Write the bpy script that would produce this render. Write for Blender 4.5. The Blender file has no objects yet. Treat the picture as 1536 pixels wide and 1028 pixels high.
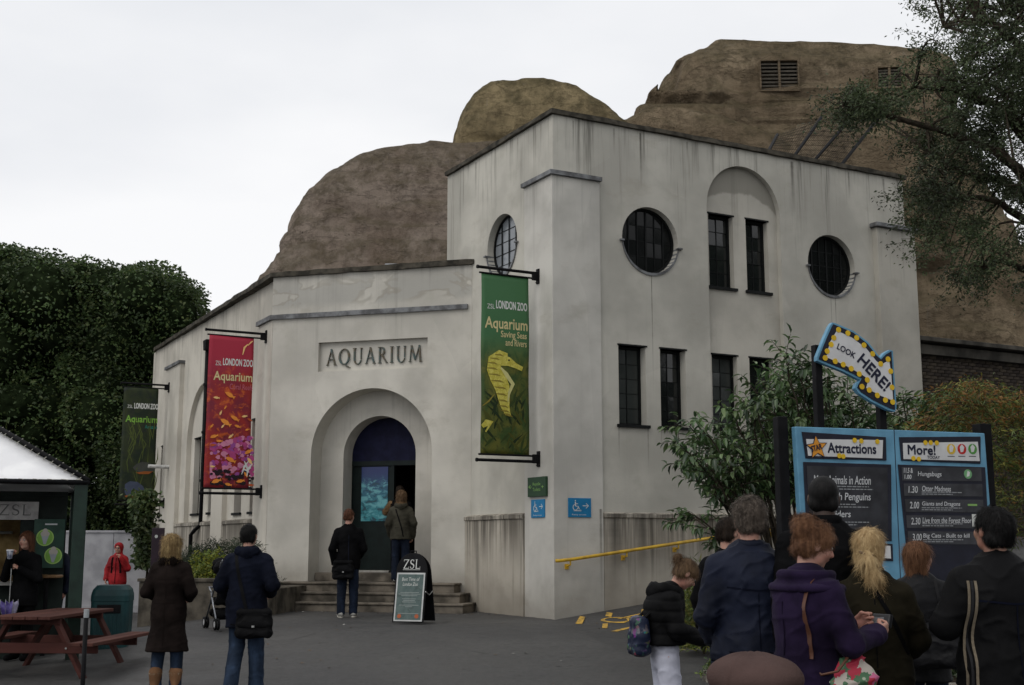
import bpy, bmesh, math, random
import numpy as np
from mathutils import Vector, Matrix
from mathutils.bvhtree import BVHTree
SC = bpy.context.scene
COL = SC.collection
rnd = random.Random(7)

# ------------------------------------------------------------------ camera, sky, sun
CAM_H = 1.3
PITCH = math.radians(9.2)
cam_d = bpy.data.cameras.new('camera'); cam = bpy.data.objects.new('camera', cam_d); COL.objects.link(cam)
cam.location = (0, 0, CAM_H); cam.rotation_euler = (math.radians(90) + PITCH, 0, 0)
cam_d.sensor_width = 36; cam_d.lens = 43.55; cam_d.clip_end = 2000; cam_d.clip_start = .05
SC.camera = cam
SUN_EL, SUN_AZ = math.radians(48), math.radians(225)      # azimuth measured clockwise from +Y
w = bpy.data.worlds.new('World'); SC.world = w; w.use_nodes = True
nt = w.node_tree; bg = nt.nodes['Background']
sky = nt.nodes.new('ShaderNodeTexSky'); sky.sky_type = 'NISHITA'; sky.sun_disc = False
sky.sun_elevation = SUN_EL; sky.sun_rotation = SUN_AZ
hsv = nt.nodes.new('ShaderNodeHueSaturation'); hsv.inputs['Saturation'].default_value = .12
nt.links.new(sky.outputs[0], hsv.inputs['Color'])
tc = nt.nodes.new('ShaderNodeTexCoord'); mp = nt.nodes.new('ShaderNodeMapping'); mp.inputs['Scale'].default_value = (1, 1, 2.6)
cn = nt.nodes.new('ShaderNodeTexNoise'); cn.inputs['Scale'].default_value = 1.9; cn.inputs['Detail'].default_value = 5
nt.links.new(tc.outputs['Generated'], mp.inputs[0]); nt.links.new(mp.outputs[0], cn.inputs['Vector'])
cr = nt.nodes.new('ShaderNodeValToRGB'); cr.color_ramp.elements[0].position = .34; cr.color_ramp.elements[1].position = .62
cr.color_ramp.elements[0].color = (7.5, 7.7, 8.1, 1); cr.color_ramp.elements[1].color = (9.1, 9.15, 9.3, 1)
nt.links.new(cn.outputs['Fac'], cr.inputs[0])
mx = nt.nodes.new('ShaderNodeMixRGB'); mx.inputs[0].default_value = .94
nt.links.new(hsv.outputs[0], mx.inputs[1]); nt.links.new(cr.outputs[0], mx.inputs[2]); nt.links.new(mx.outputs[0], bg.inputs[0])
bg.inputs[1].default_value = .1
sd = bpy.data.lights.new('sun', 'SUN'); sd.energy = .7; sd.angle = math.radians(35); sd.color = (1, .95, .88)
so = bpy.data.objects.new('sun', sd); COL.objects.link(so)
_d = Vector((math.sin(SUN_AZ) * math.cos(SUN_EL), math.cos(SUN_AZ) * math.cos(SUN_EL), math.sin(SUN_EL)))
so.rotation_euler = _d.to_track_quat('Z', 'Y').to_euler()
SC.view_settings.view_transform = 'Standard'; SC.view_settings.look = 'None'
SC.view_settings.exposure = 0.12; SC.view_settings.gamma = 1; SC.view_settings.use_curve_mapping = False
SC.render.engine = 'CYCLES'
SC.cycles.max_bounces = 5; SC.cycles.diffuse_bounces = 3; SC.cycles.glossy_bounces = 3; SC.cycles.transmission_bounces = 4

# ------------------------------------------------------------------ measuring from the photograph
FPX = 1858.
def ray(px, py):
    x = (px - 768) / FPX; z = (514 - py) / FPX; c, s = math.cos(PITCH), math.sin(PITCH)
    return Vector((x, c - s * z, s + c * z))
CAMP = Vector((0, 0, CAM_H))
def at(px, py, d):                       # world point seen at a pixel, at distance d along +Y
    r = ray(px, py); return CAMP + r * (d / r.y)
def on_plane(px, py, o, n):
    r = ray(px, py); return CAMP + r * ((o - CAMP).dot(n) / r.dot(n))
ANG = math.radians(28.4)
C0 = Vector((.7245, 21.77, 0))
UA = Vector((math.cos(ANG), math.sin(ANG), 0)); UB = Vector((-math.sin(ANG), math.cos(ANG), 0))
def to_ab(p): d = p - C0; return d.dot(UA), d.dot(UB)
def ab(a, b, z=0): return C0 + UA * a + UB * b + Vector((0, 0, z))
def sstep(x, a, b):
    t = min(1, max(0, (x - a) / (b - a))); return t * t * (3 - 2 * t)
def ground_z(x, y):
    g = -.3 + .3 * sstep(y, 13.5, 20) * sstep(x, -8, -4.6)
    a = (x - C0.x) * UA.x + (y - C0.y) * UA.y; b = (x - C0.x) * UB.x + (y - C0.y) * UB.y
    g += .12 * max(0, min(a, 12)) * sstep(b, -2.3, -1.7) * sstep(b, 6, 3) * sstep(a, -.4, .5)
    return g

# ------------------------------------------------------------------ node helpers
class NT:
    def __init__(s, name):
        s.m = bpy.data.materials.new(name); s.m.use_nodes = True; s.t = s.m.node_tree
        s.b = s.t.nodes['Principled BSDF']; s.tc = s.t.nodes.new('ShaderNodeTexCoord'); s.obj = s.tc.outputs['Object']
    def n(s, k): return s.t.nodes.new(k)
    def put(s, sock, v):
        if hasattr(v, 'is_output') or isinstance(v, bpy.types.NodeSocket): s.t.links.new(v, sock)
        elif isinstance(v, (tuple, list)) and len(v) == 3 and len(sock.default_value) == 4: sock.default_value = (*v, 1)
        else: sock.default_value = v
    def map(s, sc, v=None, loc=(0, 0, 0), rot=(0, 0, 0)):
        n = s.n('ShaderNodeMapping'); s.put(n.inputs[0], v or s.obj); n.inputs['Scale'].default_value = sc if isinstance(sc, tuple) else (sc,) * 3
        n.inputs['Location'].default_value = loc; n.inputs['Rotation'].default_value = rot; return n.outputs[0]
    def noise(s, v, scale=1, detail=4, rough=.55, dist=0):
        n = s.n('ShaderNodeTexNoise'); s.put(n.inputs['Vector'], v); n.inputs['Scale'].default_value = scale
        n.inputs['Detail'].default_value = detail; n.inputs['Roughness'].default_value = rough; n.inputs['Distortion'].default_value = dist
        return n.outputs['Fac']
    def vor(s, v, scale=1, feat='F1', out='Distance'):
        n = s.n('ShaderNodeTexVoronoi'); s.put(n.inputs['Vector'], v); n.inputs['Scale'].default_value = scale; n.feature = feat
        return n.outputs[out]
    def m_(s, op, a, b=0, c=None):
        n = s.n('ShaderNodeMath'); n.operation = op; s.put(n.inputs[0], a); s.put(n.inputs[1], b)
        if c is not None: s.put(n.inputs[2], c)
        return n.outputs[0]
    def rng(s, v, a, b, c=0, d=1):
        n = s.n('ShaderNodeMapRange'); s.put(n.inputs[0], v)
        for i, x in enumerate((a, b, c, d)): n.inputs[i + 1].default_value = x
        n.interpolation_type = 'SMOOTHSTEP'; return n.outputs[0]
    def mix(s, f, a, b, mode='MIX'):
        n = s.n('ShaderNodeMixRGB'); n.blend_type = mode; s.put(n.inputs[0], f); s.put(n.inputs[1], a); s.put(n.inputs[2], b); return n.outputs[0]
    def xyz(s, v=None):
        n = s.n('ShaderNodeSeparateXYZ'); s.put(n.inputs[0], v or s.obj); return n.outputs
    def col(s, c): s.put(s.b.inputs['Base Color'], c)
    def rough(s, r, spec=None):
        s.put(s.b.inputs['Roughness'], r)
        if spec is not None: s.b.inputs['Specular IOR Level'].default_value = spec
    def bump(s, h, strength=.3, dist=.01):
        n = s.n('ShaderNodeBump'); n.inputs['Strength'].default_value = strength; n.inputs['Distance'].default_value = dist
        s.put(n.inputs['Height'], h); s.t.links.new(n.outputs[0], s.b.inputs['Normal'])
_mc = {}
def M(name, c, rough=.7, spec=.3, var=.15, vs=6, bump=0, bs=80, metal=0, c2=None, sheen=0, stretch=None):
    """plain material with soft colour variation and fine relief"""
    if name in _mc: return _mc[name]
    t = NT(name); v = t.map(stretch) if stretch else t.obj
    nz = t.noise(v, vs, 5)
    c2 = c2 or tuple(x * (1 - var * 1.6) for x in c); c1 = tuple(min(1, x * (1 + var)) for x in c)
    t.col(t.mix(t.rng(nz, .35, .65), c2, c1)); t.rough(rough, spec); t.b.inputs['Metallic'].default_value = metal
    if sheen: t.b.inputs['Sheen Weight'].default_value = sheen
    if bump: t.bump(t.noise(v, bs, 3), bump, .004)
    _mc[name] = t.m; return t.m

# ------------------------------------------------------------------ object helpers
def link(o, parent=None):
    COL.objects.link(o)
    if parent: o.parent = parent
    return o
def tag(o, label=None, cat=None, group=None, kind=None):
    if label: o['label'] = label
    if cat: o['category'] = cat
    if group: o['group'] = group
    if kind: o['kind'] = kind
    return o
def empty(name, loc=(0, 0, 0), rz=0, label=None, cat=None, group=None):
    o = bpy.data.objects.new(name, None); o.location = loc; o.rotation_euler = (0, 0, rz); o.empty_display_size = .2
    link(o); return tag(o, label, cat, group)
def mesh_obj(name, verts, faces, mat, parent=None, smooth=False, fix=False, mats=None, mi=None):
    me = bpy.data.meshes.new(name)
    if isinstance(verts, np.ndarray): verts = verts.tolist()
    if isinstance(faces, np.ndarray): faces = faces.tolist()
    me.from_pydata(verts, [], faces)
    if fix:
        bm = bmesh.new(); bm.from_mesh(me); bmesh.ops.recalc_face_normals(bm, faces=bm.faces); bm.to_mesh(me); bm.free()
    for m in (mats or [mat]): me.materials.append(m)
    if mi is not None: me.polygons.foreach_set('material_index', mi)
    if smooth: me.shade_smooth()
    return link(bpy.data.objects.new(name, me), parent)
def dup(o, parent=None, **kw):
    c = o.copy(); COL.objects.link(c)
    if parent is not None: c.parent = parent
    for k, v in kw.items(): setattr(c, k, v)
    return c
class MB:
    """collects shapes for one mesh"""
    def __init__(s): s.v = []; s.f = []; s.mi = []; s.cur = 0
    def add(s, v, f):
        n = len(s.v); s.v += [tuple(x) for x in v]; s.f += [tuple(i + n for i in q) for q in f]; s.mi += [s.cur] * len(f); return s
    def box(s, c, d, rz=0, rx=0, ry=0, mat=None):
        m = mat or (Matrix.Rotation(rz, 3, 'Z') @ Matrix.Rotation(ry, 3, 'Y') @ Matrix.Rotation(rx, 3, 'X'))
        v = [Vector(c) + m @ Vector((x * d[0] / 2, y * d[1] / 2, z * d[2] / 2)) for x in (-1, 1) for y in (-1, 1) for z in (-1, 1)]
        return s.add(v, [(0, 1, 3, 2), (4, 6, 7, 5), (0, 4, 5, 1), (2, 3, 7, 6), (0, 2, 6, 4), (1, 5, 7, 3)])
    def beam(s, p, q, wd, th, up=(0, 0, 1)):
        p = Vector(p); q = Vector(q); x = (q - p); L = x.length; x.normalize(); up = Vector(up)
        y = up.cross(x); y = y.normalized() if y.length > 1e-4 else x.orthogonal().normalized(); z = x.cross(y)
        return s.box((p + q) / 2, (L, wd, th), mat=Matrix((x, y, z)).transposed())
    def tube(s, pts, r, n=8, caps=True):
        pts = [Vector(p) for p in pts]; rr = r if isinstance(r, (list, tuple)) else [r] * len(pts); v = []; f = []
        ref = None
        for i, p in enumerate(pts):
            t = (pts[min(i + 1, len(pts) - 1)] - pts[max(i - 1, 0)]).normalized()
            if ref is None: ref = t.orthogonal().normalized()
            ref = (ref - t * ref.dot(t)).normalized(); b = t.cross(ref)
            for k in range(n):
                a = 2 * math.pi * k / n; v.append(p + (ref * math.cos(a) + b * math.sin(a)) * rr[i])
        for i in range(len(pts) - 1):
            for k in range(n): f.append((i * n + k, i * n + (k + 1) % n, (i + 1) * n + (k + 1) % n, (i + 1) * n + k))
        if caps: f.append(tuple(range(n))[::-1]); f.append(tuple((len(pts) - 1) * n + k for k in range(n)))
        return s.add(v, f)
    def lathe(s, prof, c=(0, 0, 0), n=20):
        v = []; f = []
        for (r, z) in prof:
            for k in range(n): a = 2 * math.pi * k / n; v.append((c[0] + r * math.cos(a), c[1] + r * math.sin(a), c[2] + z))
        for i in range(len(prof) - 1):
            for k in range(n): f.append((i * n + k, i * n + (k + 1) % n, (i + 1) * n + (k + 1) % n, (i + 1) * n + k))
        f.append(tuple(range(n))[::-1]); f.append(tuple((len(prof) - 1) * n + k for k in range(n)))
        return s.add(v, f)
    def prism(s, poly, y0, y1, fn=None):
        """poly in (s,z); extruded along y (depth) from y0 (front) to y1"""
        fn = fn or (lambda a, d, z: (a, d, z)); n = len(poly)
        v = [fn(x, y0, z) for x, z in poly] + [fn(x, y1, z) for x, z in poly]
        f = [tuple(range(n)), tuple(range(2 * n - 1, n - 1, -1))] + [(i, i + n, (i + 1) % n + n, (i + 1) % n) for i in range(n)]
        return s.add(v, f)
    def build(s, name, mat, parent=None, smooth=False, bevel=0, fix=True, mats=None, seg=2):
        o = mesh_obj(name, s.v, s.f, mat, parent, smooth, fix, mats, s.mi if mats else None)
        if bevel:
            b = o.modifiers.new('bevel', 'BEVEL'); b.width = bevel; b.segments = seg; b.limit_method = 'ANGLE'; b.angle_limit = math.radians(40)
        return o
DG = bpy.context.evaluated_depsgraph_get
def holed(outline, holes, th):
    """2D outline with holes extruded to thickness th: returns verts (x, y, z in 0..th) and faces"""
    cu = bpy.data.curves.new('tmp', 'CURVE'); cu.dimensions = '2D'; cu.fill_mode = 'BOTH'; cu.extrude = th / 2
    for pl in [outline] + holes:
        sp = cu.splines.new('POLY'); sp.points.add(len(pl) - 1); sp.use_cyclic_u = True
        for p, (x, y) in zip(sp.points, pl): p.co = (x, y, 0, 1)
    o = bpy.data.objects.new('tmp', cu); COL.objects.link(o)
    me = bpy.data.meshes.new_from_object(o.evaluated_get(DG()))
    v = [(p.co.x, p.co.y, p.co.z + th / 2) for p in me.vertices]; f = [tuple(p.vertices) for p in me.polygons]
    bpy.data.objects.remove(o); bpy.data.curves.remove(cu); bpy.data.meshes.remove(me)
    return v, f
def slab(name, outline, holes, d0, d1, fn, mat, parent, bev=0):
    v, f = holed(outline, holes, d1 - d0)
    v = [fn(x, d0 + z, y) for x, y, z in v]
    me = bpy.data.meshes.new(name); me.from_pydata(v, [], f)
    bm = bmesh.new(); bm.from_mesh(me); bmesh.ops.remove_doubles(bm, verts=bm.verts, dist=1e-5); bmesh.ops.recalc_face_normals(bm, faces=bm.faces); bm.to_mesh(me); bm.free()
    me.materials.append(mat); return link(bpy.data.objects.new(name, me), parent)
_tx = {}
def text_mesh(s):
    if s in _tx: return _tx[s]
    cu = bpy.data.curves.new('t', 'FONT'); cu.body = s; cu.resolution_u = 3
    o = bpy.data.objects.new('t', cu); COL.objects.link(o)
    me = bpy.data.meshes.new_from_object(o.evaluated_get(DG()))
    v = np.array([p.co[:2] for p in me.vertices]); f = [tuple(p.vertices) for p in me.polygons]
    bpy.data.objects.remove(o); bpy.data.curves.remove(cu); bpy.data.meshes.remove(me)
    _tx[s] = (v, f); return _tx[s]
def text(parent, s, x, z, width, height, mat, y=0, rot=0, name='lettering', shear=0, bold=0, label=None, fn=None):
    """flat lettering in the parent's x/z plane, lower left corner at (x, z), fitted to width x height"""
    v, f = text_mesh(s); lo = v.min(0); hi = v.max(0); u = (v - lo) / (hi - lo)
    base = (0 - lo[1]) / (hi[1] - lo[1])
    mb = MB(); c, sn = math.cos(rot), math.sin(rot)
    offs = [(0, 0)] if not bold else [(0, 0), (bold, 0), (0, bold), (bold, bold), (bold / 2, -bold / 2)]
    for k, (bx, bz) in enumerate(offs):
        X = u[:, 0] * width + shear * u[:, 1] * height + bx; Z = u[:, 1] * height + bz
        pts = [(x + a * c - b * sn, y - .0004 * k, z + a * sn + b * c) for a, b in zip(X, Z)]
        if fn: pts = [fn(*p) for p in pts]
        mb.add(pts, f)
    o = mb.build(name, mat, parent, fix=False)
    if label: o['label'] = label
    return o
def strip(pts, ws):
    """outline polygon of a stroke with varying width"""
    pts = [Vector((p[0], p[1])) for p in pts]; L = []; R_ = []
    for i, p in enumerate(pts):
        t = (pts[min(i + 1, len(pts) - 1)] - pts[max(i - 1, 0)]).normalized(); n = Vector((-t.y, t.x)) * ws[i] / 2
        L.append(p + n); R_.append(p - n)
    return L, R_
def stroke(mb, pts, ws, y0, y1, tf):
    L, R_ = strip(pts, ws); n = len(pts)
    v = []
    for y in (y0, y1):
        v += [tf(p.x, y, p.y) for p in L] + [tf(p.x, y, p.y) for p in R_]
    f = []
    for i in range(n - 1):
        f += [(i, i + 1, n + i + 1, n + i), (2 * n + i, 3 * n + i, 3 * n + i + 1, 2 * n + i + 1),
              (i, 2 * n + i, 2 * n + i + 1, i + 1), (n + i, n + i + 1, 3 * n + i + 1, 3 * n + i)]
    f += [(0, n, 3 * n, 2 * n), (n - 1, 3 * n - 1, 4 * n - 1, 2 * n - 1)]
    mb.add(v, f)
def arc(cx, cy, rx, ry, a0, a1, n=14):
    return [(cx + rx * math.cos(math.radians(a0 + (a1 - a0) * i / n)), cy + ry * math.sin(math.radians(a0 + (a1 - a0) * i / n))) for i in range(n + 1)]
T_, K_ = .045, .105
def _sf(x, y, w=.2): return ([(x - w / 2, y), (x + w / 2, y)], [.03, .03])
SERIF = {
 'A': (.86, [([(.1, 0), (.43, 1)], [T_, T_]), ([(.41, 1), (.76, 0)], [K_, K_]), ([(.22, .36), (.62, .36)], [T_, T_]), _sf(.1, .015), _sf(.76, .015, .24)]),
 'Q': (1.0, [(arc(.48, .5, .4, .47, 90, 450, 28), [T_ + .09 * abs(math.cos(math.radians(90 + i * 360 / 28 - 15))) for i in range(29)]), ([(.5, .06), (.75, -.12), (1.0, -.2)], [.05, .12, .03])]),
 'U': (.86, [([(.15, 1), (.15, .35)] + arc(.43, .32, .28, .32, 180, 350, 8), [K_, K_] + [K_ - .008 * i for i in range(9)]), ([(.71, 1), (.71, .3)], [T_ + .01, T_ + .01]), _sf(.15, .985, .26), _sf(.71, .985)]),
 'R': (.8, [([(.17, 0), (.17, 1)], [K_, K_]), ([(.17, .97)] + arc(.32, .74, .22, .23, 90, -90, 10) + [(.17, .5)], [T_] + [T_ + .08 * math.sin(math.pi * i / 10) for i in range(11)] + [T_]), ([(.36, .5), (.78, .0)], [K_, K_ * .8]), _sf(.17, .015, .28), _sf(.12, .985, .2), _sf(.76, .015, .16)]),
 'I': (.34, [([(.17, 0), (.17, 1)], [K_, K_]), _sf(.17, .015, .28), _sf(.17, .985, .28)]),
 'M': (1.08, [([(.1, 0), (.2, 1)], [T_, T_]), ([(.2, 1), (.53, .1)], [K_, K_]), ([(.53, .1), (.86, 1)], [T_, T_]), ([(.86, 1), (.96, 0)], [K_, K_]), _sf(.1, .015), _sf(.96, .015, .26)]),
 'Z': (.78, [([(.08, .96), (.72, .96)], [.07, .07]), ([(.66, .96), (.1, .04)], [K_, K_]), ([(.06, .04), (.74, .04)], [.07, .07]), ([(.08, .98), (.08, .78)], [.03, .03]), ([(.74, 0), (.74, .24)], [.03, .03])]),
 'S': (.64, [(arc(.32, .74, .21, .22, 30, 250, 10) + arc(.32, .26, .22, .23, 75, -150, 10), [.05, .05, .06, .08, .09, .1, .11, .12, .13, .14, .14] + [.14, .14, .13, .12, .1, .09, .08, .07, .06, .05, .05]), ([(.5, .98), (.5, .74)], [.03, .03]), ([(.1, .02), (.1, .28)], [.03, .03])]),
 'L': (.72, [([(.17, 0), (.17, 1)], [K_, K_]), ([(.1, .04), (.66, .04)], [.07, .07]), ([(.66, 0), (.66, .26)], [.03, .03]), _sf(.17, .985, .28)]),
}
def serif_word(parent, word, x, z, width, height, mat, y0, y1, fn=None, name='letter', gap=.1):
    fn = fn or (lambda a, d, zz: (a, d, zz))
    tot = sum(SERIF[c][0] for c in word) + gap * (len(word) - 1); kx = width / tot; px = x
    for c in word:
        mb = MB()
        for j, (pts, ws) in enumerate(SERIF[c][1]):
            stroke(mb, [(p[0] * kx, p[1] * height) for p in pts], [w_ * (kx + height) / 2 for w_ in ws], y0 - .0006 * j, y1,
                   lambda a, d, zz, px=px: fn(px + a, d, z + zz))
        mb.build(name, mat, parent); px += (SERIF[c][0] + gap) * kx
def nz3(p, seed=0):
    """numpy lattice value noise, p (n,3) -> (n,) in -1..1"""
    p = np.asarray(p, dtype=np.float64); i = np.floor(p).astype(np.int64); f = p - i; f = f * f * (3 - 2 * f)
    def h(x, y, z):
        n = (x * 374761393 + y * 668265263 + z * 2147483647 + seed * 1274126177) & 0xffffffff
        n = ((n ^ (n >> 13)) * 1274126177) & 0xffffffff; n = n ^ (n >> 16)
        return (n & 0xffff) / 32767.5 - 1
    r = 0
    for dx in (0, 1):
        for dy in (0, 1):
            for dz in (0, 1):
                wgt = (f[:, 0] if dx else 1 - f[:, 0]) * (f[:, 1] if dy else 1 - f[:, 1]) * (f[:, 2] if dz else 1 - f[:, 2])
                r = r + wgt * h(i[:, 0] + dx, i[:, 1] + dy, i[:, 2] + dz)
    return r
def fbm(p, o=4, seed=0, g=.5):
    r = 0; a = 1; p = np.asarray(p, dtype=np.float64)
    for k in range(o): r = r + a * nz3(p * 2 ** k + 17.3 * k, seed + k); a *= g
    return r
# ------------------------------------------------------------------ materials of the setting
def stucco(name, top=9.1, base=(.47, .45, .405), streak=.8, dirt=.5, lines=(), patch=None, zbase=0, ledge=None, cool=0):
    t = NT(name); X, Y, Z = t.xyz()[:3]
    big = t.noise(t.obj, .55, 4); mid = t.noise(t.obj, 2.3, 6, .62); fine = t.noise(t.obj, 26, 5, .7)
    dk = tuple(c * .80 for c in base); lt = tuple(min(1, c * 1.10) for c in base)
    c = t.mix(t.rng(big, .35, .66), dk, lt)
    c = t.mix(t.m_('MULTIPLY', t.rng(mid, .5, .75), .30), c, (base[0] * .66, base[1] * .66, base[2] * .62))
    c = t.mix(t.m_('MULTIPLY', t.rng(fine, .58, .8), .25), c, (base[0] * .62, base[1] * .6, base[2] * .55))
    # rain streaks below the coping, long and thin
    st = t.noise(t.map((5.5, 5.5, .16)), 1.0, 5, .75); st2 = t.noise(t.map((16, 16, .35), loc=(3, 1, 0)), 1.0, 4, .7)
    ln = t.noise(t.map((1.3, 1.3, .01), loc=(9, 2, 0)), 1.0, 2)                 # how far each streak runs
    low = t.m_('SUBTRACT', top, Z); reach = t.rng(ln, .3, .7, .35, 2.6)
    fade = t.m_('SUBTRACT', 1, t.m_('DIVIDE', low, reach)); fade = t.m_('MAXIMUM', fade, 0)
    s = t.m_('MULTIPLY', t.m_('MAXIMUM', t.rng(st, .5, .68), t.m_('MULTIPLY', t.rng(st2, .55, .75), .7)), t.m_('POWER', fade, .8))
    c = t.mix(t.m_('MULTIPLY', s, streak), c, (.10, .095, .08))
    # faint streaking over the whole wall
    c = t.mix(t.m_('MULTIPLY', t.rng(st, .55, .8), .16), c, (.22, .205, .17))
    c = t.mix(t.m_('MULTIPLY', t.rng(t.noise(t.map((.8, .8, 1.6)), 1, 5, .7), .56, .72), .28), c, (.30, .27, .215))
    # rising damp and splashed dirt at the foot
    f = t.rng(t.m_('ADD', t.m_('SUBTRACT', Z, zbase), t.m_('MULTIPLY', mid, .9)), 1.35, .35)
    c = t.mix(t.m_('MULTIPLY', f, dirt), c, (.185, .16, .125))
    if ledge is not None:
        for (lz, ll) in ledge:
            g = t.m_('SUBTRACT', lz, Z); m1 = t.rng(g, ll, 0); m2 = t.m_('GREATER_THAN', g, 0)
            k = t.m_('MULTIPLY', t.m_('MULTIPLY', m1, m2), t.m_('MAXIMUM', t.rng(t.noise(t.map((9, 9, .12)), 1, 5, .8), .42, .62), t.rng(t.noise(t.map((1.1, 1.1, .10), loc=(2.2, 0, 0)), 1, 4, .7), .45, .58)))
            c = t.mix(t.m_('MULTIPLY', k, .85), c, (.085, .075, .06))
    for (ax, x0, z1, ww, ll, kk) in lines:                                      # single stains that run down from sills and pins
        A = X if ax == 'x' else Y
        dd = t.m_('ABSOLUTE', t.m_('SUBTRACT', A, x0)); wob = t.m_('MULTIPLY', t.noise(t.map((0, 0, 5)), 1, 3), ww * .7)
        m1 = t.rng(t.m_('ADD', dd, wob), ww * 1.1, ww * .25); g = t.m_('SUBTRACT', z1, Z)
        k = t.m_('MULTIPLY', t.m_('MULTIPLY', m1, t.m_('GREATER_THAN', g, 0)), t.rng(g, ll, 0))
        c = t.mix(t.m_('MULTIPLY', k, min(1, kk * 1.15)), c, (.09, .083, .07))
    if patch:                                                                   # wavy damp blisters and grey repairs under the coping
        (z0, z1) = patch
        pn = t.noise(t.map((1.0, 1.0, 1.9), loc=(4, 4, 2)), .95, 3, .5, .5)
        zone = t.m_('MULTIPLY', t.rng(Z, z0 + .12, z0 + .3), t.rng(Z, z1 + .1, z1 - .35))
        body = t.rng(pn, .47, .50); rim = t.m_('MULTIPLY', t.rng(pn, .43, .462), t.rng(pn, .51, .475))
        c = t.mix(t.m_('MULTIPLY', t.m_('MULTIPLY', body, zone), .55), c, (.33, .325, .30))
        c = t.mix(t.m_('MULTIPLY', t.m_('MULTIPLY', rim, zone), .5), c, (.25, .23, .19))
    rp = t.vor(t.map((.42, .42, .36), loc=(3, len(name) * .2, 1)), 1, 'F1', 'Color'); c = t.mix(t.m_('MULTIPLY', t.rng(t.xyz(rp)[1], .70, .74), .10), c, (.26, .25, .23))
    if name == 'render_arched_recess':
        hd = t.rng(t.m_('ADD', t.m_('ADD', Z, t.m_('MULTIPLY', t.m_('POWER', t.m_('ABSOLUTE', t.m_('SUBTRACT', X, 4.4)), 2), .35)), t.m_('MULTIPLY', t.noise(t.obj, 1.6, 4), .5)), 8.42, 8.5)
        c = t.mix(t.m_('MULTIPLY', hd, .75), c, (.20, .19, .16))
    t.col(c); t.rough(.9, .2)
    t.bump(t.m_('ADD', t.m_('MULTIPLY', fine, .6), t.m_('MULTIPLY', mid, 1.2)), .32, .012)
    return t.m
M_main = stucco('render_main_block', 9.1, lines=[('x', 2.2, 6.3, .022, 2.6, .8), ('x', 6.66, 6.3, .02, 1.4, .6), ('x', 6.78, 6.28, .03, .9, .6), ('x', 3.66, 6.2, .02, 1.2, .4), ('x', 2.0, 9.05, .05, 1.2, .8), ('x', 5.75, 9.05, .09, 1.3, .8), ('x', 5.98, 9.05, .04, .9, .6), ('x', 7.3, 9.05, .05, .7, .6), ('x', 1.42, 3.4, .03, .7, .5), ('x', 2.06, 3.4, .03, 1.0, .5), ('x', 2.36, 3.4, .03, .5, .4), ('x', 2.98, 3.4, .035, .9, .55), ('x', .5, 9.05, .03, .8, .6), ('x', 1.4, 9.05, .05, .6, .5), ('x', 3.1, 9.05, .04, .5, .5), ('x', 8.3, 9.05, .06, .8, .6), ('y', 3.2, 9.05, .08, 1.0, .5), ('y', 1.4, 9.05, .05, .7, .5), ('y', .5, 9.05, .04, .6, .5)], base=(.50, .482, .425), dirt=.35, streak=.85)
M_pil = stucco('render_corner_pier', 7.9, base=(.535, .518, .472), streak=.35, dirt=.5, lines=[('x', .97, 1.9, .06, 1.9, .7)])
M_rec = stucco('render_arched_recess', 8.75, base=(.50, .475, .415), streak=.4, dirt=.2)
M_bay = stucco('render_entrance_bay', 6.9, base=(.57, .545, .485), streak=.35, dirt=.55, patch=(6.05, 6.95), zbase=.3)
M_nic = stucco('render_door_niche', 4.6, base=(.52, .495, .44), streak=.3, dirt=.5, zbase=.4)
M_side = stucco('render_side_range', 6.9, base=(.54, .51, .445), streak=.7, dirt=.5)
M_dado = stucco('render_plinth', 1.82, lines=[('x', 1.25, 1.82, .28, 1.7, .75), ('x', 1.85, 1.82, .22, 1.5, .7), ('x', 2.75, 1.82, .12, 1.1, .7), ('x', 3.3, 1.82, .3, .9, .5), ('x', 4.4, 1.82, .2, 1.3, .6), ('y', 2.6, 1.8, .10, .9, .7), ('y', 2.95, 1.8, .05, 1.2, .6), ('y', 2.2, 1.8, .16, .5, .6), ('y', 1.5, 1.8, .05, .8, .5), ('y', 3.3, 1.8, .06, 1.3, .5)], base=(.43, .395, .335), streak=.9, dirt=.6, ledge=[(1.84, 1.25)])
M_lead = M('weathered_lead', (.14, .145, .15), .55, .4, .3, 5, .4, 40, c2=(.07, .07, .072))
M_cop = M('mossy_coping', (.062, .055, .043), .9, .2, .3, 5, .8, 60, c2=(.026, .024, .019))
M_blk = M('black_painted_metal', (.006, .006, .007), .6, .12, .2, 8)
M_frame = M('black_window_frame', (.008, .009, .009), .6, .15)
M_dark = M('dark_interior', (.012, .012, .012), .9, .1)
def glass(name, c, r=.06):
    t = NT(name); nz = t.noise(t.obj, 1.7, 4)
    t.col(t.mix(nz, tuple(x * .5 for x in c), tuple(x * 1.4 for x in c))); t.rough(r, .5)
    t.b.inputs['Coat Weight'].default_value = .0; t.bump(t.noise(t.obj, 3, 2), .06, .02); return t.m
M_glass = glass('dark_window_glass', (.012, .014, .014)); M_glass2 = glass('pale_window_glass', (.22, .24, .26), .15); M_glassd = glass('dull_dark_glass', (.008, .009, .009), .1); M_glassd.node_tree.nodes['Principled BSDF'].inputs['Specular IOR Level'].default_value = .2  # last one is darker and less reflective, for the round windows
M_glass3 = glass('greyer_window_glass', (.035, .04, .038), .12)  # slightly greyer and rougher than the dark glass

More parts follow.
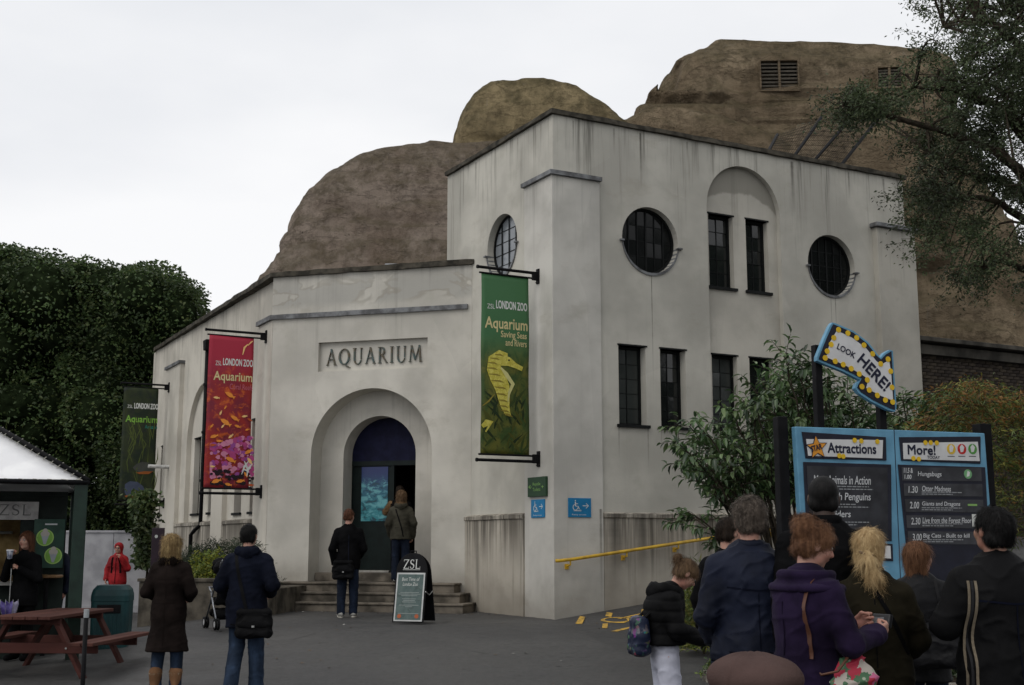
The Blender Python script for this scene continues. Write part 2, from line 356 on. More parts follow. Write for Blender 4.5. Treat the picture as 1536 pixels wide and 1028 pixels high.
def asphalt():
    t = NT('worn_asphalt'); X, Y, Z = t.xyz()[:3]
    big = t.noise(t.obj, .22, 5, .6); mid = t.noise(t.obj, 1.6, 5, .65); fn = t.noise(t.obj, 70, 3, .8); ag = t.vor(t.obj, 95)
    c = t.mix(t.rng(big, .36, .64), (.040, .040, .041), (.062, .061, .059))
    c = t.mix(t.m_('MULTIPLY', t.rng(mid, .45, .7), .5), c, (.072, .070, .066))
    c = t.mix(t.m_('MULTIPLY', t.rng(fn, .5, .66), .6), c, (.105, .10, .094))
    c = t.mix(t.m_('MULTIPLY', t.rng(ag, .16, .04), .3), c, (.15, .145, .135))
    ck = t.vor(t.map((.33, .33, .33), loc=(1.3, .4, 0)), 1, 'DISTANCE_TO_EDGE')
    ck2 = t.m_('MULTIPLY', t.rng(t.m_('ADD', ck, t.m_('MULTIPLY', t.m_('SUBTRACT', mid, .5), .07)), .008, .002), t.rng(big, .52, .6))
    c = t.mix(t.m_('MULTIPLY', ck2, .7), c, (.018, .018, .018))
    sp = t.m_('MULTIPLY', t.rng(t.vor(t.obj, 2.4), .045, .03), t.rng(t.noise(t.obj, .9, 2), .5, .6))      # trodden gum and grit
    c = t.mix(t.m_('MULTIPLY', sp, .5), c, (.2, .195, .185))
    c = t.mix(t.m_('MULTIPLY', t.rng(t.noise(t.obj, 16, 4, .7), .5, .64), .45), c, (.016, .016, .016)); pt2 = t.vor(t.map((.16, .22, 1), loc=(2, 1, 0)), 1, 'F1', 'Color'); c = t.mix(t.m_('MULTIPLY', t.rng(t.xyz(pt2)[0], .6, .62), .28), c, (.022, .022, .023))
    t.col(c); t.put(t.b.inputs['Roughness'], t.rng(mid, .4, .75, .55, .86)); t.b.inputs['Specular IOR Level'].default_value = .35
    t.bump(t.m_('ADD', t.m_('MULTIPLY', fn, .5), ag), .45, .006); return t.m
M_asph = asphalt()
# ------------------------------------------------------------------ ground
def axis(a, b, fine0, fine1, hf, hc):
    r = list(np.arange(fine0, fine1, hf)); x = fine0
    while x > a: x -= hc; hc2 = hc; r.insert(0, x)
    x = r[-1]
    while x < b: x += hc; r.append(x)
    return r
gx = axis(-160, 160, -12, 14, .25, 8); gy = axis(-20, 220, 2, 36, .25, 8)
gv = [(x, y, ground_z(x, y) if y > 0 else -.3) for y in gy for x in gx]; nx = len(gx)
gf = [(j * nx + i, j * nx + i + 1, (j + 1) * nx + i + 1, (j + 1) * nx + i) for j in range(len(gy) - 1) for i in range(nx - 1)]
tag(mesh_obj('ground', gv, gf, M_asph, smooth=True), kind='structure')
def on_ground(px, py):                   # follow the ray down to the ground sheet
    r = ray(px, py); lo = 1.
    t = 3.
    while t < 60:
        p = CAMP + r * t
        if p.z <= ground_z(p.x, p.y): return Vector((p.x, p.y, ground_z(p.x, p.y)))
        t += .02
    return p
# painted markings at the foot of the ramp
M_yel = M('worn_yellow_paint', (.50, .30, .045), .8, .3, .25, 9, .3, 80, c2=(.24, .16, .05))
mk = MB()
def paint(pxs, cx=None):
    ps = [on_ground(*p) + Vector((0, 0, .006)) for p in pxs]; mk.add(ps, [tuple(range(len(ps)))])
def pline(a, b, wpx=1.6):
    A = on_ground(*a); B_ = on_ground(*b); d = (B_ - A).normalized(); n = Vector((-d.y, d.x, 0)) * .04 * wpx; k = max(1, int((B_ - A).length / .25))
    for i in range(k):
        p = A.lerp(B_, i / k); q = A.lerp(B_, (i + 1) / k); ps = []
        for r_ in (p - n, q - n, q + n, p + n): ps.append(Vector((r_.x, r_.y, ground_z(r_.x, r_.y) + .006)))
        mk.add(ps, [(0, 1, 2, 3)])
paint([(863, 936), (870, 925), (878, 926), (873, 937)]); paint([(908, 925), (910, 919), (919, 920), (917, 926)])
paint([(903, 943), (904, 936), (912, 936), (911, 943)])
pline((921, 948), (963, 936), 1.3)
wh_ = [(924 + 20 * math.cos(a), 930.5 + 3.6 * math.sin(a)) for a in np.linspace(.5, 5.6, 14)]
for a_, b_ in zip(wh_[:-1], wh_[1:]): pline(a_, b_, .9)
pline((928, 929), (962, 921), 1.1); pline((941, 926), (946, 932), 1.0); pline((946, 932), (958, 930), 1.0); pline((915, 934), (938, 934.5), .9)
paint([(961, 943), (962, 915), (966, 914), (965, 941)])
tag(mk.build('painted_ramp_marking', M_yel, fix=False), 'worn yellow wheelchair symbol and dashes painted on the asphalt ramp', 'road marking')

# ------------------------------------------------------------------ the aquarium building
Q = math.sqrt(.5)
fR = lambda s, d, z: (s, d, z)
fL = lambda s, d, z: (d, s, z)
fB = lambda s, d, z: (-s * Q + d * Q, 3.4 + s * Q + d * Q, z)
fF = lambda s, d, z: (-3.12 + d, s, z)
bld = empty('aquarium_building', C0, ANG, 'cream rendered two storey aquarium building with round windows and an arched doorway', 'building')
def rect(x0, z0, x1, z1): return [(x0, z0), (x1, z0), (x1, z1), (x0, z1)]
def circ(cx, cz, r, n=40): return [(cx + r * math.cos(2 * math.pi * i / n), cz + r * math.sin(2 * math.pi * i / n)) for i in range(n)]
def archp(x0, z0, x1, zs, n=20):
    r = (x1 - x0) / 2; c = (x0 + x1) / 2
    return [(x0, z0), (x1, z0)] + [(c + r * math.cos(math.pi * i / n), zs + r * math.sin(math.pi * i / n)) for i in range(n + 1)]
lowin = [(1.43, 3.44, 2.04, 4.90), (2.36, 3.44, 2.95, 4.90)]
recw = [(3.65, 3.44, 4.27, 4.90), (4.57, 3.44, 5.17, 4.90), (3.65, 6.25, 4.26, 7.71), (4.58, 6.25, 5.14, 7.71)]
ARC = archp(3.54, 1.85, 5.38, 7.83)
slab('wall', rect(.06, -.4, 8.86, 9.1), [rect(*r) for r in lowin] + [circ(2.19, 6.97, .64), circ(6.72, 6.97, .64), ARC], .06, .42, fR, M_main, bld)
rp = slab('wall', ARC, [rect(*r) for r in recw], .17, .42, fR, M_rec, bld)
slab('wall', rect(.42, -.4, 4.24, 9.1), [circ(2.05, 7.05, .62)], .06, .42, fL, M_main, bld)
mb = MB(); mb.box((8.7, 2.33, 4.3), (.32, 3.8, 9.6)); mb.build('wall', M_main, bld)
mb = MB(); mb.box((4.45, 4.39, 4.6), (8.79, .3, 9.0)); mb.build('wall', M_main, bld)
mb = MB(); mb.box((4.45, 2.3, 8.75), (8.2, 3.9, .2)); mb.build('roof', M_cop, bld)
# copings
def poly_sweep(name, pts, w0, w1, z0, z1, mat, closed=False, jit=.006):
    """coping along a polyline in plan, from w0 (outside) to w1 (inside)"""
    mbx = MB(); P = [Vector((p[0], p[1], 0)) for p in pts]; n = len(P); row = []
    fine = []
    for i in range(n - 1):
        k = max(1, int((P[i + 1] - P[i]).length / .35)); fine += [(P[i].lerp(P[i + 1], j / k), i, j == 0) for j in range(k)]
    fine.append((P[-1], n - 2, True))
    V = []
    for p, i, cor in fine:
        d = (P[i + 1] - P[i]).normalized(); nn = Vector((-d.y, d.x, 0))
        if cor and 0 < i and p == P[i]:
            d0 = (P[i] - P[i - 1]).normalized(); n0 = Vector((-d0.y, d0.x, 0)); nn = (nn + n0); nn = nn / max(.3, nn.length_squared) * 2
        j = lambda: rnd.uniform(-jit, jit)
        V += [(p + nn * w0 + Vector((j(), j(), z0 + j()))), (p + nn * w0 + Vector((j(), j(), z1 + j()))), (p + nn * w1 + Vector((0, 0, z1 + j()))), (p + nn * w1 + Vector((0, 0, z0)))]
    m = len(fine)
    F = [(4 * i + a, 4 * i + (a + 1) % 4, 4 * i + 4 + (a + 1) % 4, 4 * i + 4 + a) for i in range(m - 1) for a in range(4)] + [(0, 1, 2, 3), (4 * m - 4, 4 * m - 1, 4 * m - 2, 4 * m - 3)]
    mbx.add(V, F); return mbx.build(name, mat, bld)
poly_sweep('coping', [(.06, 4.54), (.06, .06), (8.86, .06), (8.86, 4.5)], -.07, .4, 9.1, 9.19, M_cop, jit=.012)
poly_sweep('coping', [(-3.12 + .12, 18.2), (-3.12 + .0, 6.52), (.0, 3.4), (.1, 3.3)], -.08, .4, 6.92, 7.02, M_cop, jit=.012)
poly_sweep('string_course', [(-3.12, 7.5), (-3.12, 6.52), (0, 3.4)], -.06, .05, 6.0, 6.10, M_lead, jit=.003)
poly_sweep('lead_cap', [(.0, 1.07), (0, 0), (1.05, 0)], -.06, .07, 7.93, 8.01, M_lead, jit=.003)
# corner piers
mb = MB(); fp = [(0, 0), (1.03, 0), (1.03, .08), (.08, .08), (.08, 1.05), (0, 1.05)]
mb.add([(x, y, -.4) for x, y in fp] + [(x, y, 7.93) for x, y in fp], [tuple(range(6)), tuple(range(11, 5, -1))] + [(i, i + 6, (i + 1) % 6 + 6, (i + 1) % 6) for i in range(6)])
mb.build('corner_pier', M_pil, bld, bevel=.012)
mb = MB(); fp = [(7.9, .1), (7.9, -.08), (9.0, -.08), (9.0, 1.05), (8.8, 1.05), (8.8, .1)]
mb.add([(x, y, -.4) for x, y in fp] + [(x, y, 7.9) for x, y in fp], [tuple(range(6)), tuple(range(11, 5, -1))] + [(i, i + 6, (i + 1) % 6 + 6, (i + 1) % 6) for i in range(6)])
mb.build('corner_pier', stucco('render_shaded_pier', 7.9, base=(.42, .40, .35), streak=.4, dirt=.3), bld, bevel=.012)  # tree shade put into a darker copy of the pier render
mb = MB(); mb.box((8.45, .42, 7.95), (1.24, 1.16, .09)); mb.build('lead_cap', M_lead, bld, bevel=.01)
# plinth with its sloping ledge
def plinth(fn, s0, s1, d, z1, name='plinth'):
    m = MB(); prof = [(-.4, d), (z1 - .1, d), (z1 - .085, d - .03), (z1 - .02, d - .03), (z1 + .02, d + .1), (z1 + .02, d + .2), (-.4, d + .2)]
    k = max(2, int((s1 - s0) / .3)); V = []
    for i in range(k + 1):
        s = s0 + (s1 - s0) * i / k
        for (z, dd) in prof: V.append(fn(s, dd + (rnd.uniform(-.006, .006) if z > 0 else 0), z + rnd.uniform(-.004, .004)))
    n = len(prof); F = [(i * n + a, i * n + (a + 1) % n, (i + 1) * n + (a + 1) % n, (i + 1) * n + a) for i in range(k) for a in range(n)] + [tuple(range(n)), tuple(range((k + 1) * n - 1, k * n - 1, -1))]
    m.add(V, F); return m.build(name, M_dado, bld)
plinth(fR, 1.03, 7.9, .0, 1.84); plinth(fL, 1.05, 3.42, -.03, 1.83); plinth(fF, 7.5, 10.0, .05, 1.82); plinth(fF, 10.9, 14.6, .05, 1.82); plinth(fF, 16.2, 18.1, .05, 1.82)
# windows ----------------------------------------------------------
def clipc(poly, cx, cz, r):
    """rectangle cell clipped to a circle"""
    out = poly
    for k in range(24):
        a = 2 * math.pi * k / 24; nx_, nz_ = math.cos(a), math.sin(a); lim = cx * nx_ + cz * nz_ + r; new = []
        for i in range(len(out)):
            p, q = out[i], out[(i + 1) % len(out)]; dp = p[0] * nx_ + p[1] * nz_ - lim; dq = q[0] * nx_ + q[1] * nz_ - lim
            if dp <= 0: new.append(p)
            if dp * dq < 0: t = dp / (dp - dq); new.append((p[0] + (q[0] - p[0]) * t, p[1] + (q[1] - p[1]) * t))
        out = new
        if len(out) < 3: return None
    return out
def pane(poly, d, fn, gm, par):
    cx = sum(p[0] for p in poly) / len(poly); cz = sum(p[1] for p in poly) / len(poly)
    tx, tz = rnd.gauss(0, .014), rnd.gauss(0, .014); mbp = MB()
    v = [fn(x, d + (x - cx) * tx + (z - cz) * tz, z) for x, z in poly]; v2 = [fn(x, d + .006, z) for x, z in poly]; n = len(poly)
    mbp.add(v + v2, [tuple(range(n)), tuple(range(2 * n - 1, n - 1, -1))] + [(i, i + n, (i + 1) % n + n, (i + 1) % n) for i in range(n)])
    return mbp.build('pane', gm, par)
def window(x0, z0, x1, z1, fn, d, cols=2, rows=5, fm=None, gm=None, sill=True, proud=.1, fw=.045, d0=0):
    fm = fm or M_frame; gm = gm or M_glass; m = MB()
    m.prism(rect(x0, z0, x0 + fw, z1), d, d + .07, fn); m.prism(rect(x1 - fw, z0, x1, z1), d, d + .07, fn)
    m.prism(rect(x0 + fw, z0, x1 - fw, z0 + fw), d + .002, d + .07, fn); m.prism(rect(x0 + fw, z1 - fw, x1 - fw, z1), d + .002, d + .07, fn)
    wo = m.build('window', fm, bld)
    ix0, ix1, iz0, iz1 = x0 + fw, x1 - fw, z0 + fw, z1 - fw; b = .009
    for i in range(1, cols):
        m = MB(); x = ix0 + (ix1 - ix0) * i / cols; m.prism(rect(x - b, iz0, x + b, iz1), d + .02, d + .045, fn); m.build('glazing_bar', fm, wo)
    for j in range(1, rows):
        m = MB(); z = iz0 + (iz1 - iz0) * j / rows; m.prism(rect(ix0, z - b * .7, ix1, z + b * .7), d + .022, d + .043, fn); m.build('glazing_bar', fm, wo)
    for i in range(cols):
        for j in range(rows):
            pane(rect(ix0 + (ix1 - ix0) * i / cols, iz0 + (iz1 - iz0) * j / rows, ix0 + (ix1 - ix0) * (i + 1) / cols, iz0 + (iz1 - iz0) * (j + 1) / rows), d + .03, fn, gm, wo)
    if sill:
        m = MB(); m.prism(rect(x0 - .05, z0 - .055, x1 + .05, z0), d0 - .05, d + .07, fn); m.build('sill', M_frame, wo)
        m = MB(); m.prism(rect(x0 - .02, z1, x1 + .03, z1 + .03), d0 - .012, d, fn); m.build('lintel', M_frame, wo)
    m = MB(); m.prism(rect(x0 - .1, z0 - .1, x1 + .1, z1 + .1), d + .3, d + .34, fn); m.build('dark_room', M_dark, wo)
    return wo
def round_window(cx, cz, r, fn, d, fm, gm, vb=5, hb=3, crescent=True, hgrid=None):
    v, f = holed(circ(cx, cz, r), [circ(cx, cz, r - .045)], .07); m = MB(); m.add([fn(x, d + z, y) for x, y, z in v], f); wo = m.build('round_window', fm, bld)
    ir = r - .045
    for i in range(1, vb + 1):
        x = cx - ir + 2 * ir * i / (vb + 1); h = math.sqrt(max(0, ir * ir - (x - cx) ** 2)); m = MB(); k = .016 if i % 2 else .009
        m.prism(rect(x - k, cz - h, x + k, cz + h), d + .01, d + .04, fn); m.build('glazing_bar', fm, wo)
    for j in range(1, hb + 1):
        z = cz - ir + 2 * ir * j / (hb + 1); h = math.sqrt(max(0, ir * ir - (z - cz) ** 2)); m = MB()
        m.prism(rect(cx - h, z - .007, cx + h, z + .007), d + .02, d + .035, fn); m.build('glazing_bar', fm, wo)
    for i in range(vb + 1):
        for j in range(hb + 1):
            c = clipc(rect(cx - ir + 2 * ir * i / (vb + 1), cz - ir + 2 * ir * j / (hb + 1), cx - ir + 2 * ir * (i + 1) / (vb + 1), cz - ir + 2 * ir * (j + 1) / (hb + 1)), cx, cz, ir + .01)
            if c: pane(c, d + .03, fn, gm, wo)
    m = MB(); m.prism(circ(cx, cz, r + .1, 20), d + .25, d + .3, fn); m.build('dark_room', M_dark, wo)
    if crescent:                           # pale drip lip round the lower half
        m = MB(); n = 20; A = [math.radians(188 + 164 * i / n) for i in range(n + 1)]
        outer = [(cx + (r + .012 + .04 * math.sin(math.pi * i / n)) * math.cos(a), cz + (r + .012 + .04 * math.sin(math.pi * i / n)) * math.sin(a)) for i, a in enumerate(A)]
        inner = [(cx + r * math.cos(a), cz + r * math.sin(a)) for a in A]
        for i in range(n): m.prism([inner[i], inner[i + 1], outer[i + 1], outer[i]], .035, .2, fn)
        m.prism(rect(cx - r - .06, cz - .09, cx - r + .02, cz - .06), .0, .1, fn); m.prism(rect(cx + r - .03, cz - .12, cx + r + .07, cz - .09), .0, .1, fn)
        m.build('drip_lip', M_lead, wo)
    return wo
for r in lowin: window(*r, fR, .24, 2, 5, gm=M_glass3 if r[0] < 2 else M_glass, d0=.06)
for i, r in enumerate(recw): window(*r, fR, .30, 2, 5, gm=M_glass3 if i == 0 else M_glass, d0=.17)
round_window(2.19, 6.97, .64, fR, .2, M_frame, M_glassd); round_window(6.72, 6.97, .64, fR, .2, M_frame, M_glassd)
M_wf = M('white_painted_frame', (.55, .55, .53), .5, .4)
round_window(2.05, 7.05, .62, fL, .2, M_frame, M_glass2, 3, 4, True)  # pale pane colour stands in for the reflected sky
# entrance bay
slab('wall', rect(-.08, -.4, 4.41, 6.93), [archp(.75, .0, 3.42, 3.12, 30), rect(.87, 4.84, 3.31, 5.46)], 0, .5, fB, M_bay, bld)
slab('wall', rect(.8, 4.78, 3.38, 5.5), [], .10, .3, fB, M_bay, bld)
slab('wall', rect(.5, -.1, 3.7, 4.7), [archp(1.29, .3, 2.91, 3.12, 30)], .5, .95, fB, M_nic, bld)
serif_word(bld, 'AQUARIUM', 0, 4.98, 2.14, .34, M('verdigris_letter', (.035, .06, .058), .5, .5, .4, 9, c2=(.10, .075, .04)), .06, .105, lambda a, d, z: fB(3.16 - a, d, z), gap=.2)
# door, transom and poster
M_door = M('dark_green_door', (.006, .012, .011), .5, .2); M_navy = M('navy_transom_panel', (.010, .011, .034), .6, .12)
def bsz(px, py, d):                       # photo pixel -> (s, z) on the plane d behind the bay wall
    n = UA * Q + UB * Q; o = ab(0, 3.4) + n * d; p = on_plane(px, py, o, n) - ab(0, 3.4); return p.dot(-UA * Q + UB * Q), p.z
m = MB(); m.prism(archp(1.2, 3.02, 3.0, 3.12, 24), .97, 1.02, fB); tr = m.build('transom', M_navy, bld)
m = MB(); m.prism(rect(1.2, 2.92, 3.0, 3.02), .94, 1.03, fB); m.build('transom_rail', M_door, bld)
m = MB(); m.prism(rect(2.02, .7, 2.98, 2.92), .99, 1.04, fB); door = m.build('door', M_door, bld)
s0, z0 = bsz(541, 782, .97); s1, z1 = bsz(582, 700, .97)
def poster_mat():
    t = NT('underwater_poster'); Z = t.xyz()[2]; g = t.rng(Z, 1.85, 2.85)
    c = t.mix(g, (.02, .17, .20), (.008, .02, .10)); n = t.noise(t.map((3, 3, 5)), 1.6, 5, .6, .6)
    c = t.mix(t.m_('MULTIPLY', t.rng(n, .47, .6), t.rng(Z, 2.75, 2.5)), c, (.10, .30, .33)); c = t.mix(t.m_('MULTIPLY', t.rng(n, .47, .40), t.rng(Z, 2.7, 2.5)), c, (.008, .05, .07))
    t.col(c); t.rough(.3, .5); t.put(t.b.inputs['Emission Color'], c); t.b.inputs['Emission Strength'].default_value = .12; return t.m  # the print also emits faintly in its own colours
m = MB(); m.prism(rect(s1, z0, s0, z1), .975, .985, fB); m.build('door_poster', poster_mat(), door)
m = MB(); m.prism(rect(1.95, .7, 2.02, 2.92), .96, 1.05, fB); m.prism(rect(2.9, .7, 2.98, 2.92), .96, .985, fB); m.build('door_frame', M_door, bld)
m = MB(); m.prism(rect(2.0, .70, 2.9, .74), .86, .98, fB); m.build('threshold', M('worn_metal_strip', (.35, .34, .31), .5), bld)
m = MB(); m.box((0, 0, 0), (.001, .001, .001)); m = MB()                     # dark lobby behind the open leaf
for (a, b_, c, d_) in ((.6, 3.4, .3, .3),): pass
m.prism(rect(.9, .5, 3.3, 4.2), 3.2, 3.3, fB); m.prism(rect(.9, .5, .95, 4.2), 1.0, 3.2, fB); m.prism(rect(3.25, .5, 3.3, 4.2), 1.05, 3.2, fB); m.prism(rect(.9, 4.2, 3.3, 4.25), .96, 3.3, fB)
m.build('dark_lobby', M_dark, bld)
M_stone = M('worn_step_stone', (.145, .125, .10), .85, .25, .3, 2.5, .6, 50, c2=(.055, .048, .038))
for (sa, sb, dd, zt, zb) in ((-.30, 4.62, -1.12, .175, -.35), (-.12, 4.42, -.78, .35, .17), (.12, 3.85, -.42, .53, .345)):
    m = MB(); k = 14
    for i in range(k):                    # each tread is laid in lengths with slightly worn noses
        x0 = sa + (sb - sa) * i / k; x1 = sa + (sb - sa) * (i + 1) / k
    m.prism(rect(sa, zb, sb, zt - .04), dd + .02, .0, fB); m.prism(rect(sa - .02, zt - .04, sb + .02, zt), dd - .01 , .0, fB)
    m.build('step', M_stone, bld, bevel=.012)
m = MB(); m.prism(rect(.76, .2, 3.41, .53), -.01, .55, fB); m.prism(rect(.76, .53, 3.41, .70), .3, .55, fB); m.prism(rect(1.25, .3, 2.95, .70), .54, 3.2, fB); m.build('step', M_stone, bld, bevel=.01)
# side range
fw_ = [(7.72, 1.98, 8.12, 4.0), (8.78, 1.98, 9.35, 4.1)]
aw = [(11.35, 2.05, 12.05, 3.98), (12.98, 2.05, 13.62, 3.98)]
FARC = archp(10.95, 1.82, 14.0, 3.8, 26)
slab('wall', rect(6.52, -.6, 18.2, 6.93), [rect(*r) for r in fw_] + [rect(16.35, 2.05, 16.9, 4.0), FARC], .12, .5, fF, M_side, bld)
slab('wall', FARC, [rect(*r) for r in aw], .24, .5, fF, M_side, bld)
for (a, b_, zt) in ((6.5, 7.5, 6.0), (9.95, 10.9, 6.0), (14.6, 16.2, 6.1)):
    m = MB(); m.prism(rect(a, -.6, b_, zt), 0, .13, fF); m.build('pier', M_side, bld, bevel=.01)
    if a > 7: m = MB(); m.prism(rect(a - .05, zt, b_ + .05, zt + .08), -.05, .14, fF); m.build('lead_cap', M_lead, bld)
for r in fw_ + [(16.35, 2.05, 16.9, 4.0)]: window(*r, fF, .3, 1, 4, d0=.12)
for r in aw: window(*r, fF, .38, 1, 4, d0=.24)
m = MB(); m.box((-1.2, 18.3, 3.2), (3.6, .3, 7.4)); m.build('wall', M_side, bld)
m = MB(); m.add([fB(0, .3, 6.85), fB(4.4, .3, 6.85), (-2.9, 18.1, 6.85), (8, 18.1, 6.85), (8, 4.3, 6.85), (.2, 4.3, 6.85)], [(0, 1, 2, 3, 4, 5)]); m.build('roof', M_cop, bld, fix=False)
m = MB(); m.tube([fF(12.0, .05, 6.15), fF(12.0, .05, 1.75), fF(12.2, -.05, 1.6), fF(12.3, -.10, 1.5), fF(12.3, -.10, -.3)], .05, 10)
dp = m.build('downpipe', M_blk, bld, smooth=True); m = MB()
m.prism([(11.9, 6.1), (12.1, 6.1), (12.16, 6.36), (11.84, 6.36)], -.03, .12, fF); m.build('hopper', M_blk, dp, bevel=.01)
for z in (5.2, 4.0, 2.8): m = MB(); m.lathe([(.07, 0), (.07, .06)], fF(12.0, .05, z), 12); m.build('collar', M_blk, dp)
m = MB(); m.tube([fF(15.4, .0, 3.35), fF(15.4, -.55, 3.35)], .05, 8); m.build('wall_pipe', M_wf, bld)
# thin rail on the bay roof
p = at(578, 397, 27.2); q = at(699, 396, 25.6)
m = MB(); m.tube([p, q], .02, 6); m.tube([p + Vector((0, 0, -.16)), q + Vector((0, 0, -.16))], .012, 6)
for i in range(7): c = p.lerp(q, i / 6); m.tube([c, c - Vector((0, 0, .3))], .012, 6)
tag(m.build('roof_rail', M('galvanised_steel', (.3, .31, .32), .4, .5, metal=.6)), 'thin grey rail lying along the roof above the aquarium lettering', 'rail')

# brick range on the right with its concrete band
br = empty('brick_wall', ab(8.9, .8), ANG, 'dark brown brick wall with a concrete band at the right of the building', 'wall')
M_mort = M('old_mortar', (.062, .055, .046), .95, .1, .2, 20); M_conc = M('stained_concrete', (.07, .064, .054), .9, .2, .3, 2, .5, 30, c2=(.03, .028, .024), stretch=(1, 1, .6))
m = MB(); m.box((6, .25, 2.4), (12, .3, 6.2)); m.build('mortar_backing', M_mort, br)
m = MB(); m.box((6.05, .0, 5.76), (12.1, .5, .10)); m.box((6.05, .08, 5.55), (12.1, .36, .22)); m.build('concrete_band', M_conc, br, bevel=.01)
bmats = [M('brown_brick', (.052, .042, .034), .9, .15, .25, 12, .5, 60), M('dark_brick', (.036, .029, .025), .9, .15, .25, 12, .5, 60), M('ochre_brick', (.066, .053, .040), .9, .15, .25, 12, .5, 60)]
bms = []
for k in range(6):
    m = MB(); m.box((0, 0, 0), (.213, .1, .064)); o_ = m.build('brick', bmats[k % 3], None, bevel=0); me_ = o_.data; bpy.data.objects.remove(o_); bms.append(me_)
rest = MB(); cnt = 0
for row in range(0, 76):
    z = 5.40 - row * .075
    for i in range(54):
        x = .1 + i * .224 + (.112 if row % 2 else 0); d = .06 + rnd.uniform(-.006, .004)
        if cnt < 300 and x < 4.4 and row < 17:
            o_ = bpy.data.objects.new('brick', bms[rnd.randrange(6)]); o_.location = (x, d + .03, z); o_.rotation_euler = (0, rnd.uniform(-.01, .01), rnd.uniform(-.01, .01)); link(o_, br); cnt += 1
        else: rest.cur = rnd.randrange(3); rest.box((x, d + .03, z), (.213, .1, .064))
tag(rest.build('brick_courses', None, br, mats=bmats, fix=False), kind='stuff')

# ------------------------------------------------------------------ the artificial rock mountains
def rock_mat(name, c1, c2, c3, moss=(.035, .034, .014), mossk=.8):
    t = NT(name); X, Y, Z = t.xyz()[:3]
    geo = t.n('ShaderNodeNewGeometry'); N = t.xyz(geo.outputs['Normal'])
    a = t.noise(t.obj, .28, 6, .6, .2); b = t.noise(t.map((1, 1, .8)), 1.6, 10, .74, 0); f = t.noise(t.obj, 5.5, 6, .75); st = t.noise(t.map((2.4, 2.4, .12)), 1, 5, .7)
    c = t.mix(t.rng(a, .38, .62), c1, c2); c = t.mix(t.m_('MULTIPLY', t.rng(b, .42, .68), .75), c, c3)
    c = t.mix(t.m_('MULTIPLY', t.rng(st, .5, .7), .45), c, tuple(x * .45 for x in c1)); c = t.mix(t.m_('MULTIPLY', t.rng(f, .54, .74), .4), c, tuple(x * .45 for x in c1))
    pt = t.noise(t.obj, 2.6, 9, .82, 0); c = t.mix(t.m_('MULTIPLY', t.rng(pt, .60, .66), .75), c, (.018, .015, .010))
    cn = t.noise(t.map((1, 1, 2.2), loc=(7, 1, 2)), .6, 8, .6, .1); crk = t.rng(t.m_('ABSOLUTE', t.m_('SUBTRACT', cn, .5)), .0, .022); c = t.mix(t.m_('MULTIPLY', t.m_('SUBTRACT', 1, crk), t.m_('MULTIPLY', t.rng(a, .5, .66), .35)), c, (.035, .028, .02))
    pale = t.noise(t.map((3, 3, .22), loc=(5, 0, 3)), 1, 4, .7); c = t.mix(t.m_('MULTIPLY', t.rng(pale, .6, .78), .3), c, (.30, .28, .25))
    mu = t.m_('MULTIPLY', t.rng(t.m_('ADD', N[2], t.m_('MULTIPLY', t.m_('SUBTRACT', b, .5), 1.2)), .18, .62), mossk)
    c = t.mix(mu, c, t.mix(t.rng(f, .4, .6), moss, (.085, .072, .03)))
    t.col(c); t.rough(.95, .12); t.bump(t.m_('ADD', t.m_('MULTIPLY', b, 1.4), t.m_('ADD', t.m_('MULTIPLY', f, .5), t.m_('ADD', t.m_('MULTIPLY', pt, .9), t.m_('MULTIPLY', crk, .25)))), 1.0, .22); return t.m
MR1 = rock_mat('mauve_brown_rock', (.255, .197, .152), (.365, .30, .245), (.155, .118, .088), mossk=.45)
MR2 = rock_mat('ochre_rock', (.23, .18, .10), (.38, .30, .17), (.135, .108, .065), mossk=.5)
MR3 = rock_mat('brown_rock', (.205, .155, .10), (.32, .25, .165), (.12, .093, .062), mossk=.4)
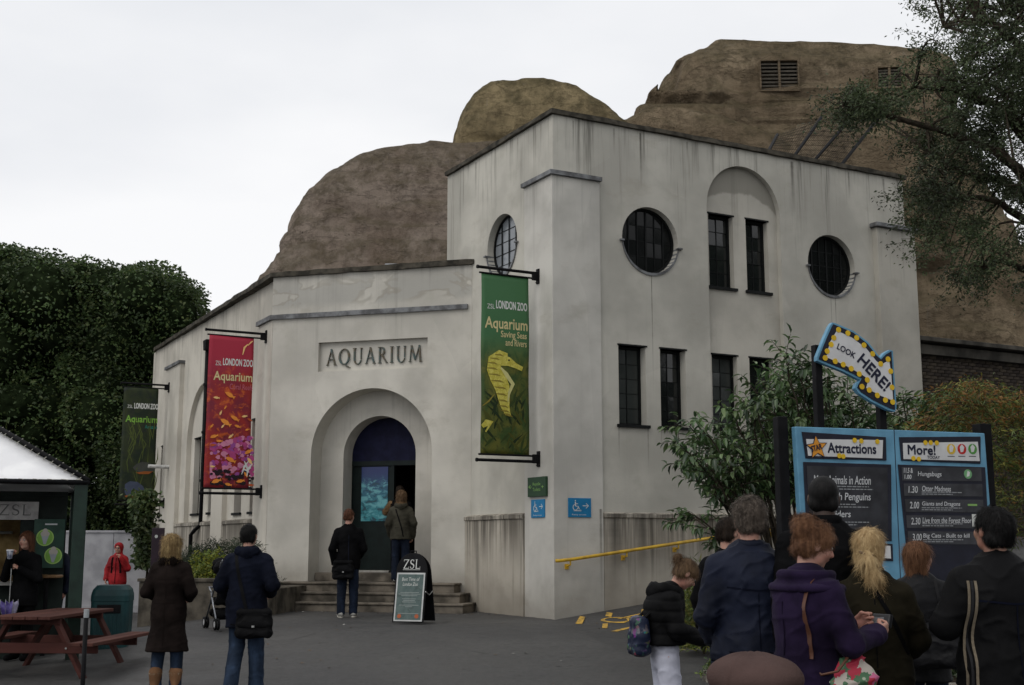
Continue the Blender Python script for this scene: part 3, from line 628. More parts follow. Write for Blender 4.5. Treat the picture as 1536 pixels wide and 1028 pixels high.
def rock(label, D_, levels, ry0, ry1, mat, seed, e=.62, nr=150, nl=110, amp=.45, group=None, cy=0, pits=1):
    ys = [l[0] for l in levels]; prof = []
    for i in range(nl):
        t = (i / (nl - 1)) ** 1.9; py = ys[0] + (ys[-1] - ys[0]) * t
        xl = float(np.interp(py, ys, [l[1] for l in levels])); xr = float(np.interp(py, ys, [l[2] for l in levels]))
        ry_ = ry0 + (ry1 - ry0) * t ** .6; wz = max(0, min(1, 1.25 - t / .6)); dd = D_ - ry_ * .9 * wz; a = at(xl, py, dd); b = at(xr, py, dd); prof.append(((a.x + b.x) / 2, (b.x - a.x) / 2, a.z, ry_))
    PA = np.array(prof); K_n = np.array([1, 2, 3, 4, 3, 2, 1.]) / 16
    for _ in range(2):
        for c_ in (0, 1, 3): PA[:, c_] = np.convolve(np.pad(PA[:, c_], 3, mode='edge'), K_n, 'valid')
    prof = [tuple(p_) for p_ in PA]
    V = []
    for (cx, rx, z, ry) in prof:
        for k in range(nr):
            a = 2 * math.pi * k / nr; c_, s_ = math.cos(a), math.sin(a)
            V.append((cx + rx * math.copysign(abs(c_) ** e, c_), D_ + cy + ry * math.copysign(abs(s_) ** e, s_), z))
    V = np.array(V); cen = np.repeat(np.array([(p_[0], D_ + cy) for p_ in prof]), nr, 0)
    dr = V[:, :2] - cen; dr /= np.maximum(1e-6, np.linalg.norm(dr, axis=1))[:, None]
    q = V * np.array([.22, .22, .3]); n1 = fbm(q, 4, seed); rid = 1 - 2 * np.abs(fbm(V * np.array([.45, .45, .9]), 4, seed + 5)); n3 = fbm(V * 1.9, 3, seed + 9)
    zt = np.repeat(np.array([i / (nl - 1) for i in range(nl)]), nr); zt = zt ** 1.9; am = np.minimum(1, zt * 7 + .25)
    ledge = np.sin(V[:, 2] * 2.1 + 3 * n1) * .12
    n4 = 1 - 2 * np.abs(fbm(V * np.array([.9, .9, 1.5]), 3, seed + 21)); disp = (amp * (.6 * n1 - .34 * np.clip(rid, -.2, 1) * pits + .16 * n3 - .16 * np.clip(n4, 0, 1)) + ledge * amp) * am
    side = 1 - .8 * np.abs(dr[:, 0]) ** 3                     # keep the measured outline
    V[:, :2] += dr * (disp * side * (.55 + .45 * np.minimum(1, np.repeat((np.arange(nl) / (nl - 1)) ** 1.9, nr) * 6)))[:, None]; V[:, 2] += .06 * n3 + .06 * n4 * (1 - am)
    F = [(i * nr + k, (i + 1) * nr + k, (i + 1) * nr + (k + 1) % nr, i * nr + (k + 1) % nr) for i in range(nl - 1) for k in range(nr)]
    F.append(tuple(range(nr)))
    base = np.array([float(np.mean(V[:, 0])), D_ + cy, 0]); o = mesh_obj('rock_mountain', V - base, F, mat, smooth=True)
    o.location = base; return tag(o, label, 'rock', group)
rk1 = rock('broad mauve brown concrete rock rising behind the aquarium doorway bay', 42, [(213, 640, 705), (216, 605, 780), (222, 560, 850), (232, 524, 900), (250, 490, 930), (275, 461, 945), (330, 434, 960), (385, 408, 970), (415, 392, 975), (600, 340, 1000), (780, 290, 1020)], 1.6, 6.0, MR1, 3, group='artificial rock mountains', e=.27, amp=.8)
rk2 = rock('smooth ochre domed rock peak behind the roof corner', 44, [(121, 775, 825), (123, 742, 850), (127, 724, 866), (134, 709, 882), (146, 697, 902), (160, 689, 924), (178, 682, 948), (213, 672, 985), (300, 655, 1050), (500, 600, 1100), (760, 560, 1150)], 2.2, 5.5, MR2, 11, group='artificial rock mountains', amp=.4, e=.34)
rk3 = rock('tall wide brown rock peak with louvred vents at top right', 47, [(66, 1066, 1120), (69, 1052, 1240), (74, 1036, 1400), (82, 1016, 1440), (92, 1002, 1450), (118, 990, 1455), (135, 976, 1458), (150, 962, 1460), (168, 943, 1464), (200, 925, 1470), (326, 880, 1490), (404, 850, 1522), (520, 820, 1580), (780, 780, 1700)], 3.2, 8.5, MR3, 23, group='artificial rock mountains', nr=220, nl=150, e=.30, amp=.9)
def bvh(o):
    me = o.data; T = o.matrix_world if o.matrix_world.translation.length else Matrix.Translation(o.location)
    return BVHTree.FromPolygons([Matrix.Translation(o.location) @ v.co for v in me.vertices], [tuple(p_.vertices) for p_ in me.polygons])
# hollow at the upper left of the tall rock, pushed into its surface
me_ = rk3.data; PX = []
for v in me_.vertices:
    q = v.co + rk3.location - CAMP; dep = q.y * math.cos(PITCH) + q.z * math.sin(PITCH); upw = -q.y * math.sin(PITCH) + q.z * math.cos(PITCH); px = 768 + FPX * q.x / dep; py = 514 - FPX * upw / dep
    k = max(0, 1 - ((px - 1006 - (112 - py) * .25) / 15) ** 4) * max(0, 1 - ((py - 113) / 22) ** 4)
    if v.co.y < 0: v.co.y += 1.0 * min(1, 2 * k)
    k2 = max(0, 1 - abs(py - 148) / 9) * (1 if 960 < px < 1090 else 0)
    if v.co.y < 0: v.co.y += .5 * k2
bv3 = bvh(rk3)
sh = rock('x', 42.5, [(163, 975, 1030), (168, 950, 1075), (176, 930, 1110), (190, 905, 1150), (215, 870, 1210), (260, 830, 1250), (400, 800, 1300), (760, 760, 1350)], 1.0, 2.6, MR3, 41, nr=130, nl=70, e=.6, amp=.6)
sh.name = 'lower_shoulder'; del sh['label']; del sh['category']; sh.parent = rk3; sh.location = sh.location - rk3.location
rw = at(1195, 243, 37.5); m = MB(); c_ = at(1270, 232, 37.5); c2_ = at(1420, 260, 36); m.beam((at(1188, 222, 38) - rk3.location), (at(1420, 258, 36) - rk3.location), .35, 1.5); m.build('terrace_wall', MR3, rk3, bevel=.05)

def hit(bv, px, py):
    r = bv.ray_cast(CAMP, ray(px, py).normalized()); return r[0]
def vent(x0, y0, x1, y1, n, mull=True):
    c = [hit(bv3, x0, y0), hit(bv3, x1, y0 + 8), hit(bv3, x1, y1), hit(bv3, x0, y1 - 8)]
    o = sum(c, Vector()) / 4; u = (c[1] - c[0]); u.z = 0; W = u.length; u.normalize(); nn = Vector((u.y, -u.x, 0)); H = (c[0].z - c[3].z + c[1].z - c[2].z) / 2
    e = empty('louvre_vent', (0, 0, 0)); e.parent = rk3; e.name = 'louvre_vent'
    bpy.data.objects.remove(e)
    front = max((p_ - o).dot(nn) for p_ in c) + .12
    def T(s, d, z): return tuple(o - rk3.location + u * s + nn * (front - d) + Vector((0, 0, z)))
    m = MB(); f = .05
    for r in (rect(-W / 2, -H / 2, -W / 2 + f, H / 2), rect(W / 2 - f, -H / 2, W / 2, H / 2), rect(-W / 2 + f, -H / 2, W / 2 - f, -H / 2 + f), rect(-W / 2 + f, H / 2 - f, W / 2 - f, H / 2)): m.prism(r, 0, .9, T)
    if mull: m.prism(rect(-.04, -H / 2 + f, .04, H / 2 - f), .02, .2, T)
    vo = m.build('louvre_vent', MR3, rk3)
    m = MB(); m.prism(rect(-W / 2 + f, -H / 2 + f, W / 2 - f, H / 2 - f), .28, .33, T); m.build('vent_recess', M_dark, vo)
    for i in range(n):
        z = -H / 2 + f + (H - 2 * f) * (i + .5) / n; m = MB()
        m.add([T(-W / 2 + f, .22, z + .07), T(W / 2 - f, .22, z + .07), T(W / 2 - f, .06, z - .03), T(-W / 2 + f, .06, z - .03), T(-W / 2 + f, .24, z + .03), T(W / 2 - f, .24, z + .03), T(W / 2 - f, .08, z - .07), T(-W / 2 + f, .08, z - .07)],
              [(0, 1, 2, 3), (4, 7, 6, 5), (0, 3, 7, 4), (1, 5, 6, 2), (0, 4, 5, 1), (3, 2, 6, 7)])
        m.build('slat', M('weathered_slat', (.10, .088, .07), .9, .2), vo)
vent(1138, 91, 1197, 143, 8); vent(1313, 101, 1352, 140, 7)
# slanting wire fence on the terrace behind the parapet
fe = empty('wire_fence', ab(7, 4, 9.2), ANG, 'slanting black posts with wire mesh on the roof behind the parapet', 'fence')
inv = (Matrix.Translation(ab(7, 4, 9.2)) @ Matrix.Rotation(ANG, 4, 'Z')).inverted()
ends = [((1152, 228), (1166, 202)), ((1188, 240), (1232, 176)), ((1222, 240), (1276, 178)), ((1262, 248), (1322, 172))]
P0 = [inv @ at(*a, 34) for a, b_ in ends]; P1 = [inv @ at(*b_, 36) for a, b_ in ends]
for a, b_ in zip(P0, P1): m = MB(); m.tube([a, b_], .045, 6); m.build('post', M_blk, fe)
m = MB()
for i in range(3):
    for k in range(14): t = k / 14; m.tube([P0[i].lerp(P0[i + 1], t), P1[i].lerp(P1[i + 1], t)], .006, 3, False)
    for k in range(1, 9): t = k / 9; m.tube([P0[i].lerp(P1[i], t), P0[i + 1].lerp(P1[i + 1], t)], .006, 3, False)
tag(m.build('wire_mesh', M_blk, fe, fix=False), kind='stuff')
# ------------------------------------------------------------------ foliage helpers
def leaf_mesh(P, size, aspect=.45, droop=.3, nrm=None, spread=.9, rs=None, fold=True):
    """P (n,3) positions -> verts, faces for small leaves"""
    rs = rs or np.random.RandomState(1); n = len(P); P = np.asarray(P)
    d = rs.normal(size=(n, 3)); d[:, 2] = d[:, 2] * .6 - droop
    if nrm is not None: d = d * spread + nrm * (1 - spread * .5)
    d /= np.linalg.norm(d, axis=1)[:, None]
    r = rs.normal(size=(n, 3)); r[:, 2] += .0; s = np.cross(d, r); s /= np.linalg.norm(s, axis=1)[:, None]; u = np.cross(s, d)
    L = (size * rs.uniform(.65, 1.3, n))[:, None] if np.isscalar(size) else size[:, None]; W = L * aspect * .5
    a = P; b = P + d * L * .45 + s * W + u * W * .35; c = P + d * L - np.array([0, 0, 1]) * L * .12; e = P + d * L * .45 - s * W + u * W * .35; m = P + d * L * .48
    if not fold:
        V = np.stack([a, b, c, e], 1).reshape(-1, 3); i = np.arange(n)[:, None] * 4; return V, i + np.array([[0, 1, 2, 3]])
    V = np.stack([a, b, c, e], 1).reshape(-1, 3); i = np.arange(n)[:, None] * 4
    return V, np.concatenate([i + np.array([[0, 1, 2]]), i + np.array([[0, 2, 3]])], 1).reshape(-1, 3)
def leaf_mat(name, c, var=.48, rough=.5, spec=.35, trans=.25):
    t = NT(name); nz = t.noise(t.obj, .75, 4, .6); n2 = t.noise(t.obj, 14, 2)
    col = t.mix(t.rng(nz, .35, .65), tuple(x * (1 - var) for x in c), tuple(x * (1 + var) for x in c)); col = t.mix(t.m_('MULTIPLY', t.rng(n2, .5, .8), .4), col, (c[0] * 1.5, c[1] * 1.25, c[2] * .9))
    t.col(col); t.rough(rough, spec)
    tr = t.n('ShaderNodeBsdfTranslucent'); t.put(tr.inputs[0], col); ms = t.n('ShaderNodeMixShader'); ms.inputs[0].default_value = trans
    out = t.t.nodes['Material Output']; t.t.links.new(t.b.outputs[0], ms.inputs[1]); t.t.links.new(tr.outputs[0], ms.inputs[2]); t.t.links.new(ms.outputs[0], out.inputs[0])
    return t.m
ML_dark = [leaf_mat('dark_evergreen_leaf', (.038, .066, .023)), leaf_mat('mid_evergreen_leaf', (.066, .106, .034)), leaf_mat('olive_evergreen_leaf', (.080, .105, .034))]
ML_fine = [leaf_mat('dull_feathery_leaf', (.055, .078, .034)), leaf_mat('grey_green_leaf', (.090, .115, .056)), leaf_mat('deep_feathery_leaf', (.028, .040, .018))]
ML_lau = [leaf_mat('glossy_laurel_leaf', (.070, .125, .046), rough=.33, spec=.5), leaf_mat('pale_laurel_leaf', (.12, .175, .070), rough=.35, spec=.5), leaf_mat('dark_laurel_leaf', (.026, .052, .020), rough=.33, spec=.5)]
ML_con = [leaf_mat('green_conifer_spray', (.085, .12, .032)), leaf_mat('rusty_conifer_spray', (.19, .095, .024)), leaf_mat('golden_conifer_spray', (.20, .19, .045))]
ML_yel = [leaf_mat('golden_shrub_leaf', (.24, .25, .035)), leaf_mat('lime_shrub_leaf', (.13, .18, .035))]
ML_ros = [leaf_mat('grey_green_needle', (.045, .065, .035)), leaf_mat('dark_needle', (.025, .04, .018))]
M_inner = M('crown_shade_core', (.012, .018, .008), 1, 0, .3, 3, 1, 12)  # near-black green: the crown's inner shade put into the core colour
M_bark = M('dark_bark', (.045, .036, .026), .95, .15, .3, 8, .8, 30)
def leaves(name, P, size, mats, parent, rs, aspect=.45, droop=.3, w=None, stuff=True, **kw):
    V, F = leaf_mesh(P, size, aspect, droop, rs=rs, **kw); k = rs.choice(len(mats), len(P), p=w); k = np.repeat(k, 2)
    o = mesh_obj(name, V, F, None, parent, mats=mats, mi=k[:len(F)].tolist())
    if stuff: o['kind'] = 'stuff'
    return o
# ------------------------------------------------------------------ big evergreens at the left
def lumpy_tree(label, lumps, base, size, n, mats, seed, w, group=None, trunk=.35, core=.72):
    rs = np.random.RandomState(seed); base = Vector(base); t = empty('evergreen_tree', base, 0, label, 'tree', group)
    C = np.array([l[0] for l in lumps]) - np.array(base); R = np.array([l[1] for l in lumps])
    A = R ** 2; pick = rs.choice(len(R), n, p=A / A.sum()); d = rs.normal(size=(n, 3)); d /= np.linalg.norm(d, axis=1)[:, None]
    nzv = 1 + .16 * fbm(C[pick] + d * R[pick][:, None] * 1.0, 3, seed); P = C[pick] + d * (R[pick] * nzv * (1 - .16 * rs.rand(n) ** 2))[:, None]
    keep = np.ones(n, bool)
    for c, r in zip(C, R): keep &= (((P - c) ** 2).sum(1) > (r * .80) ** 2)
    P = P[keep]; N = d[keep]
    cr = leaves('crown', P, size, mats, t, rs, .62, .15, w, nrm=N, spread=.8)
    m = MB(); V = []; F = []
    for c, r in zip(C, R):                # added solid cores that block light and darken the crown's inside
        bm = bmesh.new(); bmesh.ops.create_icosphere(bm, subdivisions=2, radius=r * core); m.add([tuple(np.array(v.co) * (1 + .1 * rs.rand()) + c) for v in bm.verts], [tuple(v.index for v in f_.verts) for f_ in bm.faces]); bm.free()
    m.build('shade_cores', M_inner, t, fix=False)
    m = MB(); cz = C.mean(0); m.tube([(0, 0, -.5), (.1, 0, 2), (cz[0] * .5, cz[1] * .5, cz[2] * .6), tuple(cz)], [trunk, trunk * .85, trunk * .6, trunk * .3], 10); m.build('trunk', M_bark, t, smooth=True)
    return t
rs = np.random.RandomState(5); L1 = []; L2 = []
ox = [-200, -100, 0, 60, 110, 160, 220, 262, 290, 308, 316, 322]; oy = [345, 352, 362, 372, 374, 388, 394, 400, 418, 440, 465, 520]
for i in range(230):
    px = rs.uniform(-150, 318); top = float(np.interp(px, ox, oy)); r = rs.uniform(.6, 1.6); D_ = rs.uniform(39, 43.5); rp_ = r * 1882 / D_
    py = rs.uniform(top + rp_ * .95, 800)
    if i < 60: py = top + rp_ * rs.uniform(.98, 1.25)
    if px + rp_ > 311: px = 311 - rp_
    if 95 < px < 195 and 440 < py < 500 and D_ < 42: D_ += 3; r *= .8
    if px > 225 and py > 520: D_ += 1
    p = at(px, py, D_); (L1 if px < 95 else L2).append((tuple(p), r))
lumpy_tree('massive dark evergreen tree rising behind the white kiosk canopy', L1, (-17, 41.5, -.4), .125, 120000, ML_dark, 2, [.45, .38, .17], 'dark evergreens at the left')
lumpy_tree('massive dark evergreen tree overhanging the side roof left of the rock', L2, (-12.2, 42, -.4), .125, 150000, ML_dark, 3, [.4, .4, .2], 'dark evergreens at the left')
rs = np.random.RandomState(66); TL = []
for i in range(46): TL.append(((21 + rs.normal(0, 2.0), 9 + rs.normal(0, 2.4), rs.uniform(3.2, 13)), rs.uniform(.8, 1.5)))
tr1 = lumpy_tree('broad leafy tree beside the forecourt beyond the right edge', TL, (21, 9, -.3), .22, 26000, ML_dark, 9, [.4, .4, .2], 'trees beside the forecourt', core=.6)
for (x, y, rz, sc_) in ((29, 17, 2.0, 1.1), (17.5, -1, 4.0, .95)):
    c_ = dup(tr1); c_.location = (x, y, -.3); c_.rotation_euler = (0, 0, rz); c_.scale = (sc_,) * 3; c_['label'] = 'broad leafy tree further %s along the right of the forecourt' % ('back' if y > 9 else 'forward')
    for ch in tr1.children: dup(ch, c_)
# ------------------------------------------------------------------ airy tree at the upper right
def curve_pts(a, b, sag, n=7, side=0):
    a = Vector(a); b = Vector(b); o = []
    for i in range(n + 1):
        t = i / n; p = a.lerp(b, t); p.z += sag * math.sin(math.pi * t); p.x += side * math.sin(math.pi * t * 1.3); o.append(p)
    return o
def airy_tree():
    rs = np.random.RandomState(31); rr = random.Random(31); base = at(1660, 815, 16.5); base.z = -.3
    t = empty('feathery_tree', base, 0, 'tall airy dark green tree reaching in from the right over the brick range', 'tree'); b0 = base
    fork = at(1650, 420, 16.5); m = MB(); m.tube([(0, 0, -.3), tuple((fork - b0) * .5 + Vector((.1, 0, 0))), tuple(fork - b0)], [.3, .25, .2], 10); m.build('trunk', M_bark, t, smooth=True)
    limbs = [((1500, 150), 16), ((1420, 40), 15.5), ((1380, 130), 15.5), ((1275, 158), 15.2), ((1440, 300), 15.2), ((1480, 400), 15.6), ((1560, -40), 16), ((1400, 230), 16.5), ((1530, 250), 14.8), ((1500, 20), 17.5), ((1600, 120), 15.5)]
    m = MB(); nodes = []
    for (p, D_) in limbs:
        e = at(p[0], p[1], D_); mid = at(p[0] * .45 + 1650 * .55, min(420, p[1] + 60), (D_ + 16.5) / 2); pts = curve_pts(fork, mid, .2, 4)[:-1] + curve_pts(mid, e, rr.uniform(-.1, .4), 6, rr.uniform(-.15, .15))
        k = len(pts); m.tube([q - b0 + Vector((rr.gauss(0, .03), rr.gauss(0, .03), rr.gauss(0, .03))) for q in pts], [.075 * (1 - i / k) + .014 for i in range(k)], 7); nodes += pts[3:]
    m.build('limb', M_bark, t, smooth=True)
    cl = []
    def in_crown(x, y):
        left = np.interp(y, [-150, -20, 20, 60, 110, 130, 150, 175, 190, 230, 300, 380, 440, 480], [1330, 1350, 1362, 1370, 1385, 1385, 1262, 1262, 1352, 1352, 1362, 1385, 1430, 1505])
        return x > left
    while len(cl) < 320:
        x = rs.uniform(1240, 1720); y = rs.uniform(-140, 440)
        if not in_crown(x, y): continue
        dens = 1.0 if y < 300 else .7
        if y < 110 and x < 1450: dens = .55
        if 1400 < x < 1450 and 70 < y < 105: dens = .35
        if x > 1450 and y < 60: dens = 1
        if x < 1365: dens = 1.0 if 138 < y < 176 else 0
        if 1480 < x < 1536 and 290 < y < 420: dens = .35
        if rs.rand() > dens: continue
        cl.append((x, y, rs.uniform(14.6, 17.8)))
    for k in range(9): cl.append((rs.uniform(1262, 1340), rs.uniform(140, 172), rs.uniform(15, 15.6)))
    P = []; tw = MB()
    for (x, y, D_) in cl:
        c = at(x, y, D_) - b0; r = rs.uniform(.16, .36); nn = min(nodes, key=lambda q: (q - b0 - c).length) - b0
        pts = curve_pts(nn, c, rr.uniform(-.1, .25), 4); tw.tube(pts, [.022, .018, .014, .010, .006], 5, False)
        for j in range(rs.randint(6, 11)):
            d = rs.normal(size=3); d /= np.linalg.norm(d); d[2] = d[2] * .6 - .12; e = c + Vector(d * r * 1.7); tw.tube([c, c.lerp(e, .5) + Vector((0, 0, .03)), e], [.006, .004, .002], 3, False)
            k = rs.randint(34, 56); tt = rs.uniform(.15, 1.05, k)[:, None]; P.append(np.array(c) + (np.array(e) - np.array(c)) * tt + rs.normal(0, .055, (k, 3)))
    tag(tw.build('twigs', M_bark, t, fix=False), kind='stuff'); P = np.concatenate(P)
    leaves('crown', P, .052, ML_fine, t, rs, .42, .35, [.45, .3, .25]); return len(P)
airy_tree()
# ------------------------------------------------------------------ laurel behind the notice board
def laurel():
    rs = np.random.RandomState(12); rr = random.Random(12); b0 = Vector((4.6, 16.6, -.2))
    t = empty('laurel_shrub', b0, 0, 'big glossy laurel shrub with long drooping leaves behind the blue notice board', 'shrub')
    tips = [(1018, 668), (1030, 700), (1052, 640), (1050, 690), (1075, 720), (1100, 625), (1110, 645), (1115, 690), (1135, 590), (1156, 566), (1165, 600), (1150, 640), (1160, 700), (1180, 545), (1195, 560), (1215, 548), (1200, 600), (1215, 640), (1235, 590), (1250, 625), (1270, 600), (1290, 625), (1200, 690), (1290, 600), (1345, 625), (1360, 600), (1375, 640), (1400, 618), (1350, 650), (1395, 645), (1425, 640), (1032, 768), (1170, 770), (1180, 720), (1230, 700), (1300, 680), (1360, 700), (1075, 665), (1135, 610), (1175, 640), (1185, 580), (1240, 640), (1215, 580), (1265, 640), (1320, 640), (1140, 680), (1100, 720), (1090, 690)]
    tips = tips + [(x + rr.uniform(-16, 16), y + rr.uniform(-8, 12)) for x, y in tips]; st = MB(); LP = []; LD = []
    roots = [at(px, 815, 16.6) for px in (1175, 1190, 1220, 1270, 1330, 1390)]
    for r in roots: r.z = -.25
    for (px, py) in tips:
        D_ = rr.uniform(15.6, 18.0); e = at(px, py, D_); r = min(roots, key=lambda q: abs(q.x - e.x - .5)); mid = r.lerp(e, .55); mid.x = r.x + (e.x - r.x) * .35; mid.z = r.z + (e.z - r.z) * .75
        pts = []
        for i in range(11): s = i / 10; pts.append(((r * (1 - s) + mid * s) * (1 - s) + (mid * (1 - s) + e * s) * s) + Vector((rr.gauss(0, .02), rr.gauss(0, .02), 0)))
        st.tube([p - b0 for p in pts], [.022 * (1 - i / 12) + .004 for i in range(11)], 5, False)
        for tw in range(9):
            i = rr.randint(6, 10); o = pts[i]; d = Vector((rr.gauss(0, 1), rr.gauss(0, 1), rr.uniform(-.2, .9))).normalized(); Lt = rr.uniform(.22, .6) if tw else .3; o2 = o + d * Lt
            if tw == 0: o = pts[-2]; o2 = e + (e - pts[-2]).normalized() * .1; d = (o2 - o).normalized(); Lt = (o2 - o).length
            st.tube([o - b0, (o + o2) / 2 - b0 + Vector((0, 0, .02)), o2 - b0], [.006, .005, .003], 4, False)
            for k in range(10):
                s = .25 + .75 * k / 9; p = o.lerp(o2, min(s, 1)); a = k * 2.4 + rr.random(); side = d.orthogonal().normalized(); side = (Matrix.Rotation(a, 3, d) @ side)
                ld = (side * .8 + d * .75 + Vector((0, 0, -.45 + rr.gauss(0, .25)))).normalized(); 
                if p.x < 3.75 and p.z < 1.86 and not (px < 1045 and py > 755): continue
                LP.append(p - b0); LD.append(ld)
    tag(st.build('stems', M_bark, t, fix=False), kind='stuff')
    def one(L, W):                       # folded, arched leaf along +x
        return [(0, 0, 0), (L * .3, W * .42, .012), (L * .3, 0, -.004), (L * .3, -W * .42, .012), (L * .68, W * .4, -.004), (L * .68, 0, -.02), (L * .68, -W * .4, -.004), (L, 0, -.045)], [(0, 2, 1), (0, 3, 2), (1, 2, 5, 4), (2, 3, 6, 5), (4, 5, 7), (5, 6, 7)]
    mes = []
    for i in range(6):
        v, f = one(.13 + .01 * (i % 3), .056); me = bpy.data.meshes.new('leaf'); me.from_pydata(v, [], f); me.materials.append(ML_lau[i % 3]); me.shade_smooth(); mes.append(me)
    order = sorted(range(len(LP)), key=lambda i: (LP[i] + b0).y + (0 if (LP[i] + b0).z > .9 else 3)); V = []; F = []; MI = []
    for q, i in enumerate(order):
        d = LD[i]; sc_ = rr.uniform(.7, 1.2); up = Vector((rr.gauss(0, .25), rr.gauss(0, .25), 1)); y = up.cross(d).normalized(); z = d.cross(y); R_ = Matrix((d, y, z)).transposed() * sc_
        if q < 300:
            M4 = R_.to_4x4(); M4.translation = LP[i]; o = bpy.data.objects.new('leaf', mes[rr.choice((0, 0, 1, 1, 2, 3, 4, 4, 5))]); o.matrix_local = M4; link(o, t)
        else:
            v, f = one(.138, .056); n = len(V); V += [tuple(R_ @ Vector(x) + LP[i]) for x in v]; F += [tuple(a + n for a in g) for g in f]; MI += [rr.choice((0, 0, 1, 2))] * len(f)
    tag(mesh_obj('leaves', V, F, None, t, True, mats=ML_lau, mi=MI), kind='stuff')
laurel()
# ------------------------------------------------------------------ rusty conifer at the right edge, low shrubs
def conifer():
    rs = np.random.RandomState(44); rr = random.Random(44); b0 = Vector((6.6, 15.6, -.2)); t = empty('golden_conifer', b0, 0, 'feathery conifer with rusty drooping tips at the right edge behind the notice board', 'shrub')
    P = []; N = []; C_ = []; st = MB()
    for i in range(330):
        px = rr.uniform(1392, 1640); top = float(np.interp(px, [1390, 1410, 1440, 1470, 1500, 1540, 1640], [640, 605, 585, 570, 590, 600, 560])); py = top + 12 + abs(rr.gauss(0, 1)) * 120
        if i < 90: py = top + rr.uniform(2, 40)
        if py > 960: continue
        D_ = rr.uniform(14.0, 17.6); c = at(px, py, D_) - b0; az = rr.uniform(0, 6.28); L = rr.uniform(.3, .6); d = Vector((math.cos(az), math.sin(az), 0))
        pts = [c + d * (L * s) + Vector((0, 0, .12 * math.sin(s * 2.2) - .26 * s * s)) for s in (0, .25, .5, .75, 1)]; st.tube(pts, [.008, .007, .005, .004, .002], 4, False)
        k = 80; s = rs.uniform(0, 1, k); A = np.array([tuple(p) for p in pts]); xp = np.array([0, .25, .5, .75, 1]); Q_ = np.stack([np.interp(s, xp, A[:, j]) for j in range(3)], 1)
        wv = (.04 + .09 * (1 - s))[:, None]; P.append(Q_ + rs.normal(0, 1, (k, 3)) * wv * np.array([1, 1, .35])); N.append(np.tile(np.array(d), (k, 1)))
        warm = .12 + .5 * (py < top + 45) * rr.random(); C_.append(np.where(rs.rand(k) < warm, 1, np.where(rs.rand(k) < .3, 2, 0)))
    tag(st.build('twigs', M_bark, t, fix=False), kind='stuff'); m = MB(); m.tube([(.4, .4, -.3), (.5, .5, 1.2), (.6, .4, 2.2)], [.1, .07, .03], 8); m.build('stem', M_bark, t, smooth=True)
    P = np.concatenate(P); N = np.concatenate(N); V, F = leaf_mesh(P, .075, .22, .45, nrm=N, spread=.6, rs=rs)
    tag(mesh_obj('sprays', V, F, None, t, mats=ML_con, mi=np.repeat(np.concatenate(C_), 2).tolist()), kind='stuff')
conifer()
def bush(name, label, c, r, n, size, mats, seed, aspect=.4, droop=-.4, cat='shrub', shape=(1, 1, 1), stems=14, w=None):
    rs = np.random.RandomState(seed); c = Vector(c); t = empty(name, c, 0, label, cat); d = rs.normal(size=(n, 3)); d /= np.linalg.norm(d, axis=1)[:, None]; d[:, 2] = np.abs(d[:, 2])
    P = d * (r * (1 + .25 * fbm(d * 2.2, 3, seed)) * rs.uniform(.45, 1.0, n) ** .6)[:, None] * np.array(shape); m = MB()
    for i in range(stems): e = P[rs.randint(n)]; m.tube([(0, 0, -.05), tuple(e * .5 + np.array([0, 0, .08])), tuple(e)], [.012, .008, .004], 4, False)
    m.build('stems', M_bark, t, fix=False)['kind'] = 'stuff'
    leaves('foliage', P, size, mats, t, rs, aspect, droop, w); return t
# planter on the left, in front of the side range
M_pl = M('grimy_planter_wall', (.10, .088, .07), .95, .15, .3, 3, .5, 40, c2=(.045, .04, .033))
pl0 = at(206, 926, 23.2); pl1 = at(402, 918, 22.9); pl0.z = -.4; pl1.z = -.4
d_ = (pl1 - pl0); L_ = Vector((d_.x, d_.y, 0)).length; e = empty('planter', pl0, math.atan2(d_.y, d_.x), 'low grimy planter wall in front of the side range windows', 'planter')
m = MB(); m.box((L_ / 2, .12, .5), (L_, .24, 1.0)); m.box((L_ / 2, 1.9, .45), (L_ - .02, 3.3, .84)); m.build('planter_wall', M_pl, e, bevel=.015); m = MB(); m.box((L_ / 2, .12, 1.03), (L_ + .05, .3, .06)); m.build('wall_cap', M_pl, e, bevel=.01)
bush('rosemary_shrub', 'grey green needle leaved shrub above the planter beside the navy jacket man', at(330, 880, 24.6), 1.0, 9000, .10, ML_ros, 7, .14, -.9, shape=(1.15, .8, .95))
bush('rosemary_shrub', 'grey green spiky shrub at the left end of the planter', at(282, 880, 25.2), .75, 5000, .10, ML_ros, 8, .14, -.9, shape=(1, .8, .9))
bush('golden_shrub', 'bright yellow green shrub in the planter between the walking couple', at(318, 893, 23.8), .75, 4200, .065, ML_yel, 9, .5, -.2, shape=(.8, .6, 1.05))
# bed round the notice board
bed = MB(); bp = [on_ground(1036, 1019), ] ; bx = [(2.25, 14.7), (3.2, 14.0), (5.2, 13.6), (9, 13.5), (11, 16), (10, 19.6), (7, 19.4), (4.4, 18.3), (2.9, 16.9)]
M_soil = M('damp_soil', (.045, .034, .024), .95, .15, .3, 8, .8, 25)
n = len(bx); cxy = (sum(p[0] for p in bx) / n, sum(p[1] for p in bx) / n)
V = [(*cxy, ground_z(*cxy) + .12)] + [(x, y, ground_z(x, y) + .07) for x, y in bx] ; tag(mesh_obj('planting_bed', V, [(0, 1 + i, 1 + (i + 1) % n) for i in range(n)], M_soil), kind='structure')
ke = empty('bed_kerb', (bx[0][0], bx[0][1], -.3), 0, 'pale concrete kerb round the planting bed below the notice board', 'kerb'); k0 = Vector((bx[0][0], bx[0][1], -.3))
M_kerb = M('pale_kerb_concrete', (.23, .21, .18), .9, .2, .25, 6, .5, 50, c2=(.12, .11, .095))
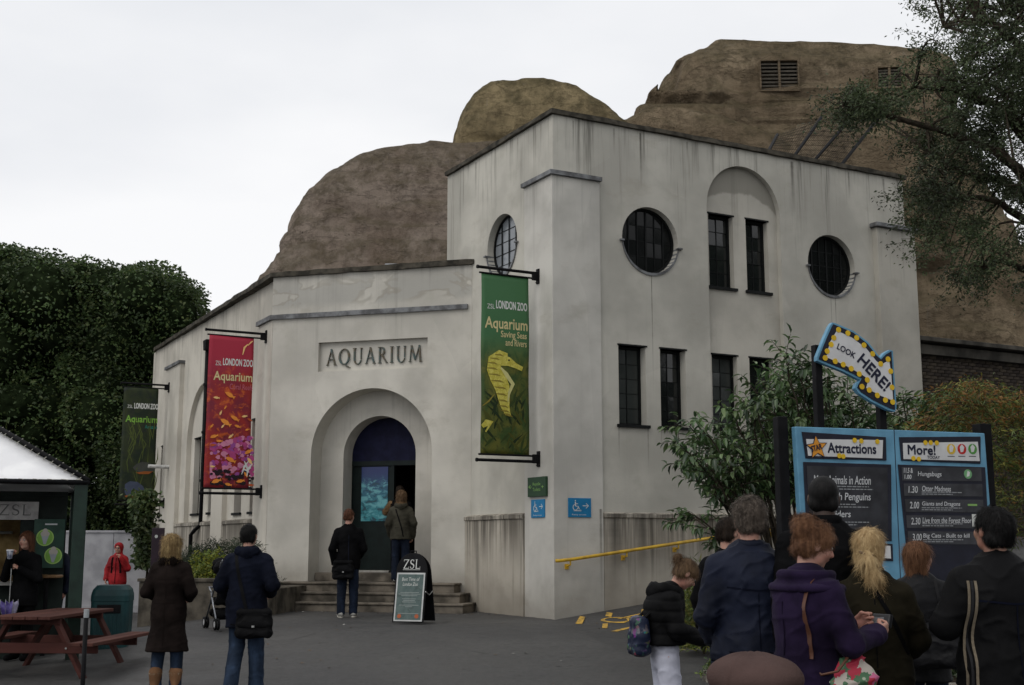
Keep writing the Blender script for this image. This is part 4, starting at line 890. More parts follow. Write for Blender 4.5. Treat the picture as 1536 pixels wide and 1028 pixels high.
for i in range(n):
    a = Vector((*bx[i], ground_z(*bx[i]))); b = Vector((*bx[(i + 1) % n], ground_z(*bx[(i + 1) % n]))); k = max(1, int((b - a).length / .9))
    for j in range(k):
        p = a.lerp(b, j / k); q = a.lerp(b, (j + 1) / k); g = (q - p).normalized() * .006; m = MB(); p.z = ground_z(p.x, p.y) + .03; q.z = ground_z(q.x, q.y) + .03; m.beam(p + g - k0, q - g - k0, .12, .18); m.build('kerbstone', M_kerb, ke, bevel=.012)
bush('low_shrub', 'low green ground cover plant beside the kerb and the white trousers', (2.55, 14.75, -.2), .34, 1400, .055, [ML_lau[1], ML_yel[1], ML_lau[0]], 15, .45, -.2, shape=(1, 1, .7))
bush('spiky_shrub', 'yellow green spiky shrub under the laurel beside the yellow handrail', (at(1052, 815, 16.8).x, 16.8, -.1), 1.25, 4200, .12, [ML_yel[1], ML_con[0], ML_con[2]], 16, .12, -1.0, shape=(.26, .3, .95))
bush('spiky_shrub', 'dark grassy shrub between the grey haired man and the planting bed', (3.7, 15.9, -.1), .7, 3500, .11, [ML_con[0], ML_lau[0]], 17, .2, -.6, shape=(.9, .7, .9))
bush('low_shrub', 'dense green shrub below the right half of the notice board', (5.9, 14.6, -.2), 1.0, 6500, .07, ML_lau, 18, .45, -.2, shape=(1.3, .7, .9))
bush('low_shrub', 'dense green shrub below the left half of the notice board', (4.2, 15.0, -.2), .8, 4500, .07, ML_lau, 19, .45, -.2, shape=(1.2, .7, .9))

# ------------------------------------------------------------------ banners
def print_mat(name, c1, c2, c3, sc=1.6, top=None):
    t = NT(name); Z = t.xyz()[2]; a = t.noise(t.map((1, 1, .8)), sc * 2, 5, .6, .8); b = t.noise(t.map((1, 1, 1), loc=(3, 3, 3)), sc * 6, 4, .6, .5)
    c = t.mix(t.rng(a, .38, .62), c1, c2); c = t.mix(t.m_('MULTIPLY', t.rng(b, .52, .68), .7), c, c3)
    if top: c = t.mix(t.rng(t.m_('ADD', Z, t.m_('MULTIPLY', a, .5)), top[0], top[1]), c, top[2])
    t.col(c); t.rough(.55, .25); return t.m
def flat(name, c, rough=.6, spec=.25): return M(name, c, rough, spec, .05, 9)
W_ink = flat('white_print', (.62, .63, .6)); CR_ink = flat('cream_print', (.62, .53, .27))
def banner(label, a0, wpx, clothpx, mat, texts, extra=None, reach=1.25):
    o = ab(a0, 0); p = on_plane(wpx[0], (wpx[1] + wpx[2]) / 2, o, UA); A, B_ = to_ab(p); O = ab(a0, B_, 0)
    t = empty('banner', O, ANG, label, 'banner', 'aquarium banners on black poles')
    def c(px, py): q = on_plane(px, py, O, UB) - O; return q.dot(UA), q.z
    (l, tp), (r_, _) = c(clothpx[0], clothpx[1]), c(clothpx[2], clothpx[1]); _, bt = c(clothpx[2], clothpx[3]); tp = c(clothpx[2], clothpx[1])[1]
    zt = tp; zb = bt
    bulge = lambda s, z: -.035 * math.sin(math.pi * (s - l) / (r_ - l)) * math.sin(math.pi * (z - zb) / (zt - zb)) + .012 * math.sin(3.5 * z + 2 * s)
    nxx, nz_ = 12, 30; V = []; F = []
    for j in range(nz_ + 1):
        for i in range(nxx + 1): s = l + (r_ - l) * i / nxx; z = zb + (zt - zb) * j / nz_; V.append((s, bulge(s, z), z))
    for j in range(nz_):
        for i in range(nxx): k = j * (nxx + 1) + i; F.append((k, k + 1, k + nxx + 2, k + nxx + 1))
    cl = mesh_obj('cloth', V, F, mat, t, True); so_ = cl.modifiers.new('thick', 'SOLIDIFY'); so_.thickness = .003; so_.offset = 0
    fn = lambda x, y, z: (x, bulge(x, z) - .004 + y, z)
    for (s, x0, y0, x1, y1, im, bold) in texts:
        y0 = y0 + (y1 - y0) * .12; a, b = c(x0, y1); a2, b2 = c(x1, y0); text(cl, s, a, b, a2 - a, b2 - b, im, bold=bold, fn=fn)
    end = l - .04
    for z, r in ((zt + .10, .028), (zt + .0, .018), (zb - .0, .018), (zb - .10, .028)):
        m = MB(); m.tube([(end if r < .02 else end - .03, 0, z), (-.02, 0, z)], r, 10); m.tube([(end - .05 if r > .02 else end - .02, 0, z), (end - .02, 0, z)], r * 1.25, 10); m.build('pole', M_blk, t, smooth=False)
    for z in (zt + .045, zb - .05):
        m = MB(); m.box((-.01, 0, z), (.03, .10, .28)); m.box((-.07, 0, z), (.12, .05, .16)); m.box((-.03, -.035, z + .11), (.02, .02, .02)); m.box((-.03, .035, z - .11), (.02, .02, .02)); m.build('bracket', M_blk, t, bevel=.006)
    if extra: extra(cl, c, fn)
    return t
def blob(parent, name, pts, mat, fn, off=0):
    m = MB(); m.add([fn(x, -.0012 * off, z) for x, z in pts], [tuple(range(len(pts)))]); return m.build(name, mat, parent, fix=False)
def pstrip(parent, name, c, pxs, wpx, mat, fn, off=0, k=None):
    sc_ = c(pxs[0][0] + 1, pxs[0][1])[0] - c(*pxs[0])[0]; L, R_ = strip([c(*p) for p in pxs], [x * sc_ for x in wpx]); m = MB(); n = len(L)
    m.add([fn(p.x, -.0012 * off, p.y) for p in L] + [fn(p.x, -.0012 * off, p.y) for p in R_], [(i, n + i, n + i + 1, i + 1) for i in range(n - 1)]); return m.build(name, mat, parent, fix=False)
def sea_extra(cl, c, fn):
    weed = [flat('dark_weed_print', (.014, .028, .008)), flat('olive_weed_print', (.07, .075, .012)), flat('moss_weed_print', (.035, .055, .012))]; r = random.Random(3)
    m = [MB(), MB(), MB()]
    for i in range(46):
        x = r.uniform(725, 790); y = r.uniform(600, 680); L = r.uniform(10, 26); a = r.uniform(-1.2, 1.2); p = [(x, y), (x + L * .5 * math.sin(a), y - L * .5), (x + L * math.sin(a * 1.4), y - L)]; p = [(min(791, max(724, q[0])), min(681, q[1])) for q in p]
        Lx, Rx = strip([c(*q) for q in p], [.02, .05, .005]); k = i % 3; m[k].add([fn(q.x, -.001 - .0001 * i, q.y) for q in Lx] + [fn(q.x, -.001 - .0001 * i, q.y) for q in Rx], [(0, 3, 4, 1), (1, 4, 5, 2)])
    for q, w_ in zip(m, weed): tag(q.build('printed_weed', w_, cl, fix=False), kind='stuff')
    Y1 = print_mat('seahorse_yellow_print', (.46, .40, .05), (.62, .56, .12), (.34, .27, .04), 9); Y2 = flat('seahorse_pale_print', (.56, .53, .22)); Y3 = flat('seahorse_ochre_print', (.24, .19, .03))
    body = [(760, 534), (750, 533), (741, 541), (740, 553), (746, 567), (752, 582), (754, 597), (756, 610), (760, 621), (764, 624)]
    pstrip(cl, 'printed_seahorse', c, body, [6, 14, 19, 21, 24, 22, 18, 13, 8, 3], Y1, fn, 6); pstrip(cl, 'printed_seahorse', c, [(748, 540), (762, 543), (772, 549), (783, 554)], [16, 12, 7, 6], Y1, fn, 6.5)
    pstrip(cl, 'printed_seahorse', c, [(750, 552), (758, 562), (768, 577), (762, 590), (760, 604)], [2, 6, 6, 4, 1], Y2, fn, 7.5)
    for i in range(13):
        t = i / 12 * 8; k = int(min(t, 7)); f = t - k; x = body[k + 1][0] * (1 - f) + body[min(k + 2, 9)][0] * f; y = body[k + 1][1] * (1 - f) + body[min(k + 2, 9)][1] * f; w_ = 10 - abs(i - 5) * .7
        pstrip(cl, 'printed_spine', c, [(x - w_ - 2, y - 1), (x, y), (x + w_ * .6, y + 2)], [1, 2.2, .6], Y3, fn, 8 + .1 * i)
    for (x, y) in ((752, 528), (746, 530), (758, 530)): pstrip(cl, 'printed_spine', c, [(x, y + 6), (x, y)], [4, .5], Y1, fn, 6.2)
    q = c(762, 541); blob(cl, 'printed_eye', [(q[0] + .018 * math.cos(a), q[1] + .018 * math.sin(a)) for a in np.linspace(0, 6, 9)], flat('dark_print', (.015, .015, .01)), fn, 9)
    pstrip(cl, 'printed_weed', c, [(723, 609), (732, 602), (740, 592)], [1, 2.5, 1], Y3, fn, 5); pstrip(cl, 'printed_weed', c, [(723, 640), (730, 634), (737, 632), (728, 648)], [5, 9, 4, 2], Y1, fn, 5.2)
    pstrip(cl, 'printed_weed', c, [(763, 680), (761, 665), (766, 650)], [1, 1.6, .6], weed[1], fn, 5.4)
GB = print_mat('green_seahorse_print', (.04, .075, .018), (.12, .12, .022), (.02, .034, .010), 1.5, (4.6, 5.3, (.055, .15, .062)))
banner('green aquarium banner with a yellow seahorse beside the corner pier', 0, (808, 408, 690), (722, 417, 793, 684), GB,
       [('ZSL', 730, 456, 741, 463, W_ink, 0), ('LONDON ZOO', 743, 455, 790, 463, W_ink, .006), ('Aquarium', 727, 479, 790, 497, CR_ink, .006), ('Saving Seas', 750, 499, 789, 509, CR_ink, .002), ('and Rivers', 757, 511, 789, 519, CR_ink, .002)], sea_extra)
def reef_extra(cl, c, fn):
    r = random.Random(9); O_ = [flat('orange_fish_print', (.75, .26, .04)), flat('pale_fish_print', (.80, .50, .20)), flat('red_fish_print', (.45, .08, .02))]
    Pk = [flat('magenta_coral_print', (.42, .06, .20)), flat('violet_coral_print', (.30, .07, .28)), flat('pink_coral_print', (.60, .22, .34))]; Bk = flat('black_reef_print', (.018, .008, .012)); ms = [MB(), MB(), MB()]
    for i in range(150):
        x = r.uniform(315, 379); y = r.uniform(652, 716); y = max(y, 668 - (x - 315) * .25 + r.uniform(0, 6)); rr_ = r.uniform(.02, .07); q = c(x, y); k = r.randrange(3)
        ms[k].add([fn(min(max(q[0] + rr_ * (1 + .3 * math.sin(3 * a + i)) * math.cos(a), c(314.5, y)[0]), c(381, y)[0]), -.001 - .00008 * i, q[1] + rr_ * math.sin(a)) for a in np.linspace(0, 5.6, 8)], [tuple(range(8))])
    for q, w_ in zip(ms, Pk): tag(q.build('printed_coral', w_, cl, fix=False), kind='stuff')
    m = MB()
    for i in range(40):
        x = r.uniform(316, 379); y = r.uniform(706, 733); rr_ = r.uniform(.03, .07); q = c(x, y)
        m.add([fn(min(max(q[0] + rr_ * math.cos(a), c(314.5, y)[0]), c(381, y)[0]), -.014 - .00008 * i, max(q[1] + rr_ * .7 * math.sin(a), c(350, 734)[1])) for a in np.linspace(0, 5.6, 8)], [tuple(range(8))])
    tag(m.build('printed_reef', Bk, cl, fix=False), kind='stuff'); ms = [MB(), MB(), MB()]
    fs = [(344, 593, 18, -.5), (324, 597, 10, -.1), (351, 628, 16, -.5), (337, 612, 7, 1), (330, 620, 8, 1.2), (360, 612, 7, 0), (337, 634, 20, -.55), (366, 625, 10, .2), (374, 630, 9, -.4), (355, 640, 11, -.3), (320, 655, 14, .3), (335, 652, 12, .4), (328, 662, 10, 0), (345, 655, 10, .7), (318, 668, 12, .1), (370, 645, 8, .3), (372, 678, 15, .5), (374, 692, 14, -.9), (345, 690, 18, -.4), (318, 700, 9, 0), (324, 722, 16, .3), (342, 727, 12, -.2), (360, 722, 14, .2), (376, 728, 10, 0), (368, 712, 10, -1), (333, 640, 8, .9), (326, 645, 7, -.8), (316, 640, 9, .8)]
    for i, (x, y, L, a) in enumerate(fs):
        s = L * 1.25 / 95; q = c(x, y); ca, sa = math.cos(a), math.sin(a); sh = [(-.5, 0), (-.25, .17), (.1, .2), (.35, .07), (.52, .18), (.48, 0), (.52, -.16), (.35, -.06), (.1, -.18), (-.25, -.14)]
        def cl_(u): return min(max(u, c(314.5, y)[0]), c(381.5, y)[0])
        ms[(i * 7) % 3 if L < 14 else (i % 2)].add([fn(cl_(q[0] + s * (u * ca - v * sa)), -.019 - .0001 * i, q[1] + s * (u * sa + v * ca)) for u, v in sh], [tuple(range(10))])
    for q, w_ in zip(ms, O_): tag(q.build('printed_fish', w_, cl, fix=False), kind='stuff')
    for (a, b, d) in (((362, 712), (366, 700), (372, 692)), ((370, 715), (371, 704), (378, 696)), ((364, 704), (370, 706), (376, 702)), ((366, 692), (369, 700), (373, 709))): pstrip(cl, 'printed_lionfish', c, [a, b, d], [1, 3.2, 1], W_ink, fn, 18)
    pstrip(cl, 'printed_fish', c, [(363, 533), (366, 522), (371, 517)], [1, 3, 1], O_[1], fn, 18); pstrip(cl, 'printed_fish', c, [(371, 519), (376, 514), (379, 512)], [1, 2, 1], O_[1], fn, 18)
RB = print_mat('red_reef_print', (.30, .025, .022), (.18, .018, .035), (.62, .13, .02), 1.1, (4.7, 5.6, (.36, .025, .05)))
banner('red aquarium banner with orange reef fish on the doorway bay corner', -3.12, (396, 507, 740), (314, 507, 381, 734), RB,
       [('ZSL', 323, 541, 332, 548, W_ink, 0), ('LONDON ZOO', 334, 540, 379, 548, W_ink, .006), ('Aquarium', 320, 559, 378, 574, CR_ink, .006), ('Coral Reefs', 344, 577, 379, 584, flat('pink_print', (.48, .12, .16)), .001)], reef_extra)
def fish_extra(cl, c, fn):
    G1 = flat('slate_fish_print', (.06, .075, .12)); G2 = flat('orange_belly_print', (.30, .09, .02)); G3 = flat('weed_blade_print', (.075, .10, .022)); G4 = flat('dark_fish_print', (.06, .065, .055)); r = random.Random(4)
    m = MB()
    for i in range(26):
        x = r.uniform(190, 234); y = r.uniform(650, 745); Lx, Rx = strip([c(x, y), c(min(237, x + r.uniform(-6, 8)), y - 16), c(min(237, x + r.uniform(-8, 12)), y - 34)], [.01, .03, .004]); m.add([fn(q.x, -.002 - .0001 * i, q.y) for q in Lx] + [fn(q.x, -.002 - .0001 * i, q.y) for q in Rx], [(0, 3, 4, 1), (1, 4, 5, 2)])
    tag(m.build('printed_weed', G3, cl, fix=False), kind='stuff')
    def fish(x, y, L, H, m1, o):
        a, b = c(x, y); sx = L / 62; sy = H / 62; sh = [(-.5, 0), (-.35, .3), (-.1, .5), (.2, .45), (.42, .2), (.5, -.05), (.4, -.3), (.1, -.48), (-.2, -.42), (-.42, -.2)]
        blob(cl, 'printed_fish', [(max(a + u * sx, c(187, y)[0]), b + v * sy) for u, v in sh], m1, fn, o); blob(cl, 'printed_fish', [(max(a + u * sx, c(187, y)[0]), b + v * sy - sy * .42) for u, v in [(-.35, 0), (0, .12), (.4, .14), (.2, -.1), (-.2, -.12)]], G2, fn, o + 1)
    fish(198, 734, 42, 27, G1, 5); fish(216, 702, 38, 20, G4, 5)
DB = print_mat('dark_river_print', (.012, .022, .012), (.03, .04, .014), (.016, .018, .022), 1.3, (5.9, 6.3, (.05, .085, .02)))
banner('dark green aquarium banner with piranha fish hanging furthest left', -3.12, (250, 580, 760), (186, 583, 238, 752), DB,
       [('ZSL', 191, 607, 199, 612, W_ink, 0), ('LONDON ZOO', 201, 606, 237, 613, W_ink, .008), ('Aquarium', 188, 624, 236, 636, flat('lime_print', (.20, .42, .06)), .008), ('Amazon', 217, 638, 236, 643, flat('teal_print', (.02, .22, .17)), .001)], fish_extra)

# ------------------------------------------------------------------ small wall signs and the handrail
def wall_sign(name, label, u, o, box, mat, cat, group=None, d=.02, base=None):
    nn = Vector((u.y, -u.x, 0)); x0, y0, x1, y1 = box
    def c(px, py): q = on_plane(px, py, o, nn); return q
    a = c(x0, y1); b = c(x1, y1); tt = c(x0, y0); e = empty(name, Vector((a.x, a.y, a.z)), math.atan2(u.y, u.x), label, cat, group); W = (b - a).dot(u); H = tt.z - a.z
    m = MB(); m.box((W / 2, -d / 2, H / 2), (W, d, H)); m.build('sign_panel', mat, e, bevel=.003); return e, W, H
def access(e, W, H, d, flip=1):
    f = lambda x, y, z: (x * W, -d - .002 + y, z * H); m = MB(); k = W / H
    def L(p, w_): stroke(m, p, [w_] * len(p), 0, .001, f)
    m.add([f(.30 + .035 / k * math.cos(a), 0, .86 + .035 * math.sin(a)) for a in np.linspace(0, 5.6, 8)], [tuple(range(8))])
    L([(.30, .80), (.31, .58)], .045); L([(.31, .70), (.42, .70)], .03); L([(.31, .57), (.42, .57), (.47, .42)], .04)
    L([(.30 + .13 / k * math.cos(a) * 1.1, .52 + .15 * math.sin(a)) for a in np.linspace(1.9, 6.2, 14)], .03); L([(.22, .33), (.56, .33), (.56, .38), (.22, .33)], .02)
    L([(.62, .6), (.88, .6)], .035); L([(.77, .73), (.88, .6), (.77, .47)], .03); m.build('symbol', W_ink, e, fix=False)
BL = flat('blue_sign_face', (.01, .17, .36), .5, .3); GR = flat('dark_green_sign', (.02, .055, .026), .5, .3)
UL = -UB
e, W, H = wall_sign('direction_sign', 'small dark green sign pointing to the toilets on the corner pier', UL, ab(0, 0), (795, 717, 822, 746), GR, 'sign', d=.05)
lime = flat('lime_lettering', (.22, .40, .12)); text(e, 'Reptile', W * .3, H * .52, W * .42, H * .2, lime, -.053); text(e, 'Toilets', W * .3, H * .28, W * .42, H * .17, lime, -.053); text(e, '<', W * .06, H * .4, W * .12, H * .22, lime, -.053); text(e, '-', W * .1, H * .49, W * .14, H * .03, lime, -.053); text(e, '+', W * .78, H * .4, W * .12, H * .16, lime, -.053)
e, W, H = wall_sign('access_sign', 'narrow blue wheelchair sign under the small green sign', UL, ab(0, 0), (798, 750, 818, 777), BL, 'sign', 'blue wheelchair access signs'); access(e, W, H, .02); text(e, 'Ramp access', W * .18, H * .08, W * .64, H * .09, W_ink, -.0225)
e, W, H = wall_sign('access_sign', 'wide blue wheelchair sign above the yellow handrail', UA, ab(0, 0), (852, 747, 886, 776), BL, 'sign', 'blue wheelchair access signs'); access(e, W, H, .02); text(e, 'Ramp access', W * .15, H * .08, W * .62, H * .1, W_ink, -.0225)
hr = empty('handrail', ab(.1, 0), ANG, 'bright yellow handrail climbing the wall beside the ramp', 'handrail'); M_hr = M('yellow_rail_paint', (.58, .36, .02), .4, .45, .12, 6, c2=(.42, .25, .02))
zr = lambda a: 1.0 + .123 * a
m = MB(); m.tube([(-.12, -.10, zr(-.0)), (-.08, -.14, zr(0)), (.2, -.14, zr(.2)), (7.4, -.14, zr(7.4))], .03, 12); m.build('rail', M_hr, hr, smooth=True)
for a in (.15, 1.32, 2.45, 3.6, 4.75, 5.9): m = MB(); m.tube([(a, -.14, zr(a) - .01), (a, -.14, zr(a) - .09), (a, -.0, zr(a) - .12)], .016, 8); m.box((a, -.01, zr(a) - .12), (.07, .03, .09)); m.build('rail_bracket', M_hr, hr, smooth=False)

# ------------------------------------------------------------------ A-board
p = on_ground(611, 937); e = empty('a_board', p, math.radians(-16), 'black framed pavement sign with a round top in front of the steps', 'sign'); LN = .20
def board_leaf(y0, y1, Hh=1.14, w=.54, nm='front_leaf'):
    ol = rect(-w / 2, 0.03, w / 2, .86)[:2] + [(w / 2, .84)] + [(w / 2 * math.cos(a), .84 + (Hh - .84) * math.sin(a)) for a in np.linspace(.1, math.pi - .1, 14)] + [(-w / 2, .84)]
    sl = lambda x, y, z: (x, y + y0 + (y1 - y0) * z / Hh, z); m = MB(); m.prism(ol, 0, .03, sl); return m.build(nm, M_blk, e, bevel=.006), sl
fl, sl = board_leaf(0, .22); bl_, _ = board_leaf(.58, .27, nm='back_leaf')
m = MB(); m.prism(rect(-.245, .05, .245, .82), -.006, .0, sl); m.build('poster_frame', flat('white_poster_frame', (.55, .56, .55)), fl); 
m = MB(); m.prism(rect(-.22, .075, .22, .795), -.010, -.005, sl); m.build('poster', print_mat('grey_green_poster', (.085, .125, .12), (.12, .16, .15), (.05, .075, .07), 2), fl)
serif_word(fl, 'ZSL', -.15, .885, .30, .15, W_ink, -.006, -.001, sl, name='lettering', gap=.06)
m = MB(); m.prism(rect(-.15, .865, .15, .872), -.004, 0, sl); m.build('underline', W_ink, fl)
text(fl, 'Best Time of', -.15, .69, .30, .055, W_ink, -.012, fn=sl, shear=.12); text(fl, 'London Zoo', -.13, .61, .26, .055, W_ink, -.012, fn=sl, shear=.12)
m = MB()
for i, (a, w_) in enumerate([(.50, .16), (.475, .19), (.45, .14), (.40, .12), (.375, .1), (.35, .12), (.30, .17), (.275, .06), (.17, .18)]): m.prism(rect(-w_ + .0, a, w_, a + .008), -.0125, -.0105, sl)
tag(m.build('small_print', flat('pale_small_print', (.3, .34, .33)), fl), kind='stuff')
for sx in (-.15, .15): m = MB(); m.prism(circ(sx, .13, .035, 10), -.013, -.0105, sl); m.build('orange_mark', flat('orange_print', (.45, .12, .05)), fl)
m = MB(); m.tube([(.27, .10, .52), (.275, .27, .46), (.27, .44, .52)], .008, 6); m.build('hinge_strap', M('dull_steel', (.4, .4, .4), .4, .5, metal=.8), e); m = MB(); m.tube([(-.05, .24, 1.12), (-.05, .25, 1.17), (.05, .25, 1.17), (.05, .24, 1.12)], .01, 6); m.build('handle', M_blk, e)

# ------------------------------------------------------------------ big blue notice board and the arrow
nu = Vector((math.sin(math.radians(71)), math.cos(math.radians(71)), 0)); no = at(1193, 640, 12.6); no.z = -.2
nb = empty('notice_board', no, math.atan2(nu.y, nu.x), 'large blue zoo notice board listing attractions and show times on black panels', 'notice board'); nn_ = Vector((nu.y, -nu.x, 0))
def nbc(px, py): q = on_plane(px, py, no, nn_) - no; return q.dot(nu), q.z
BB = M('sky_blue_board_paint', (.12, .29, .42), .45, .35, .12, 3, .15, 60, c2=(.095, .245, .365)); BK = M('navy_black_frame', (.010, .011, .022), .45, .3); SL = M('chalk_slate_panel', (.030, .031, .036), .6, .25, .25, 4); SG = M('slate_row_panel', (.045, .046, .052), .55, .25, .2, 5)
WH = M('white_board_panel', (.58, .58, .58), .5, .3, .05, 4); NV = flat('navy_lettering', (.014, .016, .035)); YB = flat('yellow_bulb_print', (.65, .42, .02)); CH = flat('chalk_lettering', (.52, .53, .54))
def plate(par, name, pxs, d0, d1, mat, bev=0, r=0):
    m = MB(); m.prism([nbc(*p) for p in pxs], d0, d1); return m.build(name, mat, par, bevel=bev)
bd = plate(nb, 'board_panel', [(1193, 640), (1341, 645), (1477, 650), (1496, 900), (1208, 900)], 0, .08, BB, .008)
m = MB(); q0 = nbc(1341, 645); q1 = nbc(1352, 900); m.prism([(q0[0] - .004, q0[1]), (q0[0] + .004, q0[1]), (q1[0] + .004, q1[1]), (q1[0] - .004, q1[1])], -.002, .01); m.build('panel_joint', BK, nb)
def post(px0, px1, y, off, nm='post', zt=None):
    a, z = nbc((px0 + px1) / 2, y); wd = (nbc(px1, y)[0] - nbc(px0, y)[0]); m = MB(); m.box((a, off, z / 2 - .2), (wd, wd * .9, z + .4)); return m.build(nm, M_blk, nb, bevel=.008)
post(1172, 1187, 624, .12); post(1475, 1492, 635, .12)
def bulbs(par, pts, r, d):
    for (x, y) in pts: a, b = nbc(x, y); m = MB(); m.prism(circ(a, b, r, 12), d - .004, d); m.build('printed_bulb', YB, par)
def txt(par, s, x0, y0, x1, y1, mat, d, bold=0, shear=0):
    a, b = nbc(x0, y1); a2, _ = nbc(x1, y1); _, b2 = nbc(x0, y0); return text(par, s, a, b, a2 - a, b2 - b, mat, d, rot=math.atan2(nbc(x1, y1)[1] - b, a2 - a) if False else 0, bold=bold, shear=shear)
hl = plate(nb, 'header_frame', [(1202, 648), (1328, 656), (1329, 691), (1208, 688)], -.012, .0, BK, .004); hw = plate(nb, 'header_panel', [(1208, 659), (1323, 660.5), (1322, 688), (1211, 684)], -.018, -.012, WH)
txt(hw, 'Attractions', 1240, 665, 1312, 679.5, NV, -.0195, .006); bulbs(hw, [(1280, 661), (1290, 662), (1314, 663), (1257, 684), (1263, 685)], .026, -.022)
a, b = nbc(1223.5, 672); m = MB(); R1 = .115
st_ = [(a + (R1 if i % 2 == 0 else R1 * .45) * math.cos(math.pi / 2 + i * math.pi / 5 + .1), b + (R1 if i % 2 == 0 else R1 * .45) * math.sin(math.pi / 2 + i * math.pi / 5 + .1)) for i in range(10)]
m.prism([(a + (x - a) * 1.18, b + (y - b) * 1.18) for x, y in st_], -.024, -.019); so2 = m.build('star_outline', NV, hw); m = MB(); m.prism(st_, -.028, -.0235); m.build('star', flat('orange_star_print', (.62, .26, .03)), hw); text(hw, 'STAR', a - .068, b - .045, .13, .055, NV, -.030, rot=.25, bold=.004)
hr2 = plate(nb, 'header_frame', [(1348, 656), (1470, 655), (1470, 696), (1351, 691)], -.012, .0, BK, .004); hw2 = plate(nb, 'header_panel', [(1353, 665), (1465, 663), (1468, 692), (1354, 689)], -.018, -.012, WH)
txt(hw2, 'More!', 1360, 668, 1401, 682, NV, -.0195, .006); txt(hw2, 'TODAY', 1389, 684, 1408, 688.5, NV, -.0195, .001); bulbs(hw2, [(1386, 664.5), (1394, 664.5), (1403, 665), (1368, 688), (1376, 689)], .026, -.022)
for (x, cc) in ((1425, (.62, .42, .05)), (1441, (.45, .02, .02)), (1457, (.08, .26, .05))):
    a, b = nbc(x, 674); m = MB(); m.prism(circ(a, b, .056, 18), -.021, -.018); ic = m.build('activity_icon', flat('icon_%s' % {1425: 'amber', 1441: 'red', 1457: 'green'}[x], cc), hw2); m = MB(); m.prism([(a - .02, b - .035), (a + .012, b - .03), (a + .03, b + .02), (a + .0, b + .05), (a - .028, b + .02)], -.023, -.0205); m.build('icon_figure', WH, ic)
    a, b = nbc(x, 685.5); m = MB(); m.prism(rect(a - .045, b, a + .045, b + .008), -.019, -.0175); m.build('small_print', SG, hw2)
sl_ = plate(nb, 'listing_frame', [(1204, 693), (1336, 697), (1337, 812), (1210, 809)], -.012, .0, BK, .006); sp_ = plate(nb, 'listing_panel', [(1209, 699), (1330, 702), (1331, 806), (1214, 803)], -.016, -.011, SL)
txt(sp_, 'Meet Animals in Action', 1219, 713, 1304, 726, CH, -.018, .0012, .1); txt(sp_, 'Rockish Penguins', 1226, 739, 1304, 753.5, CH, -.018, .0012, .1); txt(sp_, 'Spiders', 1240, 766, 1274, 779, CH, -.018, .0012, .1)
def smallprint(par, rows, d=-.0165):
    m = MB()
    for (x0, x1, y) in rows: a, b = nbc(x0, y); a2, _ = nbc(x1, y); r = random.Random(int(x0 * y)); x = a
        # broken dashes, too small to read
    for (x0, x1, y) in rows:
        a, b = nbc(x0, y); a2, _ = nbc(x1, y); r = random.Random(int(x0 * y)); x = a
        while x < a2: w_ = r.uniform(.02, .06); m.prism(rect(x, b, min(x + w_, a2), b + .010), d - .001, d + .001); x += w_ + .010
    tag(m.build('small_print', flat('faint_chalk_print', (.26, .27, .28)), par), kind='stuff')
smallprint(sp_, [(1222, 1302, 730), (1222, 1308, 734), (1222, 1282, 757), (1222, 1302, 761), (1240, 1302, 784), (1240, 1284, 788)])
sr = plate(nb, 'listing_frame', [(1346, 697), (1477, 701), (1487, 890), (1366, 890)], -.012, .0, BK, .006)
rows = [(1351, 701, 1470, 721, None, 'Hungabugs', 1375, 1410), (1354, 725.5, 1471.5, 744, '1.30', 'Otter Madness', 1381, 1424), (1356, 749, 1473, 768, '2.00', 'Giants and Dragons', 1381, 1438), (1358, 773, 1474, 792, '2.30', 'Live from the Forest Floor', 1382, 1455), (1360, 797, 1475, 816, '3.00', 'Big Cats - Built to kill', 1383, 1452)]
for k, (x0, y0, x1, y1, tm, s, tx0, tx1) in enumerate(rows):
    rp_ = plate(nb, 'listing_row', [(x0, y0), (x1, y0 + 1), (x1 + 1, y1 + 1), (x0 + 1, y1)], -.018, -.011, SG); y0 += .5
    if tm: txt(rp_, tm, x0 + 7, y0 + 3.5, x0 + 20.5, y0 + 13.5, CH, -.0195, .0015, .1)
    else: txt(rp_, '11.5 &', x0 + 3, y0 + 1, x0 + 16, y0 + 8, CH, -.0195, .002, .1); txt(rp_, '1.00', x0 + 4, y0 + 11, x0 + 14, y0 + 17, CH, -.0195, .002, .1)
    txt(rp_, s, tx0, y0 + (6 if k == 0 else 3), tx1, y0 + (15 if k == 0 else 11), CH, -.0195, .001, .12)
    if k: smallprint(rp_, [(tx0, tx0 + 60, y0 + 13), (tx0, tx0 + 46, y0 + 16)], -.019)
    if k == 0: a, b = nbc(1450, 711.5); m = MB(); m.prism(circ(a, b, .05, 16), -.022, -.018); m.build('green_badge', flat('pale_green_badge', (.16, .36, .17)), rp_); m = MB(); m.prism([(a - .02, b - .03), (a + .015, b - .02), (a + .025, b + .02), (a - .005, b + .035)], -.024, -.0215); m.build('badge_figure', W_ink, rp_)
    if k == 2: a, b = nbc(1450, 759); m = MB(); m.prism(rect(a, b, a + .12, b + .02), -.0195, -.018); m.build('badge_lettering', lime, rp_)
    if k == 3: a, b = nbc(1457, 790); m = MB(); m.prism(rect(a, b, a + .09, b + .13), -.0205, -.018); m.build('white_card', W_ink, rp_)
fr = plate(nb, 'lower_frame', [(1312, 815), (1338, 816), (1339, 842), (1314, 841)], -.012, 0, BK, .004); plate(nb, 'lower_panel', [(1316, 818), (1334, 819), (1335, 838), (1318, 837)], -.018, -.011, WH)
